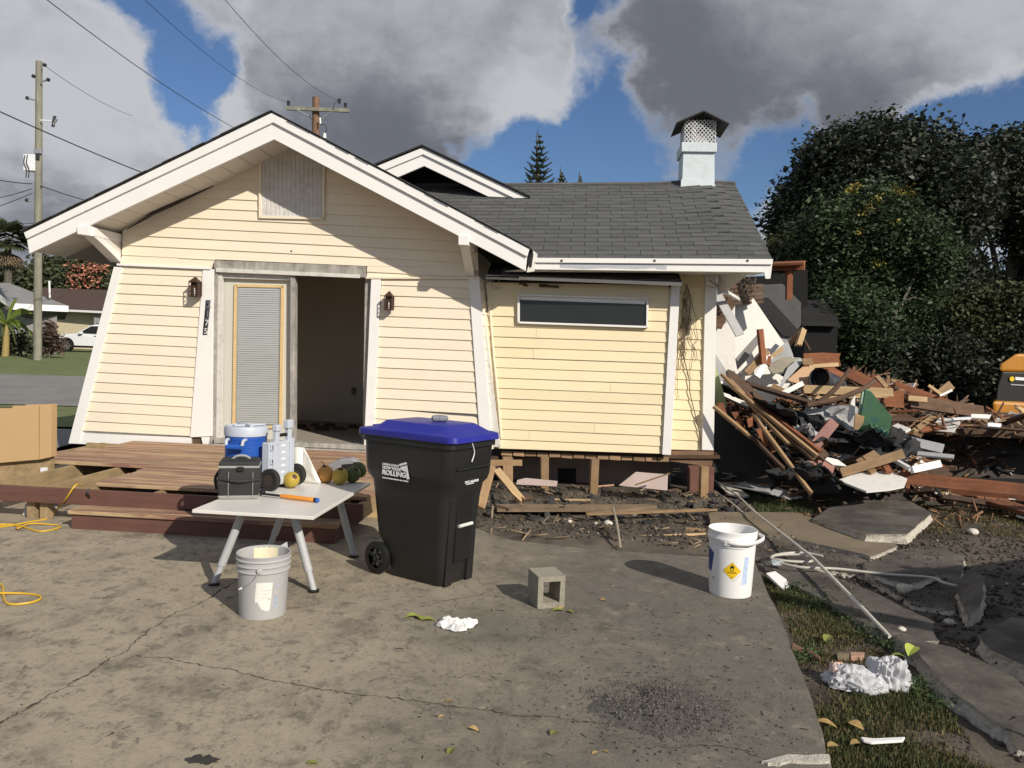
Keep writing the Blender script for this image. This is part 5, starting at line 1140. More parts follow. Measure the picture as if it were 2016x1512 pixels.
# small crumpled grey pouch on the lid
po = px_front; pp = W(875, 828, (Bm @ Vector((.05, .05, 1.08))).y)
pc = Bm @ Vector((.06, .02, 1.078))
mb = MB().tube([pc + Vector((-.055, 0, .018)), pc + Vector((-.045, 0, .02)), pc + Vector((0, .01, .022)), pc + Vector((.05, .012, .02)), pc + Vector((.06, .012, .018))], [.006, .022, .024, .022, .008], 14)
mb.v = [tuple(Vector(v) + Vector((0, 0, .006 * mnoise.noise((v[0] * 60, v[1] * 60, v[2] * 60))))) for v in mb.v]
tag(mb.build('rolled_pouch', M('grey_mesh_cloth', (.20, .21, .23), .6, .5, 60, .5, 200), None, smooth=True), 'small grey rolled pouch lying on the blue bin lid', 'pouch')

# ================================================================ buckets
def wrap(cen, rz, pts, z0, az0, lift=.0008):                         # (a, b) in metres on the skin of a bucket -> world
    out = []
    for a, b in pts:
        z = z0 + b; r = rz(z) + lift; an = az0 + a / r; out.append((cen.x + r * math.cos(an), cen.y + r * math.sin(an), z))
    return out
def wrap_poly(cen, rz, poly, z0, az0, name, m, par, lift=.0008, n=10):
    xs_ = [p[0] for p in poly]; mb = MB(); x0, x1 = min(xs_), max(xs_)
    for i in range(n):
        a, b = x0 + (x1 - x0) * i / n, x0 + (x1 - x0) * (i + 1) / n
        q = clip(clip(poly, 1, 0, -a), -1, 0, b) if True else poly
        if len(q) >= 3: mb.add(wrap(cen, rz, q, z0, az0, lift), [tuple(range(len(q)))])
    return mb.build(name, m, par)
def wrap_text(s1, size, cen, rz, x, z0, az0, m, par, lift, off=0.0, align='CENTER'):
    o = text(s1, size, 'label_text', m, None, Matrix.Identity(4), off, 0.0, 1, align)
    mi = wmat(par).inverted()
    for v in o.data.vertices: v.co = mi @ Vector(wrap(cen, rz, [(v.co.x + x, v.co.y)], z0, az0, lift)[0])
    o.parent = par; return o
az_cam = lambda c: math.atan2(-c.y, -c.x)                            # towards the camera
# grey bucket
gb = G(517, 1206); GBH = .365; rB, rT = .131, .149
bk1 = thing('grey_bucket', 'grey paint-smeared plastic bucket with a torn label under the table', 'bucket', gb)
rz1 = lambda z: rB + (rT - rB) * z / GBH
m_gb = M('grey_bucket', (.40, .395, .39), .45, .05, 5, dirt=(.30, .29, .27, .4), dscale=6)
pr_ = [(0, .004), (rB - .006, .004), (rB, .0), (rB + .001, .012), (rz1(.25), .25)]
for zz in (.268, .300, .332): pr_ += [(rz1(zz) + .001, zz - .006), (rz1(zz) + .009, zz), (rz1(zz) + .009, zz + .004), (rz1(zz) + .002, zz + .010)]
pr_ += [(rT + .004, GBH - .008), (rT + .006, GBH - .002), (rT + .002, GBH), (rT - .004, GBH - .004), (rz1(.2) - .006, .2), (rB - .006, .012), (0, .012)]
MB().lathe(pr_, 56, gb).build('bucket_body', m_gb, bk1, smooth=True)
az = az_cam(gb)
ear = wrap(gb, rz1, [(-.02, 0)], .292, az, .012)[0]
MB().lathe([(0, -.006), (.016, -.006), (.016, .004), (0, .006)], 16, ear, 0, frame(Vector(), Vector((0, 0, 1)), Vector((-math.sin(az), math.cos(az), 0)), Vector((math.cos(az), math.sin(az), 0))).to_3x3()).build('bail_ear', m_gb, bk1, smooth=True)
MB().tube(smooth_path([Vector(ear), Vector(wrap(gb, rz1, [(-.06, 0)], .235, az, .02)[0]), Vector(wrap(gb, rz1, [(-.13, 0)], .190, az, .035)[0])], 8), .0028, 6).build('bail_wire', m_steel, bk1, smooth=True)
MB().tube([Vector(wrap(gb, rz1, [(-.128, 0)], .192, az, .035)[0]), Vector(wrap(gb, rz1, [(-.145, 0)], .183, az, .037)[0])], .006, 8).build('bail_grip', m_trim, bk1)
m_lab = M('torn_label', (.70, .68, .62), .7, .05, 14); m_lblue = M('label_blue_print', (.32, .38, .52), .7, .3, 60); m_lgrey = M('label_grey_print', (.42, .41, .40), .7, .2, 60)
wrap_poly(gb, rz1, [(-.03, .085), (-.018, .092), (-.004, .066), (.006, .048), (.032, .038), (.052, .046), (.06, .10), (.068, .20), (.012, .205), (-.024, .203), (-.03, .13)], .015, az - .1, 'torn_label', m_lab, bk1)
wrap_poly(gb, rz1, [(.015, .045), (.034, .040), (.04, .055), (.012, .058)], .01, az, 'torn_label', m_lab, bk1)
for (a0, b0, a1, b1, mm) in ((.078, .165, .088, .19, m_lblue), (.066, .135, .088, .155, m_lgrey), (.068, .10, .084, .12, m_lblue), (.065, .075, .082, .092, m_lblue), (.062, .055, .082, .066, m_lblue), (.0, .16, .05, .163, m_lgrey), (.0, .14, .04, .1425, m_lgrey), (-.01, .12, .03, .1225, m_lgrey), (.03, .105, .042, .118, m_lgrey)):
    wrap_poly(gb, rz1, [(a0, b0), (a1, b0), (a1, b1), (a0, b1)], .01, az, 'label_print', mm, bk1, .0016, 4)
# cream paint dried inside, towards the back
pin = []; 
MBp = MB(); n = 14
for i in range(n + 1):
    an = az + math.pi - .62 + 1.05 * i / n
    for zz in (.14, GBH - .012 + .004 * math.sin(i * 2.1)): r = rz1(zz) - .0075; MBp.v.append((gb.x + r * math.cos(an), gb.y + r * math.sin(an), zz))
MBp.f = [(2 * i, 2 * i + 1, 2 * i + 3, 2 * i + 2) for i in range(n)]; MBp.m = [0] * n
MBp.build('dried_paint', M('cream_paint', (.74, .66, .46), .6, .1, 20), bk1, smooth=True)
sp_ = wrap(gb, rz1, [(0, 0)], GBH, az + 2.35, .0)[0]
MB().prism([Vector(sp_) + Vector(v) for v in ((-.03, 0, -.01), (.03, .01, -.012), (.022, .02, .022), (.005, .02, .012))], (0, .004, 0)).build('paint_flap', m_gb, bk1)
# white chlorine bucket
wb = G(1437, 1166); WBH = .44; rB2, rT2 = .138, .158
bk2 = thing('white_bucket', 'tall white chemical bucket with a yellow diamond label on the slab corner', 'bucket', wb)
rz2 = lambda z: rB2 + (rT2 - rB2) * z / WBH
m_wb = M('bucket_white', (.80, .79, .77), .4, .02, 4, dirt=(.6, .57, .52, .3), dscale=4)
pr_ = [(0, .004), (rB2 - .008, .004), (rB2, .0), (rB2 + .001, .01), (rz2(.345), .345), (rz2(.35) + .003, .348), (rz2(.36) + .003, .362), (rz2(.37) + .008, .372), (rz2(.385) + .008, .39), (rz2(.40) + .004, .394), (rT2 + .002, .42), (rT2 + .004, WBH - .004), (rT2 + .001, WBH), (rT2 - .004, WBH - .003), (rz2(.2) - .006, .2), (rB2 - .006, .012), (0, .012)]
MB().lathe(pr_, 64, wb).build('bucket_body', m_wb, bk2, smooth=True)
az = az_cam(wb)
# flat strap handle swung to the right
hp1 = [wrap(wb, rz2, [(-.03, 0)], .375, az, .012)[0], wrap(wb, rz2, [(.03, 0)], .372, az, .018)[0], wrap(wb, rz2, [(.12, 0)], .375, az, .03)[0], wrap(wb, rz2, [(.20, 0)], .395, az, .055)[0], wrap(wb, rz2, [(.26, 0)], .41, az, .055)[0], wrap(wb, rz2, [(.34, 0)], .40, az, .02)[0]]
hpath = smooth_path(hp1, 6); mbh = MB(); 
for i, p in enumerate(hpath): mbh.v += [tuple(p + Vector((0, 0, .013))), tuple(p - Vector((0, 0, .013)))]
mbh.f = [(2 * i, 2 * i + 1, 2 * i + 3, 2 * i + 2) for i in range(len(hpath) - 1)]; mbh.m = [0] * len(mbh.f)
o = mbh.build('strap_handle', m_wb, bk2, smooth=True); sd_ = o.modifiers.new('solid', 'SOLIDIFY'); sd_.thickness = .008; sd_.offset = 0
wrap_poly(wb, rz2, [(-.05, 0), (-.012, 0), (-.012, .035), (-.05, .035)], .355, az, 'handle_mount', m_wb, bk2, .016, 4)
wrap_poly(wb, rz2, [(-.06, .0), (.09, -.002), (.09, .01), (-.06, .012)], .338, az, 'collar_lug', m_wb, bk2, .006, 8)
m_yel = M('diamond_yellow', (.80, .52, .01), .5, .04); m_ink = M('label_ink', (.02, .018, .012), .6); m_lb = M('pale_blue_print', (.45, .55, .74), .6, .25, 50); m_db = M('deep_blue_print', (.035, .06, .22), .6, .2, 20)
s2 = .060
wrap_poly(wb, rz2, [(0, -s2), (s2, 0), (0, s2), (-s2, 0)], .185, az + .05, 'hazard_diamond', m_yel, bk2, .0010, 12)
s3 = .0555; w3 = .0010
for (p, q) in (((0, -s3), (s3, 0)), ((s3, 0), (0, s3)), ((0, s3), (-s3, 0)), ((-s3, 0), (0, -s3))):
    d = Vector((q[0] - p[0], q[1] - p[1])).normalized(); nn = Vector((-d.y, d.x)) * w3 * .5
    wrap_poly(wb, rz2, [(p[0] - nn.x, p[1] - nn.y), (q[0] - nn.x, q[1] - nn.y), (q[0] + nn.x, q[1] + nn.y), (p[0] + nn.x, p[1] + nn.y)], .185, az + .05, 'diamond_line', m_or, bk2, .0016, 6)
flame = [(-.007, .012), (-.0125, .018), (-.0135, .026), (-.009, .033), (-.008, .028), (-.004, .036), (-.001, .046), (.003, .037), (.006, .031), (.009, .035), (.0135, .027), (.0125, .018), (.007, .012), (.0, .0135)]
tri = MB(); 
wrap_poly(wb, rz2, flame, .185, az + .05, 'flame_symbol', m_ink, bk2, .0016, 1)
ringp = MB(); n = 24
for k in range(n):
    a = 2 * math.pi * k / n; ringp.v += wrap(wb, rz2, [(.0105 * math.cos(a), .0115 + .0105 * math.sin(a)), (.0075 * math.cos(a), .0115 + .0075 * math.sin(a))], .185, az + .05, .0022)
ringp.f = [(2 * k, 2 * k + 1, (2 * k + 3) % (2 * n), (2 * k + 2) % (2 * n)) for k in range(n)]; ringp.m = [0] * n
ringp.build('circle_symbol', m_ink, bk2)
wrap_poly(wb, rz2, [(.0075 * math.cos(a), .0115 + .0075 * math.sin(a)) for a in np.linspace(0, 6.1, 14)], .185, az + .05, 'circle_fill', m_yel, bk2, .0020, 1)
wrap_poly(wb, rz2, [(-.013, -.002), (.013, -.002), (.013, -.0008), (-.013, -.0008)], .185, az + .05, 'base_line', m_ink, bk2, .0016, 2)
wrap_text('OXIDIZER', .0125, wb, rz2, 0, .185 - .0155, az + .05, m_ink, bk2, .0016, .0002)
wrap_text('5.1', .0115, wb, rz2, 0, .185 - .046, az + .05, m_ink, bk2, .0016, .0002)
wrap_poly(wb, rz2, [(.075, .09), (.115, .095), (.122, .28), (.09, .28)], 0, az, 'side_print', m_lb, bk2, .0010, 4)
wrap_poly(wb, rz2, [(-.26, .16), (-.155, .15), (-.135, .24), (-.13, .285), (-.16, .30), (-.26, .32)], 0, az, 'side_print', m_db, bk2, .0010, 10)
wrap_poly(wb, rz2, [(-.135, .105), (-.118, .103), (-.118, .123), (-.135, .125)], 0, az, 'side_print', m_lgrey, bk2, .0010, 3)
for k in range(6):
    wrap_poly(wb, rz2, [(.008 + .0085 * k, .113 + .0085 * k), (.014 + .0085 * k, .113 + .0085 * k), (.014 + .0085 * k, .119 + .0085 * k), (.008 + .0085 * k, .119 + .0085 * k)], .0, az + .05, 'fine_print', m_lgrey, bk2, .001, 2)

# ================================================================ half cinder block
a_ = G(1058, 1199); b_ = G(1111, 1195.5); ex = (b_ - a_).normalized(); ey = Vector((-ex.y, ex.x, 0)); SB = (b_ - a_).length
m_cin = M('cinder', (.34, .31, .245), .95, .16, 40, 1.0, 160, dirt=(.2, .18, .14, .5), dscale=12)
cbk = thing('cinder_block', 'half concrete block standing on the driveway with its hollow facing forward', 'block', a_, math.atan2(ex.y, ex.x))
S = SB; t = .034; Hh = .20
mb = MB(); D = .20; n = 1
O_ = [(0, 0), (S, 0), (S, Hh), (0, Hh)]; I_ = [(t, t), (S - t, t), (S - t * .9, Hh - t), (t * 1.05, Hh - t)]
v = [(x, 0, z) for x, z in O_] + [(x, 0, z) for x, z in I_] + [(x, D, z) for x, z in O_] + [(x, D, z) for x, z in I_]
f = []
for i in range(4):
    j = (i + 1) % 4; f += [(i, j, j + 4, i + 4), (i + 8, i + 12, j + 12, j + 8), (i, i + 8, j + 8, j), (i + 4, j + 4, j + 12, i + 12)]
cb_ = MB().add(v, f).build('block_shell', m_cin, cbk, world=False)
sb_ = cb_.modifiers.new('sub', 'SUBSURF'); sb_.subdivision_type = 'SIMPLE'; sb_.levels = 5; sb_.render_levels = 5
tx_ = bpy.data.textures.new('pits', 'CLOUDS'); tx_.noise_scale = .010; dm = cb_.modifiers.new('pits', 'DISPLACE'); dm.texture = tx_; dm.strength = .006; dm.mid_level = .5

# ================================================================ crumpled paper, bag, strips and bits
def crumple(name, cen, rx, ry, h, m, label, cat, seed, n=26, amp=1.0, th=.002, fold=None, rot=0):
    vs = []; fs = []
    for i in range(n + 1):
        for j in range(n + 1):
            u, v = i / n * 2 - 1, j / n * 2 - 1
            r = max(abs(u), abs(v)); k = (1 + .35 * mnoise.noise((u * 1.6 + seed, v * 1.6, seed)) - .18 * (u * u * v * v))
            x, y = u * rx * k, v * ry * k; c_, s1 = math.cos(rot), math.sin(rot)
            q1 = mnoise.noise((u * 2.1 + seed, v * 2.1, seed * 1.7)); q2 = mnoise.noise((u * 5 + seed, v * 5, seed)); q3 = mnoise.noise((u * 11, v * 11, seed))
            z = h * max(0.0, .55 * (1 - r ** 3) + amp * (.7 * (1 - 2 * abs(q1)) * .6 + .45 * abs(q2) + .2 * abs(q3)) * (1 - .6 * r ** 4)) + .003
            if fold: z *= fold(u, v)
            vs.append((cen.x + x * c_ - y * s1, cen.y + x * s1 + y * c_, cen.z + z))
    for i in range(n):
        for j in range(n): fs.append((i * (n + 1) + j, (i + 1) * (n + 1) + j, (i + 1) * (n + 1) + j + 1, i * (n + 1) + j + 1))
    o = MB().add(vs, fs).build(name, m); so2 = o.modifiers.new('solid', 'SOLIDIFY'); so2.thickness = th
    return tag(o, label, cat)
m_tis = M('tissue', (.66, .65, .63), .85, .05, 9, .2, 60); m_bag = M('plastic_bag', (.66, .655, .67), .4, .05, 5, .5, 22, trans=.3, dirt=(.5, .2, .12, .5), dscale=5, dth=(.66, .8))
crumple('crumpled_paper', G(898, 1232), .115, .085, .035, m_tis, 'crumpled white paper towel lying on the driveway', 'paper', 3.3, rot=-.3)
def bag_lobe(mbx, c, rx, ry, rz_, seed, rot):
    n1_, n2_ = 72, 48; k = len(mbx.v)
    for i in range(n1_):
        for j in range(n2_ + 1):
            a_ = 2 * math.pi * i / n1_; b_ = math.pi * j / n2_ - math.pi / 2; d = Vector((math.cos(a_) * math.cos(b_), math.sin(a_) * math.cos(b_), math.sin(b_)))
            q = mnoise.noise(d * 1.3 + Vector((seed, 0, 0))); q2 = 1 - 2 * abs(mnoise.noise(d * 2.6 + Vector((0, seed, 0)))); q3 = (1 - 2 * abs(mnoise.noise(Vector((d.x * 5, d.y * 5, d.z * 2.2)) + Vector((0, 0, seed))))) + .5 * (1 - 2 * abs(mnoise.noise(Vector((d.x * 11, d.y * 11, d.z * 6)) + Vector((seed, 0, seed)))))
            r_ = 1 + .5 * q + .26 * q2 + .13 * q3; v = Vector((d.x * rx * r_, d.y * ry * r_, max(-.02, d.z * rz_ * r_))); v = Matrix.Rotation(rot, 3, 'Z') @ v; mbx.v.append(tuple(c + v))
    for i in range(n1_):
        for j in range(n2_): mbx.f.append((k + i * (n2_ + 1) + j, k + ((i + 1) % n1_) * (n2_ + 1) + j, k + ((i + 1) % n1_) * (n2_ + 1) + j + 1, k + i * (n2_ + 1) + j + 1)); mbx.m.append(0)
mbg = MB(); zb_ = -.045
bag_lobe(mbg, G(1750, 1340, zb_), .085, .075, .105, 2.2, .5); bag_lobe(mbg, G(1675, 1342, zb_), .095, .07, .06, 7.7, -.3); bag_lobe(mbg, G(1712, 1352, zb_), .07, .045, .03, 4.1, .1)
tag(mbg.build('plastic_bag', m_bag, smooth=True), 'white plastic bag dumped in the weeds beside the driveway', 'bag')
crumple('food_wrapper', G(1650, 1325, -.02), .05, .045, .05, M('orange_white_wrapper', (.70, .55, .48), .6, .3, 12, dirt=(.6, .12, .04, .8), dscale=20, dth=(.5, .6)), 'orange printed wrapper poking out of the white plastic bag', 'wrapper', 5.2, 16)
def slab_piece(name, pix, z, th, m, label, cat, zs=None, group=None, jag_=0, bevel=.003, mside=None):
    P = [G(p[0], p[1], z if zs is None else zs[i]) for i, p in enumerate(pix)]
    if jag_:
        Q = []
        for i in range(len(P)):
            a, b = P[i], P[(i + 1) % len(P)]; k = max(1, int((b - a).length / .035))
            for j in range(k):
                v = a.lerp(b, j / k); d = (b - a).normalized(); nn = Vector((-d.y, d.x, 0)); Q.append(v + nn * jag_ * (mnoise.noise((v.x * 9, v.y * 9, 2)) + .6 * mnoise.noise((v.x * 30, v.y * 30, 2))) if j else v)
        P = Q
    n = len(P); mb = MB()
    if mside is None: mb.prism(P, (0, 0, -th)); o = mb.build(name, m, bevel=bevel)
    else:
        # broken edge: rows of rough vertices between top and bottom
        rows = 4; v = []
        for r_ in range(rows + 1):
            for i, p in enumerate(P):
                d = (P[(i + 1) % n] - P[i - 1]).normalized(); nn = Vector((d.y, -d.x, 0)); off_ = 0 if r_ == 0 else .016 * mnoise.noise((p.x * 40, p.y * 40, r_ * 3.1)) + .010 * math.sin(r_ * 1.3)
                v.append(p + nn * off_ + Vector((0, 0, -th * r_ / rows)))
        f = [tuple(range(n)), tuple((rows) * n + j for j in range(n - 1, -1, -1))]; ms_ = [0, 0]
        for r_ in range(rows): 
            for i in range(n): f.append((r_ * n + i, r_ * n + (i + 1) % n, (r_ + 1) * n + (i + 1) % n, (r_ + 1) * n + i)); ms_.append(1)
        mb.v = [tuple(x) for x in v]; mb.f = f; mb.m = ms_; o = mb.build(name, [m, mside])
    return tag(o, label, cat, group)
m_frac = M('fractured_concrete', (.50, .46, .39), .95, .25, 45, 1.0, 90, dirt=(.25, .22, .18, .6), dscale=30)
m_slab = M('dirty_slab', (.125, .11, .092), .95, .25, 2.5, 1.0, 14, dirt=(.05, .042, .034, .9), dscale=2.2, dth=(.40, .60), world=True, detail=8)
m_slab2 = M('sandy_slab', (.19, .15, .10), .95, .2, 2.5, .5, 30, dirt=(.10, .08, .055, .8), dscale=2.6, dth=(.5, .7), world=True, detail=8)
gs = 'broken concrete slabs'
def bs(pix, zs, th, m, label): return slab_piece('broken_slab', pix, 0, th, m, label, 'slab', zs, gs, .012, 0, m_frac)
bs(((1395, 1008), (1560, 1008), (1640, 1030), (1750, 1062), (1768, 1075), (1732, 1090), (1714, 1096), (1700, 1090), (1560, 1060), (1400, 1035)), [.0] * 10, .10, m_slab2, 'sandy broken slab behind the white bucket with a crumbled front edge')
bs(((1600, 1022), (1630, 1000), (1700, 985), (1790, 985), (1835, 1010), (1785, 1052), (1704, 1052)), [.03, .03, .04, .05, .075, .085, .06], .085, m_slab, 'tilted slab with a bright fractured edge above the sandy slab')
bs(((1420, 1050), (1560, 1066), (1700, 1096), (1770, 1082), (1830, 1075), (1900, 1095), (1880, 1200), (1800, 1190), (1700, 1130), (1560, 1110), (1480, 1095)), [-.035] * 11, .06, m_slab, 'wide dirt-covered slab lying under the white hose')
bs(((1500, 1105), (1600, 1120), (1720, 1165), (1840, 1225), (1838, 1245), (1850, 1262), (1760, 1262), (1660, 1200), (1560, 1150)), [-.03, -.025, -.01, .0, 0, -.01, -.03, -.03, -.03], .09, m_slab, 'long slab strip beside the weeds with a broken right end')
bs(((1720, 1225), (1820, 1262), (1880, 1275), (1990, 1330), (2100, 1420), (2100, 1480), (1960, 1420), (1880, 1365), (1845, 1330), (1800, 1280)), [-.0] * 10, .11, m_slab, 'slab with a raised dark end beside the plastic bag')
bs(((1925, 1250), (1990, 1215), (2100, 1230), (2120, 1330), (2016, 1310), (1950, 1280)), [.02, .06, .08, .05, .02, .0], .11, m_slab, 'slab block at the right edge in front of the shadowed rubble')
bs(((1880, 1160), (1905, 1120), (1940, 1135), (1930, 1190), (1905, 1215)), [.02, .12, .12, .04, .0], .10, m_slab, 'upright slab fragment with a white corner in the dark shadow')
bs(((1700, 1105), (1800, 1100), (1850, 1130), (1790, 1150), (1710, 1130)), [.0, .02, .03, .01, .0], .05, m_slab, 'small slab fragment at the edge of the large shadow')
bs(((1500, 1497), (1550, 1484), (1632, 1484), (1640, 1520), (1520, 1530)), [-.02, -.02, -.025, -.03, -.03], .06, m_slab2, 'snapped corner piece of the driveway at the bottom edge')
bs(((1975, 1425), (2020, 1405), (2080, 1430), (2060, 1480), (2000, 1470)), [-.01, .03, .03, -.02, -.03], .07, m_slab, 'rough chunk of concrete at the right edge near the bottom')
def piece(name, pix, z, th, m, label, cat='debris', **k): return slab_piece(name, pix, z, th, m, label, cat, **k)
piece('trim_offcut', ((1508, 1128), (1526, 1124), (1562, 1150), (1542, 1160)), -.03, .02, m_trim, 'white trim offcut with a splintered end beside the slab', 'offcut', zs=[.0, .0, -.045, -.05])
piece('trim_splinter', ((1694, 1450), (1720, 1453), (1782, 1450), (1778, 1457), (1716, 1461), (1700, 1457)), -.025, .012, m_trim, 'thin white trim splinter lying in the grass at the bottom', 'offcut')
m_tile = M('pink_tile', (.40, .24, .17), .85, .08, 12)
piece('tile_shard', ((1560, 1264), (1584, 1277), (1583, 1286), (1561, 1278)), -.05, .02, m_tile, 'pointed pink tile shard against the slab edge', 'tile', zs=[.0, -.02, -.055, -.04])
piece('tile_shard', ((1588, 1274), (1615, 1293), (1614, 1298), (1588, 1288)), -.05, .02, m_tile, 'broad pink tile shard beside the pointed one', 'tile', zs=[.0, -.03, -.06, -.05])
piece('brick_bit', ((1648, 1284), (1672, 1285), (1672, 1291), (1648, 1291)), -.045, .03, m_slab2, 'small brown brick bit in the weeds', 'brick bit')
piece('brick_bit', ((1674, 1283), (1702, 1284), (1700, 1291), (1675, 1292)), -.045, .03, m_tile, 'pale brick bit next to the brown one', 'brick bit')
# ---- leaves
m_lf = M('green_leaf', (.20, .22, .045), .6, .25, 30, rand=.25); m_lf2 = M('dry_leaf', (.40, .27, .10), .7, .25, 30, rand=.3)
def leaf(px, py, L_, a, m, label, z=.004, curl=.3):
    c = G(px, py, 0 if z > 0 else z); vs = []; fs = []; n = 8
    for i in range(n + 1):
        t = i / n; w_ = L_ * .30 * math.sin(math.pi * t ** .85) + .0008; x = (t - .5) * L_; zc = curl * L_ * (.25 - (t - .5) ** 2) * .8
        for s1 in (-1, 0, 1): vs.append((x, s1 * w_, abs(s1) * w_ * .45 + zc + .002))
    for i in range(n):
        for s1 in (0, 1): fs.append((i * 3 + s1, (i + 1) * 3 + s1, (i + 1) * 3 + s1 + 1, i * 3 + s1 + 1))
    o = MB().add(vs, fs).build('leaf', m, smooth=True); o.location = (c.x, c.y, max(c.z, 0) if z > 0 else c.z); o.rotation_euler = (random.uniform(-.2, .2), random.uniform(-.2, .2), a)
    return tag(o, label, 'leaf', 'fallen leaves')
leaf(812, 1215, .085, .2, m_lf, 'leftmost of the green leaves beside the crumpled paper'); leaf(826, 1219, .075, -.8, m_lf, 'middle green leaf left of the crumpled paper'); leaf(842, 1222, .085, .1, m_lf, 'green leaf touching the crumpled paper')
leaf(1188, 1182, .045, .4, m_lf2, 'single curled leaf right of the cinder block'); leaf(1098, 1203, .075, .1, m_lf, 'green leaf against the foot of the cinder block'); leaf(1122, 1206, .06, -.6, m_lf, 'green leaf at the right of the cinder block foot'); leaf(1105, 1199, .05, 1.2, m_lf2, 'upright dry leaf against the cinder block')
leaf(1093, 1446, .065, .9, m_lf, 'green leaf left of the sand heap'); leaf(885, 1382, .04, .3, m_lf2, 'pale leaf on the long crack'); leaf(870, 1412, .035, .6, m_lf2, 'yellow leaf below the long crack'); leaf(888, 1480, .05, 1.1, m_lf, 'yellow-green leaf near the bottom edge of the driveway'); leaf(932, 1437, .05, -.4, m_lf2, 'curled leaf with a stalk left of the sand heap'); leaf(615, 1505, .05, .2, m_lf, 'green leaf at the very bottom edge')
leaf(1172, 1484, .03, .5, m_lf2, 'small tan leaf below the sand heap'); leaf(1192, 1482, .03, -.3, m_lf2, 'small brown leaf beside the tan one below the sand heap')
leaf(1625, 1428, .10, -.5, m_lf2, 'large tan leaf in the grass beside the slab', -.05); leaf(1685, 1430, .08, -1.0, m_lf2, 'narrow brown leaf in the grass above the white splinter', -.05); leaf(1640, 1470, .06, .3, m_lf2, 'orange leaf against the slab edge near the bottom', -.05); leaf(1688, 1466, .07, .2, m_lf2, 'tan leaf left of the white splinter', -.05)
leaf(1630, 1258, .09, .8, m_lf, 'yellow-green leaf in the weeds by the pink shards', -.04); leaf(1795, 1283, .12, .8, M('lime_leaf', (.36, .42, .07), .6, .2, 20), 'bright lime leaf by the end of the long pipe', .02, .8); leaf(1768, 1296, .09, -.3, m_lf, 'green leaf beside the bright lime leaf', .01, .6)
# dark oily blot on the driveway
m_blot = M('oil_blot', (.03, .03, .024), .5, .3, 20); 
cbt = G(400, 1497); blp = [cbt + Vector((math.cos(a) * .06 * (1 + .6 * mnoise.noise((math.cos(a) * 2.2, math.sin(a) * 2.2, 4)) + .4 * mnoise.noise((math.cos(a) * 6, math.sin(a) * 6, 4))), math.sin(a) * .028 * (1 + .7 * mnoise.noise((math.cos(a) * 3, math.sin(a) * 3, 9))), .004)) for a in np.linspace(0, 6.2, 40)]
MB().prism(blp, (0, 0, -.003)).build('oil_blot', m_blot, drive)

# low weeds in the strip
m_weed = M('weed_leaf', (.058, .095, .028), .6, .2, 5, island=.45, trans=.2)
rw = np.random.RandomState(77); V = []; 
for (px, py, r_) in [(1590, 1165, .10), (1620, 1185, .13), (1650, 1205, .14), (1690, 1225, .13), (1600, 1195, .10), (1710, 1250, .12), (1570, 1160, .06), (1740, 1270, .08), (1790, 1290, .09), (1575, 1300, .07), (1800, 1350, .08), (1840, 1385, .08), (1590, 1290, .05), (1660, 1170, .06)]:
    c = G(px, py, -.06); n_ = 150; P_ = np.array([(c.x + rw.normal() * r_ * .6, c.y + rw.normal() * r_ * .6, -.06 + abs(rw.normal()) * .022) for _ in range(n_)]); a_ = rw.normal(size=(n_, 3)); a_[:, 2] = abs(a_[:, 2]) * .6; a_ /= np.linalg.norm(a_, axis=1)[:, None]
    b_ = np.cross(a_, np.array([0, 0, 1]) + rw.normal(size=(n_, 3)) * .3); b_ /= np.linalg.norm(b_, axis=1)[:, None]; s_2 = rw.uniform(.010, .028, (n_, 1)); V.append(np.stack([P_, P_ + a_ * s_2 * .5 + b_ * s_2 * .3, P_ + a_ * s_2, P_ + a_ * s_2 * .5 - b_ * s_2 * .3], 1).reshape(-1, 3))
V = np.concatenate(V); tag(pts_mesh('weeds', V, np.arange(len(V)).reshape(-1, 4), m_weed), 'low broad-leaved weeds in the strip beside the driveway', 'weeds', kind='stuff')
# ================================================================ dug-up strip in front of the wing: posts, boards, sticks
def plank(p1, p2, wd_, th, m, name, label, cat='board', group=None, roll=0.0, up=None, rag=(0.0, 0.0), parent=None, bend=0.0):
    """a sawn board from p1 to p2 with slightly ragged ends; mesh runs along its own x axis"""
    p1, p2 = Vector(p1), Vector(p2); L_ = (p2 - p1).length; x = (p2 - p1).normalized()
    up = Vector(up) if up is not None else Vector((0, 0, 1)); z = up - x * up.dot(x)
    if z.length < .05: z = Vector((0, -1, 0)) - x * (-x.y)
    z.normalize(); y = z.cross(x)
    mr = frame((p1 + p2) / 2, x, y, z) @ Matrix.Rotation(roll, 4, 'X')
    ns = max(1, min(5, int(L_ / .6))) if bend else 1
    v = []; f = []; h = L_ / 2
    ny = 4 if max(rag) > 0 else 1
    xs_ = [-h + L_ * i / ns for i in range(ns + 1)]
    for i, xx in enumerate(xs_):
        for j in range(ny + 1):
            yy = (j / ny - .5) * wd_; dx = 0
            if i == 0: dx = rag[0] * random.uniform(0, 1)
            if i == ns: dx = -rag[1] * random.uniform(0, 1)
            zz = bend * (1 - (xx / h) ** 2)
            v += [(xx + dx, yy, zz - th / 2), (xx + dx, yy, zz + th / 2)]
    n1 = (ny + 1) * 2
    for i in range(ns):
        for j in range(ny):
            a = i * n1 + j * 2; b = a + n1; f += [(a + 1, a + 3, b + 3, b + 1), (a, b, b + 2, a + 2)]
        a = i * n1; b = a + n1; f += [(a, a + 1, b + 1, b)]; a += ny * 2; b += ny * 2; f += [(a, b, b + 1, a + 1)]
    for j in range(ny): a = j * 2; f.append((a, a + 2, a + 3, a + 1)); a += ns * n1; f.append((a, a + 1, a + 3, a + 2))
    o = MB().add(v, f).build(name, m, parent, world=False); o.matrix_world = mr
    if parent is None: tag(o, label, cat, group)
    return o
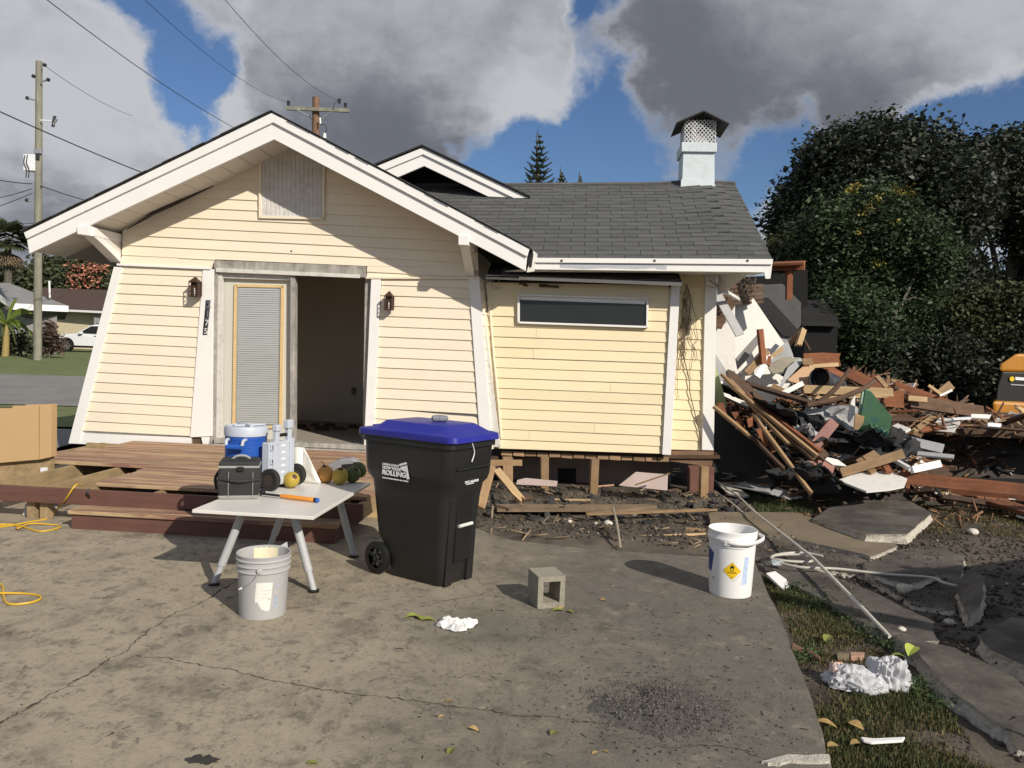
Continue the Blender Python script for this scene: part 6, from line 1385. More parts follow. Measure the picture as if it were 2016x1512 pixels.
GZ = -.06
def post(px, py, ytop, wpx, m, label, lean=0, name='post'):
    b = G(px, py, GZ); d = b.y; wd_ = wpx * d / FPX; t = W(px + lean, ytop, d + .0)
    o = plank(b - Vector((0, 0, .12)), t, wd_, wd_ * .95, m, name, label, 'post', 'cut-off posts in front of the house', up=(0.15, -1, 0)); return o
post(1072, 982, 899, 15, m_wood, 'second cut-off wooden post under the window bay'); post(1167, 985, 904, 15, m_wood, 'cut-off wooden post below the right end of the window', lean=4); post(1384, 997, 918, 15, m_wood, 'stained cut-off post under the house corner', lean=2)
post(1000, 977, 900, 19, m_wood, 'thick post behind the crossed boards next to the bin', lean=-1)
P = lambda x, y, d: W(x, y, d)
gp = 'loose boards before the house'
plank(P(960, 911, 8.2), P(1028, 911, 8.2), .06, .05, m_wood, 'board', 'short board nailed across the post beside the bin', 'board', gp, up=(0, -1, .1))
plank(P(978, 925, 8.0), P(1042, 1004, 7.6), .075, .03, m_pine, 'board', 'splintered pale board leaning down from the post beside the bin', 'board', gp, up=(.4, -1, .3), rag=(.0, .25))
plank(P(967, 918, 7.7), P(945, 1000, 7.3), .085, .04, m_wood, 'board', 'bent brown board standing behind the bin edge', 'board', gp, up=(.2, -1, 0))
plank(G(1022, 968, .0), G(1055, 968, .0), .10, .045, m_pine, 'wood_offcut', 'fresh pine offcut on the soil between the posts', 'offcut', gp, up=(0, -.2, 1))
plank(G(1082, 985, -.02), G(1175, 987, -.02), .05, .035, m_pine, 'board', 'slim pine stick lying between two posts', 'board', gp)
plank(G(975, 1000, -.02), G(1300, 1000, -.0), .26, .025, M('muddy_board', (.21, .15, .095), .9, .25, 5, .4, 30, grain=(2, 20, 20), dirt=(.09, .07, .05, .8), dscale=4), 'board', 'wide muddy board lying along the dug up strip', 'board', gp, rag=(.02, .1))
plank(G(1150, 1012, .02), G(1412, 1003, .03), .05, .022, m_wood, 'board', 'long thin board lying over the muddy one', 'board', gp, rag=(.05, .2))
plank(G(1130, 1065, -.04), G(1215, 1059, -.03), .03, .03, m_pine, 'stick', 'short pale batten in the soil left of the upright stick', 'stick', gp)
plank(G(1235, 1058, -.03), G(1400, 1051, -.02), .022, .022, m_pine, 'stick', 'long pale batten ending behind the white bucket', 'stick', gp)
plank(G(1350, 1043, -.03), G(1388, 1046, -.03), .07, .035, m_wood, 'wood_offcut', 'short wooden block near the white bucket', 'offcut', gp)
plank(G(1190, 978, -.02), G(1330, 980, -.03), .03, .02, m_wood, 'stick', 'thin board on the soil between post and corner pier', 'stick', gp)
br = MB().tube(smooth_path([G(1221, 1079, -.03), W(1218, 1055, 6.65), W(1212, 1020, 7.0), W(1207, 1000, 7.25)], 6), [.012] * 8 + [.014] * 5 + [.010] * 6, 8).build('branch', M('grey_branch', (.30, .25, .19), .9, .2, 14, .4, 40), smooth=True); tag(br, 'bare grey branch propped over the muddy board', 'branch')
m_pink = M('pink_render', (.50, .40, .36), .9, .1, 5, .2, 20)
for pts, d, lab in ((((1218, 956), (1252, 929), (1315, 934), (1314, 966), (1235, 958)), 8.45, 'pinkish wall slab leaning in the crawl space'), (((1018, 945), (1035, 941), (1098, 947), (1096, 958), (1016, 954)), 8.5, 'pinkish broken strip at the foot of the foundation')):
    o = MB().prism([W(x, y, d) for x, y in pts], (0, .05, -.01)).build('render_slab', m_pink, bevel=.004); tag(o, lab, 'slab')
plank(P(1250, 955, 8.3), P(1318, 932, 8.2), .015, .015, m_wood, 'stick', 'thin stick leaning against the pinkish slab', 'stick')
# small litter near the posts: plastic tube, stones
for (a, b, r_, m, lab) in (((1098, 972), (1135, 977), .016, m_pink, 'dirty white plastic tube on the soil'), ((1175, 958), (1208, 955), .012, m_tile, 'reddish pipe stub on the soil')):
    o = MB().tube([G(*a, -.02), G(*b, -.02)], r_, 8).build('pipe_stub', m, smooth=True); tag(o, lab, 'pipe')
def stone(px, py, r_, m, lab, z=GZ, cat='stone', grp='stones and rubble lumps'):
    c = G(px, py, z) + Vector((0, 0, r_ * .35)); me = bmesh.new(); bmesh.ops.create_icosphere(me, subdivisions=2, radius=r_)
    for v in me.verts: v.co = Vector((v.co.x * 1.2, v.co.y, v.co.z * .75)) * (1 + .35 * mnoise.noise(v.co * (1.1 / r_) + Vector((px, py, 0))))
    mm = bpy.data.meshes.new('stone'); me.to_mesh(mm); me.free(); mm.materials.append(m); o = bpy.data.objects.new('stone', mm); COL.objects.link(o); o.location = c; return tag(o, lab, cat, grp)
stone(1197, 1032, .035, m_mort, 'whitish lump in the soil by the branch'); stone(1174, 1032, .02, m_mort, 'small pale lump left of the whitish one'); stone(1122, 1028, .022, m_mort, 'pale stone below the muddy board'); stone(1245, 1014, .045, M('grey_stone', (.2, .18, .15), .9, .2, 10), 'grey stone against the muddy board'); stone(1218, 982, .03, m_mort, 'pale stone behind the muddy board'); stone(1292, 1045, .02, m_mort, 'tiny white stone right of the branch'); stone(1425, 997, .022, m_mort, 'white stone beside the corner post')
stone(1916, 1050, .045, m_mort, 'pale lump of concrete on the soil at right'); stone(1990, 992, .06, m_trim, 'white lump on the boards at the right edge'); stone(1780, 1164, .05, m_frac, 'small bright fragment on the shadow edge', z=-.0); stone(1868, 1228, .03, m_frac, 'small fragment by the broken strip end'); stone(1775, 1240, .02, m_mort, 'tiny pale stone on the long slab strip', z=0)

# ---- long white pipe and hose over the slabs
m_pvc = M('weathered_pvc', (.58, .55, .47), .6, .08, 6, dirt=(.3, .27, .2, .5), dscale=5)
o = MB().tube([G(1405, 945, .02), G(1455, 978, .03), G(1490, 1012, .07), G(1600, 1098, .06), G(1700, 1200, .05), G(1752, 1254, -.01)], [.009, .009, .012, .0135, .0135, .012], 10).build('long_pipe', m_pvc, smooth=True); tag(o, 'long weathered white pipe lying diagonally over the slabs', 'pipe')
o = MB().tube(smooth_path([G(1620, 1095, .03), G(1580, 1088, .03), G(1535, 1091, .02), G(1519, 1098, .02), G(1545, 1104, .02), G(1590, 1106, .02), G(1600, 1100, .03), G(1570, 1092, .035), G(1530, 1093, .03), G(1518, 1099, .03), G(1535, 1108, .02), G(1580, 1117, .02), G(1650, 1120, .02), G(1740, 1130, .02), G(1830, 1137, .02), G(1860, 1148, .02), G(1900, 1157, .0)], 8), .010, 8).build('white_hose', M('cream_hose', (.48, .45, .39), .5, .05), smooth=True); tag(o, 'cream hose looped on the slab and trailing into the shadow', 'hose')
o = MB().tube(smooth_path([G(1405, 965, 0), G(1440, 990, .02), G(1452, 1000, .02), G(1470, 1015, .0)], 6), .008, 6).build('bent_rod', m_pvc, smooth=True); tag(o, 'thin bent rod beside the house corner', 'rod')
crumple('clear_wrap', G(1530, 1112, .0), .06, .04, .03, M('clear_film', (.55, .60, .62), .2, .2, 10, trans=.4), 'crumpled clear plastic film beside the hose loop', 'plastic film', 12.1, 16)
piece('grey_sheet_strip', ((1440, 955), (1475, 945), (1530, 958), (1580, 978), (1555, 982), (1500, 968)), -.01, .012, m_greyb, 'long grey siding strip lying in the grass', 'siding strip', zs=[.03, .05, .06, .0, -.02, .03])
piece('window_frame_scrap', ((1410, 948), (1440, 952), (1475, 975), (1462, 978), (1432, 972)), .0, .02, m_pvc, 'dirty old frame scrap in the soil by the house corner', 'frame scrap')
for k in range(16):
    a = G(random.uniform(1408, 1470), random.uniform(930, 956), 0); an = random.uniform(-.5, .5); L_ = random.uniform(.25, .8)
    plank(a + Vector((0, 0, random.uniform(0, .08))), a + Vector((math.cos(an) * L_, math.sin(an) * L_, random.uniform(0, .08))), random.uniform(.012, .05), .01, random.choice([m_pvc, m_greyb, m_wood, m_dry]), 'lath', 'thin lath in the litter at the foot of the house corner', 'lath', 'laths at the house corner', rag=(.05, .05))

# ================================================================ torn open end of the house
te = 11.2
def wall_piece(pix, d0, th, m, name, label, cat='wall piece', lean=0.0, group=None, **k):
    ys_ = [p[1] for p in pix]; yb = max(ys_)
    P_ = [W(p[0], p[1], d0 + lean * (yb - p[1]) / 100) for p in pix]
    n_ = (P_[1] - P_[0]).cross(P_[2] - P_[0]).normalized()
    if n_.y < 0: n_ = -n_
    o = MB().prism(P_, n_ * th).build(name, m, **k); return tag(o, label, cat, group)
wall_piece(((1404, 600), (1447, 600), (1447, 735), (1404, 742)), 10.4, .05, m_dry, 'plasterboard_wall', 'white plasterboard wall beside the torn house corner')
wall_piece(((1440, 590), (1484, 588), (1560, 700), (1575, 720), (1520, 745), (1440, 742)), 10.9, .05, m_dry, 'plasterboard_wall', 'tall white inner wall with a slanting right edge', lean=.15)
wall_piece(((1404, 735), (1445, 742), (1530, 735), (1560, 752), (1520, 790), (1470, 800), (1404, 770)), 10.2, .04, m_dry, 'plasterboard_sheet', 'fallen white plasterboard sheet at the foot of the inner wall', lean=.6)
wall_piece(((1480, 577), (1500, 562), (1542, 560), (1577, 596), (1577, 640), (1560, 660), (1535, 640)), 11.7, .04, M('grey_roofing', (.12, .12, .12), .9, .2, 4, .3, 30), 'roof_felt_sheet', 'grey curled sheet of roofing hanging beside the inner wall', lean=-.2)
wall_piece(((1476, 583), (1500, 572), (1572, 650), (1560, 664), (1540, 660)), 11.55, .05, m_black, 'roof_felt_sheet', 'black underside strip of the hanging roofing')
wall_piece(((1483, 589), (1497, 586), (1560, 662), (1545, 690)), 11.6, .03, m_greyb, 'wall_shadow_band', 'narrow grey panel for the wall shadow behind the black roofing strip')  # grey panel carries the shadowed band beside the white wall
plank(P(1412, 580, 9.9), P(1457, 660, 9.7), .12, .02, m_greyb, 'grey_plank', 'grey plank dangling from the torn eave', 'board', up=(.3, -1, .2))
plank(P(1393, 553, 9.15), P(1455, 590, 9.9), .05, .03, m_trimd, 'trim_strip', 'white trim strip hanging loose under the eave', 'board', up=(0, -1, .4))
wall_piece(((1406, 583), (1430, 578), (1448, 600), (1420, 648), (1406, 645)), 10.3, .04, m_dark, 'lath_patch', 'dark patch of exposed lath in the wall', lean=0)
# exposed rafters under the torn roof
plank(P(1518, 524, 10.6), P(1584, 524, 10.4), .10, .09, m_red, 'roof_beam', 'red-brown beam end sticking out under the torn roof', 'beam', up=(0, -1, 0))
plank(P(1518, 519.5, 10.5), P(1584, 517, 10.3), .16, .03, m_red, 'roof_board', 'thin sheathing board on top of the beam end', 'board', up=(0, -.3, 1))
plank(P(1554, 530, 10.5), P(1553, 590, 10.5), .075, .07, m_red, 'post_stud', 'red-brown stud hanging below the beam end', 'post', up=(0, -1, 0))
wall_piece(((1440, 545), (1515, 543), (1590, 530), (1590, 600), (1560, 620), (1440, 600)), 12.2, .1, M('cavity_black', (.006, .006, .006), .9), 'cavity_shade_panel', 'black panel for the shade of the cavity under the torn roof')  # shade of the cavity put into a flat near-black panel
for k in range(5): plank(P(1425, 566 + k * 8, 10.6), P(1500, 562 + k * 8, 11.4), .05, .04, m_dark, 'rafter', 'exposed red-brown rafter in the torn roof cavity', 'rafter', 'exposed rafters')  # dark lumber colour stands in for roof shade on the rafters
vn = MB()
for k in range(22):
    x0, y0 = random.uniform(1455, 1492), random.uniform(540, 560); pth = [W(x0, y0, 9.9)]
    for j in range(6): x0 += random.uniform(-7, 7); y0 += random.uniform(2, 9); pth.append(W(x0, y0, 9.9 + random.uniform(-.1, .1)))
    vn.tube(smooth_path(pth, 4), .004, 4)
tag(vn.build('hanging_vines', M('dry_vine', (.13, .10, .075), .9, .2, 10)), 'tangle of dry vine stems hanging under the torn eave', 'vine', kind='stuff')
vn = MB()
for k in range(16):
    x0, y0 = random.uniform(1342, 1362), random.uniform(560, 640); pth = [hp(x0, y0, WW - .03)]
    for j in range(9): x0 += random.uniform(-8, 8); y0 += random.uniform(6, 20); pth.append(hp(min(1380, max(1333, x0)), min(870, y0), WW - .035))
    vn.tube(smooth_path(pth, 4), .003, 4)
pth = [hp(1352, 560, WW - .04)] + [hp(1352 + 7 * math.sin(j * .9), 560 + j * 24, WW - .04) for j in range(1, 10)] + [hp(1372, 830, WW - .04), hp(1380, 870, WW - .04), hp(1374, 905, WW - .05)]
vn.tube(smooth_path(pth, 5), .006, 5)
vn.v = [tuple(lw(*v)) for v in vn.v]
tag(vn.build('wall_vines', MATS['dry_vine']), 'dry brown vine climbing the narrow wall by the corner board', 'vine')
wall_piece(((1404, 716), (1412, 728), (1432, 800), (1404, 830)), 9.7, .03, M('green_paint_board', (.38, .44, .22), .8, .1, 6, dirt=(.25, .27, .15, .5), dscale=5), 'green_board', 'pale green painted board behind the corner board')
wall_piece(((1404, 690), (1440, 745), (1420, 750), (1404, 735)), 9.8, .03, m_greyb, 'grey_board_scrap', 'grey board scrap above the pale green board')
# ---- leaning bundle of long boards in front of the heap
gl_ = 'long boards leaning from the house corner'
for (a, b, wd_, m, lab) in (((1424, 726, 9.6), (1630, 905, 8.9), .20, m_dark, 'widest dark board of the leaning bundle'), ((1432, 740, 9.5), (1605, 905, 8.8), .14, m_dark, 'second dark board of the leaning bundle'), ((1422, 735, 9.45), (1560, 880, 8.9), .10, m_wood, 'brown board on top of the leaning bundle'), ((1478, 810, 9.1), (1598, 973, 8.2), .055, m_wood, 'long slim board reaching down to the grass'), ((1440, 760, 9.3), (1612, 900, 8.75), .05, m_wood, 'narrow batten along the leaning bundle'), ((1462, 770, 9.35), (1620, 893, 8.85), .06, m_red, 'upper edge batten of the leaning bundle')):
    plank(P(*a), P(*b), wd_, .03, m, 'leaning_board', lab, 'board', gl_, up=(.5, -.6, .6), rag=(.2, .06))
for k, (x1, y1, x2, y2) in enumerate(((1412, 795, 1432, 822), (1440, 812, 1468, 845), (1445, 830, 1458, 845), (1470, 822, 1482, 842), (1488, 845, 1515, 880), (1518, 880, 1528, 892))):
    wall_piece(((x1, y1), (x1 + 12, y1 - 2), (x2, y2 - 4), (x2 - 8, y2)), 9.3 - k * .05, .02, m_red, 'sheathing_scrap', 'orange-brown sheathing strip under the leaning boards, number %s from the corner' % ['one', 'two', 'three', 'four', 'five', 'six'][k], 'scrap', group='sheathing strips under the leaning boards')
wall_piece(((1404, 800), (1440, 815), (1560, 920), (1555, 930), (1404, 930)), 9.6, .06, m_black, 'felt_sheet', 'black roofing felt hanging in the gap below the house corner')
plank(P(1405, 800, 9.2), P(1480, 862, 9.0), .05, .03, m_wood, 'board', 'thin board at the edge of the black felt', 'board', up=(.5, -.6, .6))
plank(P(1478, 858, 9.0), P(1545, 925, 8.8), .05, .03, m_dark, 'board', 'dark thin board continuing down the black felt', 'board', up=(.5, -.6, .6))

# ================================================================ the demolition heap
def heapz(x, y):                                                     # surface of the rubble mound
    cx_, cy_ = 5.0, 12.0; dx, dy = (x - cx_) / 2.9, (y - cy_) / 2.4; r = dx * dx + dy * dy
    z = 1.35 * math.exp(-r * 1.15) * (1 - sst(4.9, 5.8, x + .35 * (10.5 - y)) * (1 - sst(11.2, 11.8, y)))
    return z + (.12 * mnoise.noise((x * 1.7, y * 1.7, 3)) + .08 * mnoise.noise((x * 5, y * 5, 3))) * (1 - sst(5, 5.8, x)) - .12
V = []; Fc = []; gx = np.arange(2.6, 9.4, .16); gy = np.arange(8.9, 16.4, .16); nx_ = len(gx)
for y in gy:
    for x in gx:
        e = min(1, (x - 2.6) / .6, (y - 8.9) / .5, (9.2 - x) / 1, (16.2 - y) / 1); V.append((x, y, max(-.14, heapz(x, y)) * max(0, e) - .14 * (1 - max(0, e))))
for j in range(len(gy) - 1):
    for i in range(nx_ - 1): Fc.append((j * nx_ + i, j * nx_ + i + 1, (j + 1) * nx_ + i + 1, (j + 1) * nx_ + i))
m_rub = M('rubble_base', (.05, .042, .036), .95, .5, 3, 1, 14, dirt=(.08, .06, .045, .6), dscale=5)
o = pts_mesh('rubble_mound', V, Fc, m_rub, smooth=False); tag(o, 'dark mass of crushed rubble under the demolition heap', 'rubble', kind='stuff')
# named, recognisable pieces
wp_ = wall_piece
gpile = 'pieces on the demolition heap'
plank(P(1496, 648, 10.2), P(1503, 716, 10.2), .085, .04, m_red, 'stud', 'upright red-brown stud before the white inner wall', 'post', up=(.6, -1, 0))
plank(P(1515, 700, 10.3), P(1512, 720, 10.2), .05, .03, m_red, 'stud', 'short upright red-brown stub beside the stud', 'post', up=(0, -1, 0))
wp_(((1448, 706), (1500, 648), (1500, 675), (1452, 728)), 10.5, .015, M('shaded_board', (.22, .21, .2), .9, .1, 4), 'wall_shadow_panel', 'grey panel painting the wall shadow left of the red-brown stud', lean=.2)  # grey panel paints a shadow falling on the inner wall
plank(P(1460, 735, 10.3), P(1500, 680, 10.4), .10, .02, m_dry, 'white_strip', 'slanting white strip against the inner wall', 'board', up=(0, -1, .2))
plank(P(1470, 735, 10.2), P(1512, 690, 10.3), .09, .02, m_wood, 'brown_strip', 'slanting brown strip against the inner wall', 'board', up=(0, -1, .2))
plank(P(1490, 742, 10.1), P(1516, 700, 10.3), .08, .03, m_dry, 'white_strip', 'short white strip under the slanting brown one', 'board', up=(0, -1, .2))
plank(P(1518, 703, 10.3), P(1541, 686, 10.3), .05, .04, m_pine, 'lumber', 'short pale batten crossing behind the stud', 'board', up=(0, -1, .2))
plank(P(1568, 690, 10.5), P(1582, 647, 10.6), .075, .05, m_pine, 'lumber', 'pale split timber standing at the top of the heap', 'board', up=(.3, -1, .1), rag=(.1, .02))
plank(P(1552, 678, 10.7), P(1579, 650, 10.7), .06, .05, m_wood, 'lumber', 'shorter timber crossing behind the pale split one', 'board', up=(.3, -1, .1))
plank(P(1580, 665, 10.8), P(1594, 690, 10.6), .03, .03, m_dark, 'lumber', 'thin dark stick right of the split timber', 'board', up=(.3, -1, .1))
wp_(((1515, 700), (1551, 671), (1562, 700), (1520, 720)), 10.35, .02, m_greyb, 'crumpled_sheet', 'grey crumpled panel behind the batten', lean=.4)
wp_(((1512, 722), (1540, 703), (1575, 704), (1555, 730), (1520, 735)), 10.1, .02, M('muddy_panel', (.28, .25, .19), .9, .2, 5), 'muddy_sheet', 'muddy olive panel lying on the heap', lean=.8)
wp_(((1534, 760), (1552, 722), (1575, 704), (1583, 710), (1560, 735), (1536, 765), (1515, 765)), 9.9, .02, m_greyb, 'curled_sheet', 'curled grey sheet draped over the heap', lean=.5)
wp_(((1582, 696), (1620, 694), (1655, 696), (1652, 706), (1656, 720), (1640, 724), (1600, 726), (1584, 722)), 10.5, .02, m_red, 'plywood_sheet', 'splintered orange-brown plywood sheet on top of the heap', lean=.1)
wp_(((1584, 722), (1640, 722), (1662, 735), (1655, 750), (1630, 752), (1590, 740)), 10.2, .02, m_red, 'plywood_sheet', 'second orange-brown plywood sheet folded below the first', lean=.5)
wp_(((1550, 748), (1580, 722), (1602, 722), (1608, 740), (1614, 757), (1590, 760), (1560, 752)), 9.9, .015, M('tan_wallboard', (.50, .32, .19), .85, .06, 6), 'tan_wallboard', 'smooth tan wallboard piece in the middle of the heap', lean=.4)
plank(P(1592, 722, 10.2), P(1650, 718, 10.2), .05, .04, m_pine, 'lumber', 'short pale batten on the plywood', 'board', up=(0, -1, .3))
plank(P(1600, 712, 10.1), P(1580, 712, 10.1), .08, .02, m_wood, 'lumber', 'small brown offcut above the tan wallboard', 'board', up=(0, -1, .3))
o = thing('dark_barrel', 'dark open-ended metal barrel lying on the heap', 'barrel', P(1625, 755, 9.9))
a, b = P(1612, 744, 9.75), P(1650, 760, 10.2); MB().tube([a, a.lerp(b, .1), a.lerp(b, .95), b], [.125, .12, .115, .10], 20, cap=False).build('barrel_shell', M('barrel_paint', (.03, .035, .042), .5, .4, 8, dirt=(.2, .22, .24, .5), dscale=7), o, smooth=True)
MB().tube([a.lerp(b, .2), a.lerp(b, .22)], .10, 18).build('barrel_inside', m_black, o); MB().tube([a, a.lerp(b, .04)], [.128, .128], 20, cap=False).build('barrel_rim', m_bronze, o)
plank(P(1580, 766, 9.7), P(1760, 773, 9.5), .10, .05, m_pine, 'lumber', 'long bright pine beam lying across the heap', 'beam', up=(0, -1, .15), rag=(.02, .02))
plank(P(1592, 783, 9.6), P(1748, 780, 9.5), .03, .02, m_pine, 'lumber', 'thin bright batten just under the pine beam', 'board', up=(0, -1, .15))
br_ = MB().tube(smooth_path([P(1600, 800, 9.3), P(1640, 770, 9.3), P(1665, 738, 9.35), P(1672, 726, 9.4)], 5), [.03] * 8 + [.022] * 8, 8).build('branch', m_dark, smooth=True); tag(br_, 'thick dark branch rising over the pine beam', 'branch')
br_ = MB().tube(smooth_path([P(1590, 798, 9.25), P(1650, 785, 9.2), P(1700, 765, 9.2), P(1722, 750, 9.3)], 5), .03, 8).build('branch', m_dark, smooth=True); tag(br_, 'second dark branch lying over the pine beam', 'branch')
plank(P(1458, 752, 9.7), P(1620, 800, 9.3), .07, .04, m_dark, 'lumber', 'long charred beam sloping down in front of the plasterboard', 'beam', up=(0, -.6, 1), rag=(.1, .1))
plank(P(1520, 760, 9.9), P(1550, 775, 9.8), .07, .04, m_wood, 'lumber', 'stubby orange offcut above the charred beam', 'board', up=(0, -1, .3))
plank(P(1540, 775, 9.7), P(1580, 755, 9.8), .06, .04, m_dry, 'lumber', 'white painted batten beside the pine beam', 'board', up=(0, -1, .3))
plank(P(1672, 735, 10.4), P(1735, 765, 10.2), .16, .03, m_red, 'lumber', 'wide red-brown board sloping right behind the branch', 'board', up=(.2, -1, .3))
plank(P(1725, 742, 10.3), P(1745, 764, 10.2), .06, .05, m_wood, 'lumber', 'short brown stub right of the wide red-brown board', 'board', up=(.2, -1, .3))
m_gpan = M('green_blue_panel', (.09, .20, .11), .6, .3, 3, dirt=(.04, .10, .16, .8), dscale=3, dth=(.5, .62))
wp_(((1704, 768), (1716, 772), (1757, 822), (1752, 845), (1690, 852), (1697, 810)), 9.2, .03, m_gpan, 'painted_board', 'green and blue painted panel leaning in the heap', lean=-.3)
wp_(((1698, 772), (1704, 770), (1700, 815), (1690, 846), (1688, 840)), 9.15, .04, M('mint_edge', (.34, .48, .38), .7, .1), 'mint_strip', 'mint green edge strip beside the green panel')
wp_(((1676, 790), (1684, 775), (1683, 815), (1672, 832), (1670, 822)), 9.2, .03, m_dry, 'white_shard', 'tall white shard left of the green panel')
wp_(((1684, 815), (1702, 818), (1700, 832), (1690, 846), (1682, 846)), 9.1, .02, m_wood, 'brown_shard', 'brown cardboard-like shard at the green panel foot')
wp_(((1728, 772), (1780, 769), (1779, 803), (1745, 800)), 9.6, .03, m_red, 'plywood_sheet', 'dark red-brown sheet behind the green panel')
plank(P(1598, 883, 9.0), P(1640, 832, 9.2), .12, .09, M('red_brick_pipe', (.25, .13, .11), .85, .15, 8), 'clay_block', 'reddish clay post standing aslant in the rubble', 'block', up=(0, -1, .3))
wp_(((1594, 908), (1600, 896), (1645, 912), (1640, 932), (1598, 918)), 8.8, .05, M('pink_stucco', (.34, .17, .13), .85, .1, 8), 'stucco_slab', 'pinkish stucco slab at the foot of the leaning boards', lean=.5)
wp_(((1610, 895), (1650, 905), (1668, 918), (1640, 915)), 8.85, .03, m_dry, 'plaster_chunk', 'crumbly white plaster chunk on the stucco slab', lean=.5)
plank(P(1655, 931, 8.6), P(1778, 893, 8.6), .10, .045, m_wood, 'lumber', 'light brown beam propped before the rubble', 'beam', up=(0, -1, .25))
plank(P(1690, 905, 8.8), P(1720, 930, 8.6), .07, .04, m_wood, 'lumber', 'short board under the light brown beam', 'board', up=(0, -1, .25))
plank(P(1735, 905, 8.8), P(1750, 930, 8.6), .07, .04, m_red, 'lumber', 'dark board end right of the light brown beam', 'board', up=(0, -1, .25))
wp_(((1698, 898), (1720, 886), (1735, 898), (1712, 912)), 8.8, .03, m_wood, 'wood_block', 'split brown block above the light brown beam', lean=.4)
wp_(((1650, 945), (1690, 930), (1755, 927), (1768, 935), (1786, 942), (1780, 957), (1750, 963), (1706, 967)), 8.1, .02, m_dry, 'plasterboard_sheet', 'large bright plasterboard sheet lying on the grass', lean=1.6)
piece('pale_shard', ((1657, 960), (1670, 955), (1705, 965), (1680, 967)), .02, .015, M('mint_dry', (.45, .50, .46), .8), 'pale green-white shard beside the plasterboard sheet', 'shard')
plank(P(1765, 908, 8.9), P(1795, 925, 8.5), .05, .04, m_trim, 'frame_length', 'white frame piece lying flat right of the brown beam', 'board', up=(0, -.4, 1)); plank(P(1795, 925, 8.5), P(1850, 913, 8.6), .075, .05, m_trim, 'frame_length', 'white window frame length meeting the flat piece', 'board', up=(0, -1, .3))
plank(P(1757, 858, 9.6), P(1858, 881, 9.3), .06, .05, m_greyb, 'metal_channel', 'grey metal channel lying in the shade', 'channel', up=(0, -1, .6)); plank(P(1757, 866, 9.5), P(1855, 889, 9.2), .07, .05, m_greyb, 'metal_channel', 'second grey channel just below the first', 'channel', up=(0, -1, .6))
plank(P(1806, 893, 9.2), P(1878, 900, 9.0), .10, .02, m_greyb, 'grey_plank', 'flat grey strip under the channels', 'board', up=(0, -.4, 1))
plank(P(1762, 838, 9.8), P(1788, 848, 9.6), .08, .03, m_dry, 'white_shard', 'mint-white offcut right of the green panel', 'board', up=(0, -1, .5))
gbm = 'long beams at the right'
plank(G(1770, 950, .02), G(2120, 990, .02), .13, .10, m_red, 'long_beam', 'long red-brown beam lying across the right edge', 'beam', gbm, up=(0, -1, .1))
plank(P(1772, 940, 8.65), P(2120, 975, 8.2), .13, .08, m_red, 'long_beam', 'upper dark red-brown beam behind the long one', 'beam', gbm, up=(0, -1, .15))
plank(G(1790, 968, .0), G(2100, 1015, .0), .16, .03, m_dark, 'long_board', 'weathered board under the long beams', 'board', gbm, up=(0, -.3, 1)); plank(G(1960, 988, .05), G(2120, 1035, .03), .25, .04, m_red, 'long_board', 'wide muddy board at the right edge', 'board', gbm, up=(0, -.3, 1))
for (x, y, w_, h_, lab) in ((1770, 1010, 25, 5, 'thin white shard in the grass below the plasterboard sheet'), (1800, 1003, 18, 3, 'tiny white sliver right of the white shard'), (2000, 1010, 18, 6, 'white scrap on the wide muddy board')):
    piece('white_sliver', ((x, y), (x + w_, y + 4), (x + w_ - 2, y + 4 + h_), (x + 2, y + h_)), .0, .012, m_trim, lab, 'shard')
# raised remains of the floor on the right, with an open crawl space below
fl_ = thing('floor_platform', 'raised remains of the old floor covered in debris at right', 'floor', P(1900, 900, 11.2))
PFZ = P(1950, 842, 11.0).z
PL = [Vector((5.3, 10.9, PFZ)), Vector((11.5, 10.2, PFZ - .05)), Vector((11.5, 14.5, PFZ)), Vector((5.3, 14.5, PFZ))]
crawl_shade = MB().prism([(5.0, 9.9, -.03), (11.8, 9.2, -.03), (11.8, 13.6, -.03), (5.2, 13.6, -.03)], (0, 0, -.02)).build('shade_sheet', m_black); tag(crawl_shade, 'black sheet added for the shade under the raised old floor', 'shade_sheet')  # black sheet laid to paint in the crawl-space shade
MB().prism(PL, (0, 0, -.10)).build('floor_deck', m_dark, fl_)
for k in range(6): MB().box((5.6 + k * 1.0, 13.2, (PFZ - .1) / 2 - .05), (.35, .35, PFZ)).build('floor_pier', m_dark, fl_)
MB().prism([(5.3, 13.6, -.1), (11.5, 13.6, -.1), (11.5, 13.6, PFZ - .1), (5.3, 13.6, PFZ - .1)], (0, .1, 0)).build('rear_skirt', m_black, fl_)
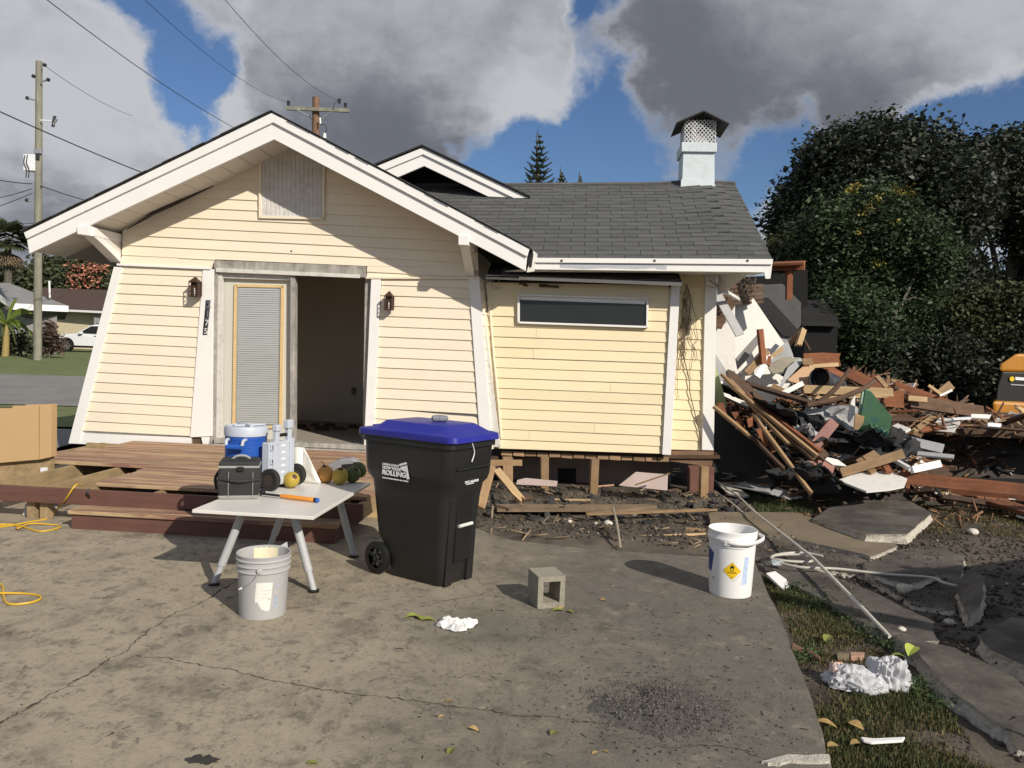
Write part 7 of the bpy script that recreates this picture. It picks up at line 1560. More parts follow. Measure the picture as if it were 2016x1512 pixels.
# many smaller pieces strewn over the heap: each its own object
kinds = [(m_red, 'red-brown', 'board'), (m_dark, 'dark', 'board'), (m_wood, 'brown', 'board'), (m_pine, 'pale pine', 'board'), (m_dry, 'white plaster', 'scrap'), (m_greyb, 'grey', 'scrap'), (m_black, 'black felt', 'scrap')]
rs = random.Random(11)
STREW = []
def strew(n, region, dfun, Lr, wr, weights, where, grp):
    pts = []
    for k in range(n):
        for _ in range(50):
            x, y = rs.uniform(region[0], region[2]), rs.uniform(region[1], region[3])
            p = dfun(x, y)
            if p is not None: break
        else: continue
        m, cn, kd = rs.choices(kinds, weights)[0]; an = rs.uniform(0, math.pi); L_ = rs.uniform(*Lr) * (1 if kd == 'board' else .5); tl = rs.uniform(-.35, .35)
        d = Vector((math.cos(an), math.sin(an), tl)) * L_ / 2; nm = {'board': 'broken_board', 'scrap': 'scrap_sheet'}[kd]
        wd_ = rs.uniform(*wr) * (1 if kd == 'board' else 2.6)
        lc = ('short' if L_ < .45 else 'long' if L_ > .85 else 'middling') if kd == 'board' else ('small' if L_ < .3 else 'large')
        o_ = plank(p - d, p + d, wd_, rs.uniform(.015, .045) if kd == 'board' else .012, m, nm, '%s %s broken %s %s' % (lc, cn, kd, where), kd, grp + ', ' + cn, roll=rs.uniform(-.5, .5), up=(rs.uniform(-.4, .4), -.5, 1), rag=(.12 * L_, .12 * L_)); STREW.append((o_, p))
def onheap(x, y): z = heapz(x, y); return Vector((x, y, z + .05)) if z > -.02 else None
strew(150, (3.3, 9.3, 6.8, 12.3), onheap, (.35, 1.3), (.04, .12), (5, 8, 3, 1.0, 1.5, 1.5, 4), 'strewn over the demolition heap', 'heap litter')
strew(60, (3.6, 8.9, 6.2, 10.2), onheap, (.2, .7), (.03, .10), (2, 6, 1.5, .5, 2, 3, 8), 'at the shaded foot of the heap', 'heap foot litter')
strew(46, (5.4, 10.5, 9.2, 12.5), lambda x, y: Vector((x, y, PFZ + .04)), (.3, 1.5), (.04, .14), (4, 4, 3, .8, 3, 2, 1), 'lying on the raised old floor', 'floor litter')
strew(26, (5.2, 9.2, 9.0, 10.3), lambda x, y: Vector((x, y, .0)), (.15, .6), (.03, .07), (2, 3, 2, .5, 4, 2, 1), 'on the ground before the raised floor', 'ground litter')
plank(P(1760, 760, 11.5), P(1880, 802, 11.2), .14, .06, m_red, 'long_beam', 'long red-brown beam on the raised floor pointing right', 'beam', gbm, up=(0, -1, .3)); plank(P(1790, 790, 11.0), P(1935, 812, 11.2), .18, .05, m_dark, 'long_board', 'weathered grey-brown board along the raised floor', 'board', gbm, up=(0, -1, .4)); plank(P(1787, 784, 10.9), P(1824, 787, 10.9), .07, .05, m_pine, 'lumber', 'short yellow pine offcut on the raised floor', 'board', up=(0, -1, .2))
plank(P(1828, 759, 11.4), P(1852, 776, 11.3), .04, .03, m_pine, 'lumber', 'thin pine stick sticking up on the raised floor', 'board', up=(0, -1, .2)); plank(P(1850, 776, 11.5), P(1872, 758, 11.6), .13, .05, m_wood, 'lumber', 'split timber block at the end of the raised floor', 'board', up=(0, -1, .3)); plank(P(1850, 779, 11.2), P(1874, 768, 11.2), .03, .03, m_trim, 'white_strip', 'white strip beside the split timber block', 'board', up=(0, -1, .2))
wp_(((1875, 823), (1912, 821), (1912, 826), (1878, 827)), 10.6, .05, m_metalw, 'white_scrap', 'bright white strip at the edge of the raised floor'); wp_(((1912, 815), (1952, 816), (1948, 824), (1912, 822)), 10.8, .03, m_dry, 'white_scrap', 'pale panel on the raised floor near the machine', lean=.8); wp_(((1945, 832), (1972, 834), (1970, 841), (1945, 839)), 10.4, .04, m_metalw, 'white_scrap', 'white box fragment below the machine', lean=.5)

ORD = ['first', 'second', 'third', 'fourth', 'fifth', 'sixth', 'seventh', 'eighth', 'ninth', 'tenth', 'eleventh', 'twelfth', 'thirteenth', 'fourteenth', 'fifteenth', 'sixteenth', 'seventeenth', 'eighteenth', 'nineteenth', 'twentieth']
byl = {}
for o_, p in STREW: byl.setdefault(o_['label'], []).append((p.x / p.y, o_))
for lab, lst in byl.items():
    lst.sort(key=lambda q: q[0])
    if len(lst) > 1:
        for k, (_, o_) in enumerate(lst): o_['label'] = lab + ', ' + (ORD[k] + ' from the left' if k < 14 else ORD[min(19, len(lst) - 1 - k)] + ' from the right')
lt_ = sorted([o for o in bpy.data.objects if o.name.startswith('lath') and o.parent is None and o.get('category') == 'lath'], key=lambda o: o.location.x)
for k, o_ in enumerate(lt_): o_['label'] = 'thin lath in the litter at the house corner, %s from the left' % ORD[min(k, 19)]
rf_ = sorted([o for o in bpy.data.objects if o.get('category') == 'rafter'], key=lambda o: -o.location.z)
for k, o_ in enumerate(rf_): o_['label'] = 'exposed red-brown rafter in the torn roof cavity, %s from the top' % ORD[k]
# splinters, laths and torn bits too small to tell apart
rs2 = random.Random(21)
def bits(name, n, where, m, label, Lr, wr):
    V_ = []; F3 = []
    for k in range(n):
        p = where()
        if p is None: continue
        d = Vector((rs2.gauss(0, 1), rs2.gauss(0, 1), rs2.gauss(0, .45))).normalized(); sd3 = d.cross(Vector((rs2.gauss(0, .4), rs2.gauss(0, .4), 1))).normalized(); L_ = rs2.uniform(*Lr) * rs2.random(); w_ = rs2.uniform(*wr); nn3 = sd3.cross(d) * .006; k0 = len(V_)
        for a_, b_ in ((-1, -1), (1, -.5), (1.1, .6), (-1, 1)): q = p + d * L_ * a_ + sd3 * w_ * b_; V_ += [tuple(q + nn3), tuple(q - nn3)]
        F3 += [(k0, k0 + 2, k0 + 4, k0 + 6), (k0 + 1, k0 + 7, k0 + 5, k0 + 3), (k0, k0 + 1, k0 + 3, k0 + 2), (k0 + 2, k0 + 3, k0 + 5, k0 + 4), (k0 + 4, k0 + 5, k0 + 7, k0 + 6), (k0 + 6, k0 + 7, k0 + 1, k0)]
    tag(pts_mesh(name, V_, F3, m), label, 'debris', kind='stuff')
def wh_heap():
    x, y = rs2.uniform(3.2, 7.2), rs2.uniform(9.1, 13); z = heapz(x, y); return Vector((x, y, z + rs2.uniform(.0, .12))) if z > -.05 else None
bits('splinters', 2400, wh_heap, M('splinter_wood', (.17, .095, .05), .9, .2, 9, island=.7), 'splinters and torn laths over the demolition heap', (.05, .38), (.006, .03))
bits('plaster_bits', 650, wh_heap, M('plaster_bit', (.45, .43, .40), .9, .2, 9, island=.5), 'crumbled plaster bits over the demolition heap', (.02, .14), (.01, .05))
bits('felt_bits', 450, wh_heap, M('felt_bit', (.03, .03, .031), .9, .2, 9, island=.6), 'torn scraps of black roofing felt over the demolition heap', (.05, .26), (.03, .10))
bits('splinters', 320, lambda: Vector((rs2.uniform(5.2, 9.5), rs2.uniform(10.4, 12.6), PFZ + .02 + rs2.uniform(0, .06))), MATS['splinter_wood'], 'splinters lying on the raised old floor', (.05, .4), (.006, .03))
bits('splinters', 260, lambda: Vector((rs2.uniform(3.0, 8.5), rs2.uniform(7.9, 9.4), -.04 + rs2.uniform(0, .03))), MATS['splinter_wood'], 'splinters on the ground before the heap', (.03, .2), (.004, .02))
# torn roofing felt and house wrap, crumpled
def rag_sheet(p, rx, ry, h, m, label, seed, rot, tilt):
    vs = []; fs = []; n = 14
    for i in range(n + 1):
        for j in range(n + 1):
            u, v = i / n * 2 - 1, j / n * 2 - 1; k = 1 + .4 * mnoise.noise((u * 1.9 + seed, v * 1.9, seed)); vs.append((u * rx * k, v * ry * k, h * (mnoise.noise((u * 1.5, v * 1.5, seed)) + .5 * mnoise.noise((u * 4, v * 4, seed)))))
    for i in range(n):
        for j in range(n): fs.append((i * (n + 1) + j, (i + 1) * (n + 1) + j, (i + 1) * (n + 1) + j + 1, i * (n + 1) + j + 1))
    o = MB().add(vs, fs).build('torn_sheet', m); o.location = p; o.rotation_euler = (tilt, rs2.uniform(-.3, .3), rot); sm = o.modifiers.new('solid', 'SOLIDIFY'); sm.thickness = .008; return tag(o, label, 'sheet', 'torn sheets on the heap')
for (px, py, d, rx, ry, m, lab) in ((1500, 800, 9.5, .55, .3, m_black, 'crumpled black felt below the charred beam'), (1620, 850, 9.3, .34, .22, m_black, 'crumpled black felt in the middle of the heap foot'), (1700, 872, 9.2, .34, .2, m_black, 'crumpled black felt right of the clay post'), (1560, 830, 9.4, .3, .2, m_black, 'torn black felt behind the leaning boards'), (1650, 815, 9.5, .4, .22, m_greyb, 'torn grey roll roofing left of the tall white shard'), (1760, 880, 9.2, .4, .2, m_black, 'crumpled black felt near the grey channels'), (1720, 845, 9.1, .16, .07, m_gpan, 'green crumpled offcut at the green board foot'), (1580, 850, 9.1, .14, .12, m_greyb, 'small pale crumpled sheet beside the leaning boards'), (1560, 940, 8.5, .25, .2, m_black, 'black rag hanging at the foot of the leaning boards'), (1610, 930, 8.5, .28, .16, m_black, 'black rag below the stucco slab')):
    rag_sheet(P(px, py, d), rx, ry, .12, m, lab, px * .13, rs2.uniform(0, 3), rs2.uniform(.2, .9))

bits('splinters', 190, lambda: (lambda x, y: Vector((x, y, tz(x, y) + rs2.uniform(0, .04))))(rs2.uniform(-.3, 2.7), rs2.uniform(6.6, 8.9)), M('pale_splinter', (.17, .125, .08), .9, .2, 9, island=.7), 'splinters and laths strewn over the dug up strip', (.02, .16), (.003, .010))
bits('felt_bits', 120, lambda: (lambda x, y: Vector((x, y, tz(x, y) + rs2.uniform(0, .03))))(rs2.uniform(-.3, 2.7), rs2.uniform(7.6, 8.9)), MATS['felt_bit'], 'dark scraps on the soil under the window bay', (.03, .12), (.02, .05))
for k, (px, py, px2, py2, m) in enumerate(((1040, 952, 1075, 962, m_dark), (1105, 965, 1150, 958, m_dark), (1200, 968, 1250, 975, m_wood), (1285, 972, 1340, 965, m_dark), (1320, 982, 1372, 990, m_wood), (1010, 985, 1050, 978, m_dark))):
    plank(G(px, py, .0), G(px2, py2, .01), .05, .03, m, 'broken_board', 'broken board end on the soil under the bay, %s from the left' % ORD[k], 'board', 'board ends under the window bay', rag=(.05, .05), roll=.3)
# ================================================================ trees
def leafcloud(lobes, n, size, rs, clump=7, spread=.28, aspect=.55, up=.3, shell=.55):
    """lobes: (centre Vector, radius) -> rhombus leaves gathered in clumps through the lobes' volume"""
    wts = np.array([r ** 2.3 for _, r in lobes]); wts = wts / wts.sum(); nc = max(1, n // clump)
    idx = rs.choice(len(lobes), nc, p=wts); cen = np.array([tuple(c) for c, _ in lobes])[idx]; rad = np.array([r for _, r in lobes])[idx]
    d = rs.normal(size=(nc, 3)); d /= np.linalg.norm(d, axis=1)[:, None]; rr = rad * (shell + (1.06 - shell) * rs.random(nc) ** .7)
    cc = cen + d * rr[:, None] * np.array([1, 1, .92])
    P_ = np.repeat(cc, clump, 0) + np.clip(rs.normal(size=(nc * clump, 3)), -1.7, 1.7) * spread * (.6 + .8 * rs.random((nc * clump, 1)))
    N_ = len(P_); a = rs.normal(size=(N_, 3)); a[:, 2] *= .5; a /= np.linalg.norm(a, axis=1)[:, None]
    nrm_ = rs.normal(size=(N_, 3)) + np.repeat(d, clump, 0) * .6 + np.array([0, 0, up]); b = np.cross(nrm_, a); b /= np.linalg.norm(b, axis=1)[:, None] + 1e-9
    s_ = size * rs.uniform(.45, 1.5, (N_, 1)) * np.repeat(rs.uniform(.75, 1.2, (nc, 1)), clump, 0); V_ = np.stack([P_ - a * s_ * .5, P_ + b * s_ * aspect * .5 - a * s_ * .08, P_ + a * s_ * .5, P_ - b * s_ * aspect * .5 - a * s_ * .08], 1).reshape(-1, 3)
    return V_, np.arange(N_ * 4).reshape(-1, 4)
m_bark = M('bark', (.10, .085, .065), .95, .3, 8, .5, 20); m_barkp = M('pale_bark', (.24, .215, .18), .9, .25, 8, .4, 20)
def tree(name, label, base, lobes, n, size, m, group=None, bark=None, limbs=9, tr=.2, seed=1, clump=7, spread=.28, shell=.5, cat='tree'):
    rs = np.random.RandomState(seed); rr = random.Random(seed); o = thing(name, label, cat, base, 0, group)
    V_, F_2 = leafcloud(lobes, n, size, rs, clump, spread, shell=shell); pts_mesh('crown', V_, F_2, m, o)
    mb = MB(); c0 = sum((c for c, r in lobes), Vector()) / len(lobes); base = Vector(base)
    fork = base.lerp(c0, .45); fork.x = base.x * .6 + c0.x * .4; fork.y = base.y
    mb.tube(smooth_path([base - Vector((0, 0, .2)), base.lerp(fork, .5) + Vector((rr.uniform(-.15, .15), 0, 0)), fork], 5), [tr * (1.15 - .05 * i) for i in range(11)], 9)
    big_ = sorted(lobes, key=lambda q: -q[1])
    for k in range(limbs):
        c, r = big_[k % len(big_)]; e = c + Vector((rr.uniform(-.6, .6) * r, rr.uniform(-.6, .6) * r, rr.uniform(-.2, .7) * r)); mid = fork.lerp(e, .5) + Vector((rr.uniform(-.3, .3), rr.uniform(-.3, .3), rr.uniform(.0, .3)))
        pth = smooth_path([fork, mid, e], 5); mb.tube(pth, [max(.015, tr * .55 * (1 - i / (len(pth) + 1))) for i in range(len(pth))], 6)
        for q in range(2):
            s0 = pth[rr.randrange(4, 9)]; e2 = s0 + Vector((rr.uniform(-1, 1) * r * .6, rr.uniform(-1, 1) * r * .6, rr.uniform(0, .6) * r)); mb.tube([s0, s0.lerp(e2, .5) + Vector((0, 0, .1)), e2], [tr * .18, tr * .12, .01], 5)
    mb.build('trunk', bark or m_bark, o, smooth=True); return o
def LB_(lst, d, jd=1.5, seed=0):
    rr = random.Random(seed); out = []
    for (x, y, r) in lst: dd = d + rr.uniform(-jd, jd); out.append((W(x, y, dd), r * dd / FPX))
    return out
def gz(px, d): p = W(px, 700, d); return Vector((p.x, d, tz(p.x, d)))
m_lf_dk = M('leaf_dark', (.030, .038, .021), .5, .5, .55, island=.5, trans=.12, spec=.35)
m_lf_gr = M('leaf_green', (.034, .055, .021), .55, .5, .6, island=.55, trans=.18, spec=.3)
m_lf_ye = M('flower_yellow', (.20, .155, .02), .6, .2, 3, island=.3)
m_lf_ol = M('leaf_olive', (.046, .052, .020), .55, .5, .7, island=.5, trans=.15, spec=.3)
t1 = tree('broadleaf_tree', 'tall dark round-crowned tree rising behind the demolition heap', gz(1700, 25), LB_([(1700, 348, 112), (1610, 430, 95), (1800, 340, 98), (1762, 284, 52), (1652, 345, 85), (1580, 510, 62), (1850, 400, 100), (1700, 470, 130), (1625, 590, 85), (1780, 560, 120), (1570, 440, 40), (1725, 268, 28), (1880, 330, 60), (1590, 380, 48)], 25, 1.5, 3), 170000, .155, m_lf_dk, tr=.32, seed=4, clump=26, spread=.2, limbs=14, shell=.35)
t2 = tree('flowering_tree', 'green tree with yellow flower clusters in front of the tall dark tree', gz(1720, 20), LB_([(1640, 460, 70), (1720, 440, 80), (1785, 505, 80), (1700, 545, 90), (1620, 560, 62), (1780, 600, 70), (1680, 640, 80), (1830, 500, 45), (1600, 480, 45), (1750, 680, 60), (1650, 700, 60)], 20, 1.0, 5), 70000, .105, m_lf_gr, bark=m_barkp, tr=.12, seed=6, clump=20, spread=.2, shell=.4)
rs = np.random.RandomState(9); V_, F_2 = leafcloud(LB_([(1676, 370, 8), (1768, 374, 9), (1790, 380, 7), (1726, 391, 8), (1712, 408, 6), (1774, 431, 6), (1732, 516, 5), (1702, 420, 4), (1690, 450, 5)], 19.0, .1), 300, .07, rs, 12, .07); tag(pts_mesh('flower_clusters', V_, F_2, m_lf_ye, t2), kind='stuff')
gt = 'trees along the right boundary'
tree('broadleaf_tree', 'dark tree at the right edge with sky showing through its crown', gz(1980, 27), LB_([(1965, 320, 55), (2040, 330, 85), (1915, 350, 50), (1985, 385, 60), (2060, 440, 80), (1890, 440, 50), (2020, 400, 40), (1905, 540, 36), (2030, 540, 45), (1895, 600, 60), (1960, 610, 55), (2045, 620, 80)], 27, 1.2, 8), 100000, .165, m_lf_dk, gt, tr=.28, seed=12, clump=24, spread=.21, shell=.4)
tree('broadleaf_tree', 'lower olive tree below the sky gap at the right edge', gz(1950, 21), LB_([(1900, 640, 55), (1965, 630, 60), (2030, 640, 70), (1870, 690, 50), (1940, 690, 55), (2010, 700, 55)], 21, .8, 9), 34000, .125, m_lf_ol, gt, tr=.12, seed=14, clump=16, spread=.2, shell=.4)
tree('broadleaf_tree', 'olive understorey tree behind the torn house end', gz(1640, 22), LB_([(1560, 610, 40), (1600, 650, 50), (1650, 640, 50), (1590, 560, 40), (1560, 540, 30), (1540, 500, 28)], 23, .8, 9), 26000, .13, m_lf_ol, gt, tr=.12, seed=15, clump=16, spread=.2, shell=.4)
for k, (x, r_) in enumerate(((1590, 55), (1660, 60), (1735, 60), (1810, 62), (1885, 60), (1955, 60), (2025, 65), (2090, 70))):
    tree('hedge_shrub', 'dark hedge shrub, %s from the left behind the heap' % ['first', 'second', 'third', 'fourth', 'fifth', 'sixth', 'seventh', 'eighth'][k], gz(x, 19 + (k % 2) * .8), LB_([(x - 20, 720, r_ * .7), (x + 22, 735, r_ * .7), (x, 690, r_ * .6), (x, 770, r_ * .6)], 19 + (k % 2) * .8, .3, k), 3600, .11, m_lf_dk, 'dark hedge behind the heap', tr=.05, seed=30 + k, limbs=4, clump=8, spread=.18, cat='shrub')
# dark timber fence and shed behind the heap
fn = thing('timber_fence', 'dark weathered board fence behind the hedge', 'fence', gz(1800, 21.2)); m_fen = M('fence_board', (.014, .013, .012), .9, .2, 5, rand=.3)
x = 6.6
while x < 17.5: MB().bb((x, 21.15, .0), (x + .135, 21.18, 1.95 + random.uniform(-.03, .03))).build('fence_board', m_fen, fn); x += .145
for z_ in (.5, 1.6): MB().bb((6.6, 21.18, z_), (17.5, 21.22, z_ + .09)).build('rail', m_fen, fn)
shd = thing('garden_shed', 'small dark shed with a lapped roof behind the torn house end', 'shed', gz(1640, 18.2)); a, b = W(1586, 640, 18.0), W(1650, 640, 18.0)
MB().bb((a.x, 18.0, 0), (b.x, 19.2, a.z)).build('shed_wall', M('shed_wall', (.006, .006, .006), .9, .2, 4), shd)  # shade around the shed put into its near-black wall colour
for k in range(7): p0 = W(1580, 641 - k * 7, 17.8 + k * .16); p1 = W(1655 - k * 2, 643 - k * 7, 17.8 + k * .16); MB().prism([p0, p1, p1 + Vector((0, .2, .10)), p0 + Vector((0, .2, .10))], (0, 0, .02)).build('roof_board', m_fen, shd)
# Norfolk pines beyond the roof
m_ndl = M('pine_needle', (.030, .042, .022), .7, .3, 3, island=.3)
def norfolk(px, ytop, ybase, d, wpx, label, seed):
    rr = random.Random(seed); top = W(px, ytop, d); bot = W(px + 2, ybase, d); Hh_ = top.z - bot.z; o = thing('norfolk_pine', label, 'tree', (bot.x, bot.y, tz(bot.x, bot.y)), 0, 'pines beyond the roof')
    MB().tube([(bot.x, bot.y, tz(bot.x, bot.y)), (bot.x, bot.y, bot.z), tuple(top)], [.25, .2, .03], 7).build('trunk', m_bark, o); mb = MB(); n = max(7, int(Hh_ / .42)); Rm = wpx * d / FPX / 2
    for i in range(n):
        t = i / n; z_ = top.z - .25 - t * Hh_; r_ = Rm * (.10 + .9 * t ** .85)
        for k in range(7):
            an = k * 6.283 / 7 + i * .5 + rr.uniform(-.15, .15); L_ = r_ * rr.uniform(.85, 1.12); dr = Vector((math.cos(an), math.sin(an), 0)); p0 = Vector((bot.x, bot.y, z_))
            pth = [p0, p0 + dr * L_ * .5 + Vector((0, 0, -.02 * L_)), p0 + dr * L_ + Vector((0, 0, .32 * L_))]; mb.tube(pth, [.05, .09, .02], 5)
            for q in range(7):
                f_ = .2 + .75 * q / 7; b0 = pth[0].lerp(pth[1], f_ * 2) if f_ < .5 else pth[1].lerp(pth[2], f_ * 2 - 1); sd2 = Vector((-dr.y, dr.x, 0))
                for s1 in (-1, 1): mb.tube([b0, b0 + sd2 * s1 * L_ * .20 * (1.2 - f_) + dr * L_ * .12 + Vector((0, 0, .12 * L_))], [.05, .015], 4)
    mb.tube([Vector((bot.x, bot.y, top.z - .6)), top + Vector((0, 0, .3))], [.05, .015], 5)
    mb.build('foliage', m_ndl, o)
norfolk(1057, 262, 380, 62, 78, 'tallest Norfolk pine beyond the roof ridge', 1); norfolk(1103, 335, 380, 66, 42, 'middle small Norfolk pine beside the tallest one', 2); norfolk(1140, 343, 380, 70, 26, 'smallest Norfolk pine, nearest the chimney', 3)

# ================================================================ left background: houses, car, plants
m_brn = M('brown_shingle_roof', (.075, .048, .038), .95, .15, 1.2, .3, 20, dirt=(.05, .03, .025, .5), dscale=.6); m_gry = M('grey_shingle_roof', (.22, .215, .21), .95, .12, 1.5, .3, 20)
m_gw = M('grey_house_wall', (.30, .285, .28), .9, .05, 1); m_cw = M('cream_house_wall', (.58, .50, .34), .9, .05, 1)
hA = thing('grey_roof_house', 'low house with a grey shingle roof across the road', 'house', gz(40, 44))
A0, A1 = W(22, 597, 41), W(134, 602, 42.5); R0, R1 = W(-60, 556, 46), W(18, 557, 46); C0_ = W(-90, 520, 33)
dn = Vector((0, 0, -.32))
MB().add([A0, A1, R1, R0, Vector((A1.x * 1.19, A1.y + 8, A1.z)), R0 + Vector((-8, 6, -1))], [(0, 1, 2, 3), (1, 4, 2), (2, 4, 5, 3)]).build('roof', m_gry, hA)
MB().add([A0, R0, C0_ + Vector((-3, 2, .9)), C0_], [(0, 1, 2, 3)]).build('wing_roof', m_gry, hA)
MB().prism([A0, A1, A1 + dn, A0 + dn], (0, .06, 0)).build('fascia', m_trim, hA); MB().prism([C0_, A0, A0 + dn, C0_ + dn], (.06, 0.02, 0)).build('fascia', m_trim, hA)
g0 = tz(-30, 42)
xw_ = W(112, 650, 42.6).x
MB().prism([(A0.x - 9, 42.6, g0), (xw_, 42.6, g0), (xw_, 42.6, A1.z - .3), (A0.x - 9, 42.6, A1.z - .3)], (xw_ / 42.6 * 6 - .3, 6, 0)).build('wall', m_gw, hA)
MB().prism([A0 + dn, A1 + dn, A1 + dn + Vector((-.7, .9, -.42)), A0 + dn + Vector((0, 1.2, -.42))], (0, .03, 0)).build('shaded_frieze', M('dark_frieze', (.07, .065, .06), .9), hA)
MB().tube([W(98, 586, 43), W(97, 553, 43)], .05, 8).build('vent_pipe', m_trim, hA)
hB = thing('brown_roof_house', 'cream house with a brown roof behind the white car', 'house', gz(180, 58)); B0, B1 = W(84, 607, 55), W(320, 618, 53); B2, B3 = W(300, 574, 59), W(70, 566, 60)
MB().add([B0, B1, B2, B3, B1 + Vector((0, 10, 0)), B0 + Vector((0, 10, 0))], [(0, 1, 2, 3), (2, 4, 5, 3), (1, 4, 2), (0, 3, 5)]).build('roof', m_brn, hB)
MB().prism([B0, B1, B1 + Vector((0, 0, -.14)), B0 + Vector((0, 0, -.14))], (0, .06, 0)).build('gutter', m_trim, hB)
MB().prism([(B0.x, 55.8, g0), (B1.x, 54.2, g0), (B1.x, 54.2, B1.z), (B0.x, 55.8, B0.z)], (-3, 7, 0)).build('wall', m_cw, hB)
MB().prism([W(185, 614, 54.5), W(212, 615, 54.4), W(212, 650, 54.4), W(185, 650, 54.5)], (0, .05, 0)).build('garage_door', m_gw, hB)
# SUV
suv = thing('white_suv', 'white sport utility car parked before the cream house', 'car', gz(200, 48)); m_cpt = M('car_white', (.74, .76, .78), .25, .01, 2, coat=.5)
f0 = W(117, 692, 48.0); cz = f0.z; CX = lambda x, z, y=0: Vector((f0.x + x, 47.1 + y, cz + z))
prof = [(.05, .42), (0, .62), (.05, .85), (.22, .98), (.85, 1.08), (1.45, 1.12), (2.25, 1.62), (2.6, 1.70), (4.3, 1.70), (4.75, 1.55), (4.95, 1.05), (4.98, .5), (4.8, .36), (.3, .34)]
n = len(prof); ins = lambda z: .10 * max(0, z - 1.05) / .6
rows = []
for yy in (0, 1.9): rows += [CX(x, z, (ins(z) if yy == 0 else 1.9 - ins(z))) for x, z in prof]
MB().add(rows, [tuple(range(n)), tuple(range(2 * n - 1, n - 1, -1))] + [(i, i + n, (i + 1) % n + n, (i + 1) % n) for i in range(n)]).build('car_body', m_cpt, suv, bevel=.05)
for q, nm in ((((1.62, 1.14), (2.32, 1.58), (2.95, 1.60), (2.95, 1.14)), 'side_window'), (((3.02, 1.14), (3.02, 1.60), (3.9, 1.60), (3.95, 1.14)), 'side_window')): MB().prism([CX(x, z, ins(z) - .012) for x, z in q], (0, .01, 0)).build(nm, m_glass, suv)
MB().prism([CX(1.42, 1.135, .25), CX(2.22, 1.615, .3), CX(2.22, 1.615, 1.6), CX(1.42, 1.135, 1.65)], (-.015, 0, .02)).build('windscreen', m_glass, suv)
MB().bb(CX(.25, .30, -.006), CX(4.8, .42, .05)).build('sill_cladding', m_blackp, suv); MB().bb(CX(-.02, .45, .1), CX(.06, .62, 1.8)).build('bumper_grille', m_blackp, suv)
MB().prism([CX(.02, .80, -.004), CX(.30, .97, -.004), CX(.42, .90, -.004), CX(.06, .74, -.004)], (0, .1, 0)).build('headlight', m_glass, suv)
MB().bb(CX(1.72, 1.10, -.20), CX(1.92, 1.24, -.0)).build('wing_mirror', m_cpt, suv, bevel=.03); MB().bb(CX(2.55, .98, -.02), CX(2.80, 1.02, 0)).build('door_handle', m_blackp, suv); MB().bb(CX(2.55, 1.70, .2), CX(4.2, 1.76, .26)).build('roof_rail', m_blackp, suv)
for x in (.92, 3.95):
    ax = Matrix.Rotation(R(90), 3, 'X'); MB().lathe([(0, -.02), (.46, -.02), (.46, .02), (0, .02)], 24, CX(x, .42, -.002), 0, ax).build('wheel_arch', m_blackp, suv)
    wh = MB().lathe([(.24, -.12), (.37, -.12), (.385, -.08), (.385, .08), (.37, .12), (.24, .12)], 28, CX(x, .385, .02), 0, ax).build('wheel', m_blackp, suv, smooth=True)
    for k in range(7): a_ = k * .8976; MB().box(CX(x + .13 * math.cos(a_), .385 + .13 * math.sin(a_), -.085), (.24, .03, .05), Matrix.Rotation(-a_, 3, 'Y')).build('spoke', m_steel, wh)
    MB().lathe([(.22, -.03), (.255, -.04), (.255, .04), (.22, .03)], 24, CX(x, .385, -.08), 0, ax).build('rim', m_steel, wh, smooth=True)
# shrubs, banana, trees across the road
gl = 'plants across the road'
m_lfar = M('far_leaf', (.045, .055, .022), .7, .3, .6, island=.5); m_lred = M('red_brown_leaf', (.085, .055, .040), .7, .3, .8, island=.5); m_lor = M('orange_blossom', (.48, .20, .13), .7, .2, 1, island=.35); m_lban = M('banana_leaf', (.14, .19, .035), .55, .2, 2, island=.3, trans=.3)
tree('shrub', 'reddish-brown shrub between the pole and the white car', gz(98, 36), LB_([(92, 660, 16), (105, 672, 16), (88, 682, 14), (114, 683, 10), (98, 645, 10)], 36, .3, 1), 2600, .14, m_lred, gl, tr=.05, limbs=4, seed=41, clump=6, spread=.12, cat='shrub')
tree('shrub', 'green shrub left of the wooden utility pole', gz(45, 37), LB_([(30, 675, 18), (52, 668, 14), (10, 682, 16), (55, 685, 10), (-15, 680, 18)], 37, .3, 2), 2600, .16, m_lfar, gl, tr=.05, limbs=4, seed=42, clump=6, spread=.12, cat='shrub')
bn_ = thing('banana_plant', 'banana plant with arching leaves at the left edge', 'plant', gz(10, 36)); b0 = gz(10, 36)
MB().tube([b0, b0 + Vector((.05, 0, .9)), W(14, 640, 36)], [.16, .13, .07], 9).build('stem', M('banana_stem', (.30, .22, .08), .7, .2, 4), bn_, smooth=True)
tp = W(14, 638, 36)
for k, (ex_, ez_, sg) in enumerate(((1.2, .5, .5), (.9, -.5, .5), (1.3, -.9, .7), (-.9, .5, .5), (-1.2, -.3, .6), (.3, 1.2, .1), (-.5, 1.0, .2), (.6, -1.0, .6), (-.4, -.8, .5))):
    vs = []; fs = []
    for i in range(11):
        t = i / 10; p = tp + Vector((ex_ * t, -.3 * math.sin(k * 2.1) * t, ez_ * t + sg * math.sin(math.pi * t) * .6)); w_ = .17 * math.sin(math.pi * min(1, t * .95 + .06)) ** .7
        vs += [p + Vector((-.3, 0, 1)).normalized() * w_ + Vector((0, -w_ * .5, 0)), p, p - Vector((-.3, 0, 1)).normalized() * w_ * .8 + Vector((0, -w_ * .7, 0))]
    for i in range(10): fs += [(i * 3, i * 3 + 3, i * 3 + 4, i * 3 + 1), (i * 3 + 1, i * 3 + 4, i * 3 + 5, i * 3 + 2)]
    MB().add(vs, fs).build('leaf_blade', m_lban, bn_, smooth=True)
gf = 'trees beyond the houses on the left'
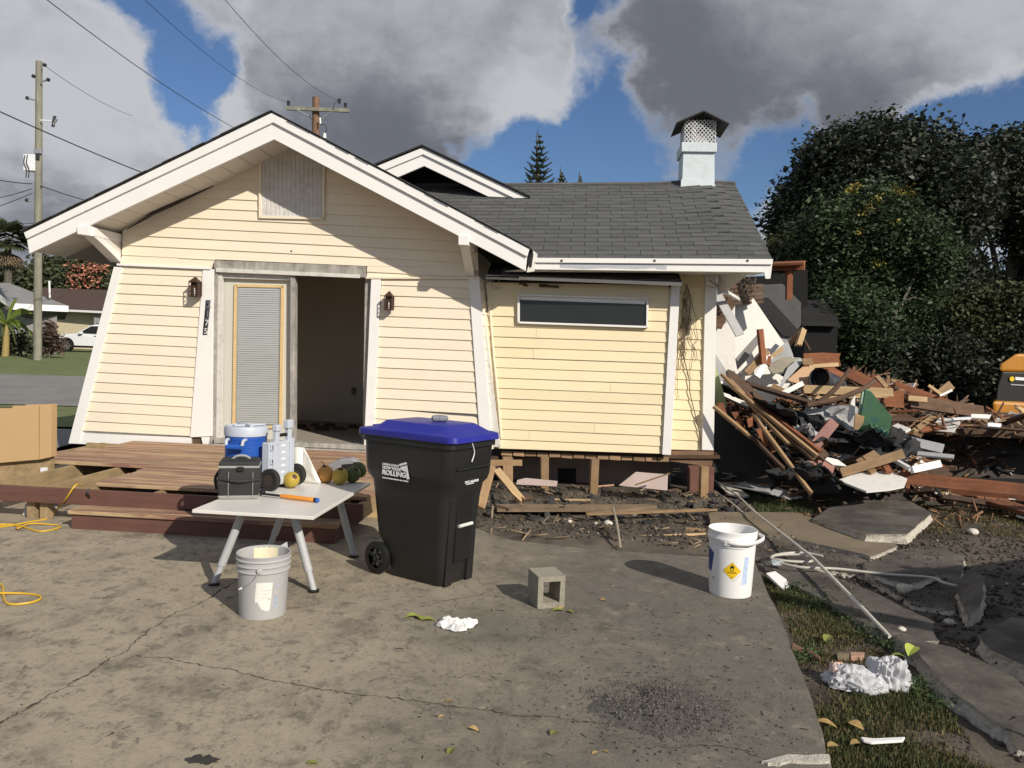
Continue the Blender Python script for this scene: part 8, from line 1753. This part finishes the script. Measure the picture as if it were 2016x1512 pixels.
for k, (x, y, r_, d, m, lab) in enumerate(((20, 560, 34, 68, m_lfar, 'dark tree behind the grey roof'), (85, 545, 36, 72, m_lfar, 'dark tree behind the utility pole'), (215, 545, 40, 70, m_lfar, 'dark tree behind the brown roof'), (150, 520, 34, 78, m_lfar, 'taller dark tree behind the orange blossom'), (-40, 530, 44, 66, m_lfar, 'dark tree at the far left edge'))):
    tree('far_tree', lab, gz(x, d), LB_([(x, y, r_), (x - r_ * .7, y + 10, r_ * .7), (x + r_ * .7, y + 6, r_ * .75), (x + 6, y - r_ * .5, r_ * .5), (x, y + 40, r_ * .9)], d, 1, k), 5200, .38, m, gf, tr=.2, limbs=5, seed=50 + k, clump=7, spread=.35)
tf = tree('orange_flowering_tree', 'orange-blossomed tree above the brown roof', gz(165, 62), LB_([(165, 545, 30), (140, 555, 24), (195, 548, 26), (165, 525, 20), (215, 560, 20)], 62, .8, 4), 3600, .3, m_lfar, gf, tr=.15, limbs=6, seed=61, clump=7, spread=.3)
V_, F_2 = leafcloud(LB_([(150, 522, 9), (140, 540, 8), (158, 530, 8), (178, 530, 9), (198, 525, 8), (150, 550, 9), (172, 552, 8), (190, 555, 6), (132, 550, 6), (152, 565, 10), (210, 530, 6), (172, 540, 6), (100, 490, 3), (90, 438, 4)], 60.5, .3), 620, .20, np.random.RandomState(3), 9, .2); tag(pts_mesh('blossom', V_, F_2, m_lor, tf), kind='stuff')
# fan palm
pm = thing('fan_palm', 'fan palm with a skirt of dead fronds at the left edge', 'palm', gz(18, 56)); pc_ = W(16, 470, 56); MB().tube([gz(18, 56), (pc_.x, 56, pc_.z - 2.2), tuple(pc_)], [.3, .24, .2], 8).build('trunk', m_bark, pm)
V_ = []; F_2 = []; rr = random.Random(5)
def fan(p, d, L_, droop):
    k0 = len(V_); sd2 = d.cross(Vector((0, 0, 1))).normalized(); upv = sd2.cross(d)
    for j in range(13):
        a_ = (j / 12 - .5) * 2.6; q = (d * math.cos(a_) + sd2 * math.sin(a_)); tip = p + d * L_ * .45 + q * L_ * .6 + Vector((0, 0, -droop * L_ * (.2 + abs(a_) * .25))); b = p + d * L_ * .45; w_ = L_ * .045; n_ = upv.cross(q).normalized() * w_; m_ = b.lerp(tip, .55) + upv * .03 * L_
        k = len(V_); V_.extend([tuple(b), tuple(m_ + n_), tuple(tip), tuple(m_ - n_)]); F_2.append((k, k + 1, k + 2, k + 3))
for k in range(46):
    an = rr.uniform(0, 6.28); el = rr.uniform(-.5, 1.2); fan(pc_, Vector((math.cos(an) * math.cos(el), math.sin(an) * math.cos(el), math.sin(el))), rr.uniform(1.3, 1.9), .5)
pts_mesh('crown', V_, F_2, m_lfar, pm); V_ = []; F_2 = []
for k in range(26): an = rr.uniform(0, 6.28); fan(pc_ + Vector((0, 0, -.5)), Vector((math.cos(an) * .5, math.sin(an) * .5, -.85)).normalized(), rr.uniform(1.1, 1.7), .2)
pts_mesh('dead_skirt', V_, F_2, M('dead_frond', (.16, .12, .075), .9, .2, 2, island=.3), pm)

# ================================================================ utility poles and wires
m_pol = M('weathered_pole', (.24, .23, .18), .9, .2, 3, .4, 20, grain=(6, 6, .6), dirt=(.10, .09, .07, .6), dscale=6); m_ins = M('insulator', (.03, .03, .035), .4); m_wire = M('wire', (.02, .02, .022), .6)
pl1 = thing('utility_pole', 'tall weathered wooden utility pole left of the house', 'pole', W(74, 706, 33)); top, bot = W(77, 121, 33), W(74, 706, 33)
MB().tube([bot - Vector((0, 0, .3)), bot.lerp(top, .35) + Vector((.0, 0, 0)), top], [.165, .15, .125], 14).build('shaft', m_pol, pl1, smooth=True)
PD = 32.82
def pb_(a, b, y, th, nm, m, par=pl1): return MB().bb(W(a[0], a[1], y), W(b[0], b[1], y) + Vector((0, th, 0))).build(nm, m, par, bevel=.01)
pb_((46, 303), (68, 336), PD, .35, 'transformer_box', m_metalw)
for x in (49, 54): MB().tube(smooth_path([W(x, 305, PD - .02), W(x - 2, 320, PD - .03), W(x + 3, 334, PD - .02), W(x + 2, 350, PD)], 4), .02, 5).build('cable', m_wire, pl1)
pb_((66, 293), (80, 302), PD, .1, 'bracket_band', m_steel); pb_((70, 303), (77, 314), PD - .01, .05, 'dark_plate', m_ins)
MB().tube([W(80, 237, PD), W(101, 238, PD)], .03, 6).build('arm', m_metalw, pl1); MB().tube([W(107, 227, PD), W(106, 246, PD), W(112, 234, PD)], .05, 6).build('switch', m_steel, pl1); MB().tube([W(108, 228, PD), W(104, 250, PD)], .06, 6).build('switch_tube', m_ins, pl1)
for (x0, y0, x1, y1) in ((81, 161, 95, 157), (68, 197, 54, 193), (84, 129, 88, 128), (67, 148, 66, 150), (68, 398, 53, 394)): MB().tube([W(x0, y0, PD), W(x1, y1, PD)], .035, 6).build('bracket', m_steel, pl1); MB().tube([W(x1 - 2, y1 - 1, PD), W(x1 + 2, y1 + 1, PD)], .07, 8).build('insulator', m_ins, pl1)
pl2 = thing('utility_pole', 'reddish wooden utility pole with a crossarm behind the gable roof', 'pole', (W(622, 700, 34).x, 34, 0)); m_pol2 = M('red_weathered_pole', (.20, .115, .075), .95, .3, 4, .5, 20, grain=(8, 8, .8), dirt=(.09, .07, .055, .7), dscale=5)
MB().tube([(W(620, 600, 34).x, 34, 0), W(622, 192, 34)], [.19, .155], 12).build('shaft', m_pol2, pl2, smooth=True)
MB().prism([W(563, 209, 33.7), W(687, 213.5, 33.7), W(687, 220.5, 33.7), W(563, 215.5, 33.7)], (0, .12, 0)).build('crossarm', m_pol, pl2)
for (x, y) in ((568, 203), (680, 207), (668, 199)):
    MB().tube([W(x, y + 7, 33.75), W(x, y + 2, 33.75)], .02, 6).build('pin', m_ins, pl2); MB().lathe([(0, -.08), (.07, -.08), (.05, -.02), (.08, 0), (.05, .03), (.07, .08), (0, .1)], 12, W(x, y, 33.75)).build('insulator', m_ins, pl2, smooth=True)
for q in (((585, 216), (614, 232)), ((655, 218), (630, 236))): MB().tube([W(*q[0], 33.7), W(*q[1], 33.7)], .022, 6).build('brace', m_steel, pl2)
MB().tube([W(630, 232, 33.7), W(631, 244, 33.7)], .035, 8).build('fuse', m_trim, pl2); MB().tube([W(609, 228, 33.7), W(614, 234, 33.7)], .03, 6).build('stub', m_ins, pl2)
MB().tube(smooth_path([W(631, 245, 33.7), W(640, 246, 33.7), W(643, 254, 33.7), W(640, 262, 33.7)], 5), .015, 5).build('lead_wire', m_wire, pl2); MB().lathe([(0, -.1), (.08, -.1), (.06, 0), (.07, .08), (0, .12)], 12, W(639, 267, 33.7)).build('bushing', m_trim, pl2, smooth=True)
MB().tube(smooth_path([W(657, 216, 33.7), W(658, 205, 33.7), W(664, 200, 33.7)], 5), .013, 5).build('jumper', m_wire, pl2)
def wire(a, b, sag_, r_, label, n=14):
    a, b = Vector(a), Vector(b); o = MB().tube([a.lerp(b, i / n) - Vector((0, 0, sag_ * 4 * (i / n) * (1 - i / n))) for i in range(n + 1)], r_ * .62, 5).build('power_line', m_wire); return tag(o, label, 'wire', 'overhead lines')
wire(W(-150, 150, 22), W(420, 392, 32), .15, .032, 'thick cable crossing in front of the left utility pole'); wire(W(80, -10, 16), W(568, 300, 34), .35, .016, 'line slanting down to the front gable peak'); wire(W(270, -15, 17), W(568, 202, 33.75), .35, .011, 'line running to the left end of the crossarm'); wire(W(435, -10, 18), W(668, 198, 33.75), .35, .013, 'line running to the right end of the crossarm')
wire(W(86, 128, PD), W(260, 228, 48), .2, .018, 'thin line from the top of the left pole'); wire(W(-80, 333, PD), W(64, 362, PD), .12, .03, 'upper service cable left of the pole'); wire(W(-80, 400, PD), W(62, 372, PD), .1, .025, 'lower service cable left of the pole'); wire(W(-60, 425, PD), W(64, 380, PD), .05, .025, 'lowest service cable left of the pole'); wire(W(80, 366, PD), W(240, 410, 45), .1, .032, 'service cable right of the left pole'); wire(W(-60, 428, 40), W(66, 440, PD), .1, .02, 'line low behind the palm')
# ================================================================ excavator on the right, and an unseen skip added to cast the foreground shadow
m_exo = M('machine_orange', (.46, .19, .012), .5, .12, 3, dirt=(.14, .07, .03, .6), dscale=3); m_exk = M('machine_black', (.010, .010, .010), .5, .2, 6)
EY = 15.0; ex_t = thing('excavator', 'orange and black excavator standing at the right edge', 'excavator', (W(1990, 840, EY).x, EY, 0))
def exb(pix, y, th, nm, m, **k): return MB().prism([W(p[0], p[1], y) for p in pix], (th * .64, th, 0)).build(nm, m, ex_t, **k)
exb(((1968, 718), (2000, 696), (2200, 700), (2200, 737), (1968, 732)), EY, 2.2, 'hood', m_exo, bevel=.05); exb(((1974, 732), (2200, 738), (2200, 806), (1960, 796), (1964, 760)), EY + .03, 2.1, 'engine_panel', m_exk, bevel=.02); exb(((1953, 789), (2200, 800), (2200, 852), (1975, 842), (1958, 830)), EY - .08, 2.3, 'counterweight', m_exo, bevel=.06)
exb(((1982, 812), (2008, 814), (2008, 830), (1982, 828)), EY - .085, .01, 'stencil_plate', M('stencil_dark', (.14, .055, .01), .6, .5, 30)); exb(((1999, 742), (2040, 745), (2040, 751), (1999, 748)), EY + .015, .01, 'sticker', m_wp); exb(((1990, 756), (2040, 759), (2040, 761), (1990, 758)), EY + .015, .01, 'sticker', m_lgrey)
MB().lathe([(0, -.01), (.045, -.01), (.045, .01), (0, .01)], 14, W(1992, 746, EY + .01), 0, Matrix.Rotation(R(90), 3, 'X')).build('badge', m_yel, ex_t)
xr = W(1990, 840, EY).x
for y in (EY + .1, EY + 1.7): 
    MB().prism([(xr + .1, y, .12), (xr + .45, y, -.05), (xr + 3.0, y, -.05), (xr + 3.35, y, .12), (xr + 3.35, y, .40), (xr + 3.0, y, .58), (xr + .45, y, .58), (xr + .1, y, .40)], (0, .5, 0)).build('track', m_exk, ex_t, bevel=.03)
MB().bb((xr + 1.8, EY + .1, 1.2), (xr + 3.2, EY + 1.2, 2.9)).build('cab', m_exk, ex_t, bevel=.05); MB().bb((xr + 1.9, EY + .08, 1.7), (xr + 3.0, EY + .1, 2.7)).build('cab_window', m_glass, ex_t)
MB().tube([(xr + 3.0, EY + 1.4, 1.5), (xr + 4.6, EY + 1.4, 3.6), (xr + 7.0, EY + 1.4, 3.0)], .2, 8).build('boom', m_exo, ex_t); MB().tube([(xr + 7.0, EY + 1.4, 3.0), (xr + 7.8, EY + 1.4, 1.2)], .15, 8).build('dipper_arm', m_exo, ex_t); MB().bb((xr + 7.3, EY + 1.0, .3), (xr + 8.2, EY + 1.8, 1.2)).build('digging_bucket', m_exk, ex_t, bevel=.08)
sk = thing('shadow_skip', 'unseen rust-brown steel skip added outside the right edge to cast the shadow', 'skip', (5.6, 2.6, 0)); m_sk = M('rusty_skip', (.16, .075, .045), .8, .3, 3)
SX0, SX1, SY0, SY1, SH = 4.55, 7.6, 1.6, 3.55, 1.8  # walls sized so the unseen skip throws the foreground shadow
for q in (((SX0, SY0), (SX1, SY0)), ((SX1, SY0), (SX1, SY1 + 1.4)), ((SX1, SY1 + 1.4), (SX0, SY1)), ((SX0, SY1), (SX0, SY0))):
    a, b = Vector((*q[0], -.08)), Vector((*q[1], -.08)); d = (b - a).normalized(); nn = Vector((-d.y, d.x, 0)); MB().prism([a, b, b + Vector((0, 0, SH)), a + Vector((0, 0, SH))], nn * .05).build('skip_wall', m_sk, sk)
    for k in range(4): p = a.lerp(b, (k + .5) / 4); MB().box(p - nn * .04 + Vector((0, 0, SH / 2)), (.08, .08, SH), Matrix.Rotation(math.atan2(d.y, d.x), 3, 'Z')).build('skip_rib', m_sk, sk)
MB().prism([(SX0, SY0, 0), (SX1, SY0, 0), (SX1, SY1 + 1.4, 0), (SX0, SY1, 0)], (0, 0, .06)).build('skip_floor', m_sk, sk)
plank((4.7, 2.2, 1.75), (4.0, 2.75, 1.95), .16, .04, m_wood, 'skip_board', 'board sticking out over the added skip wall outside the frame', 'board')
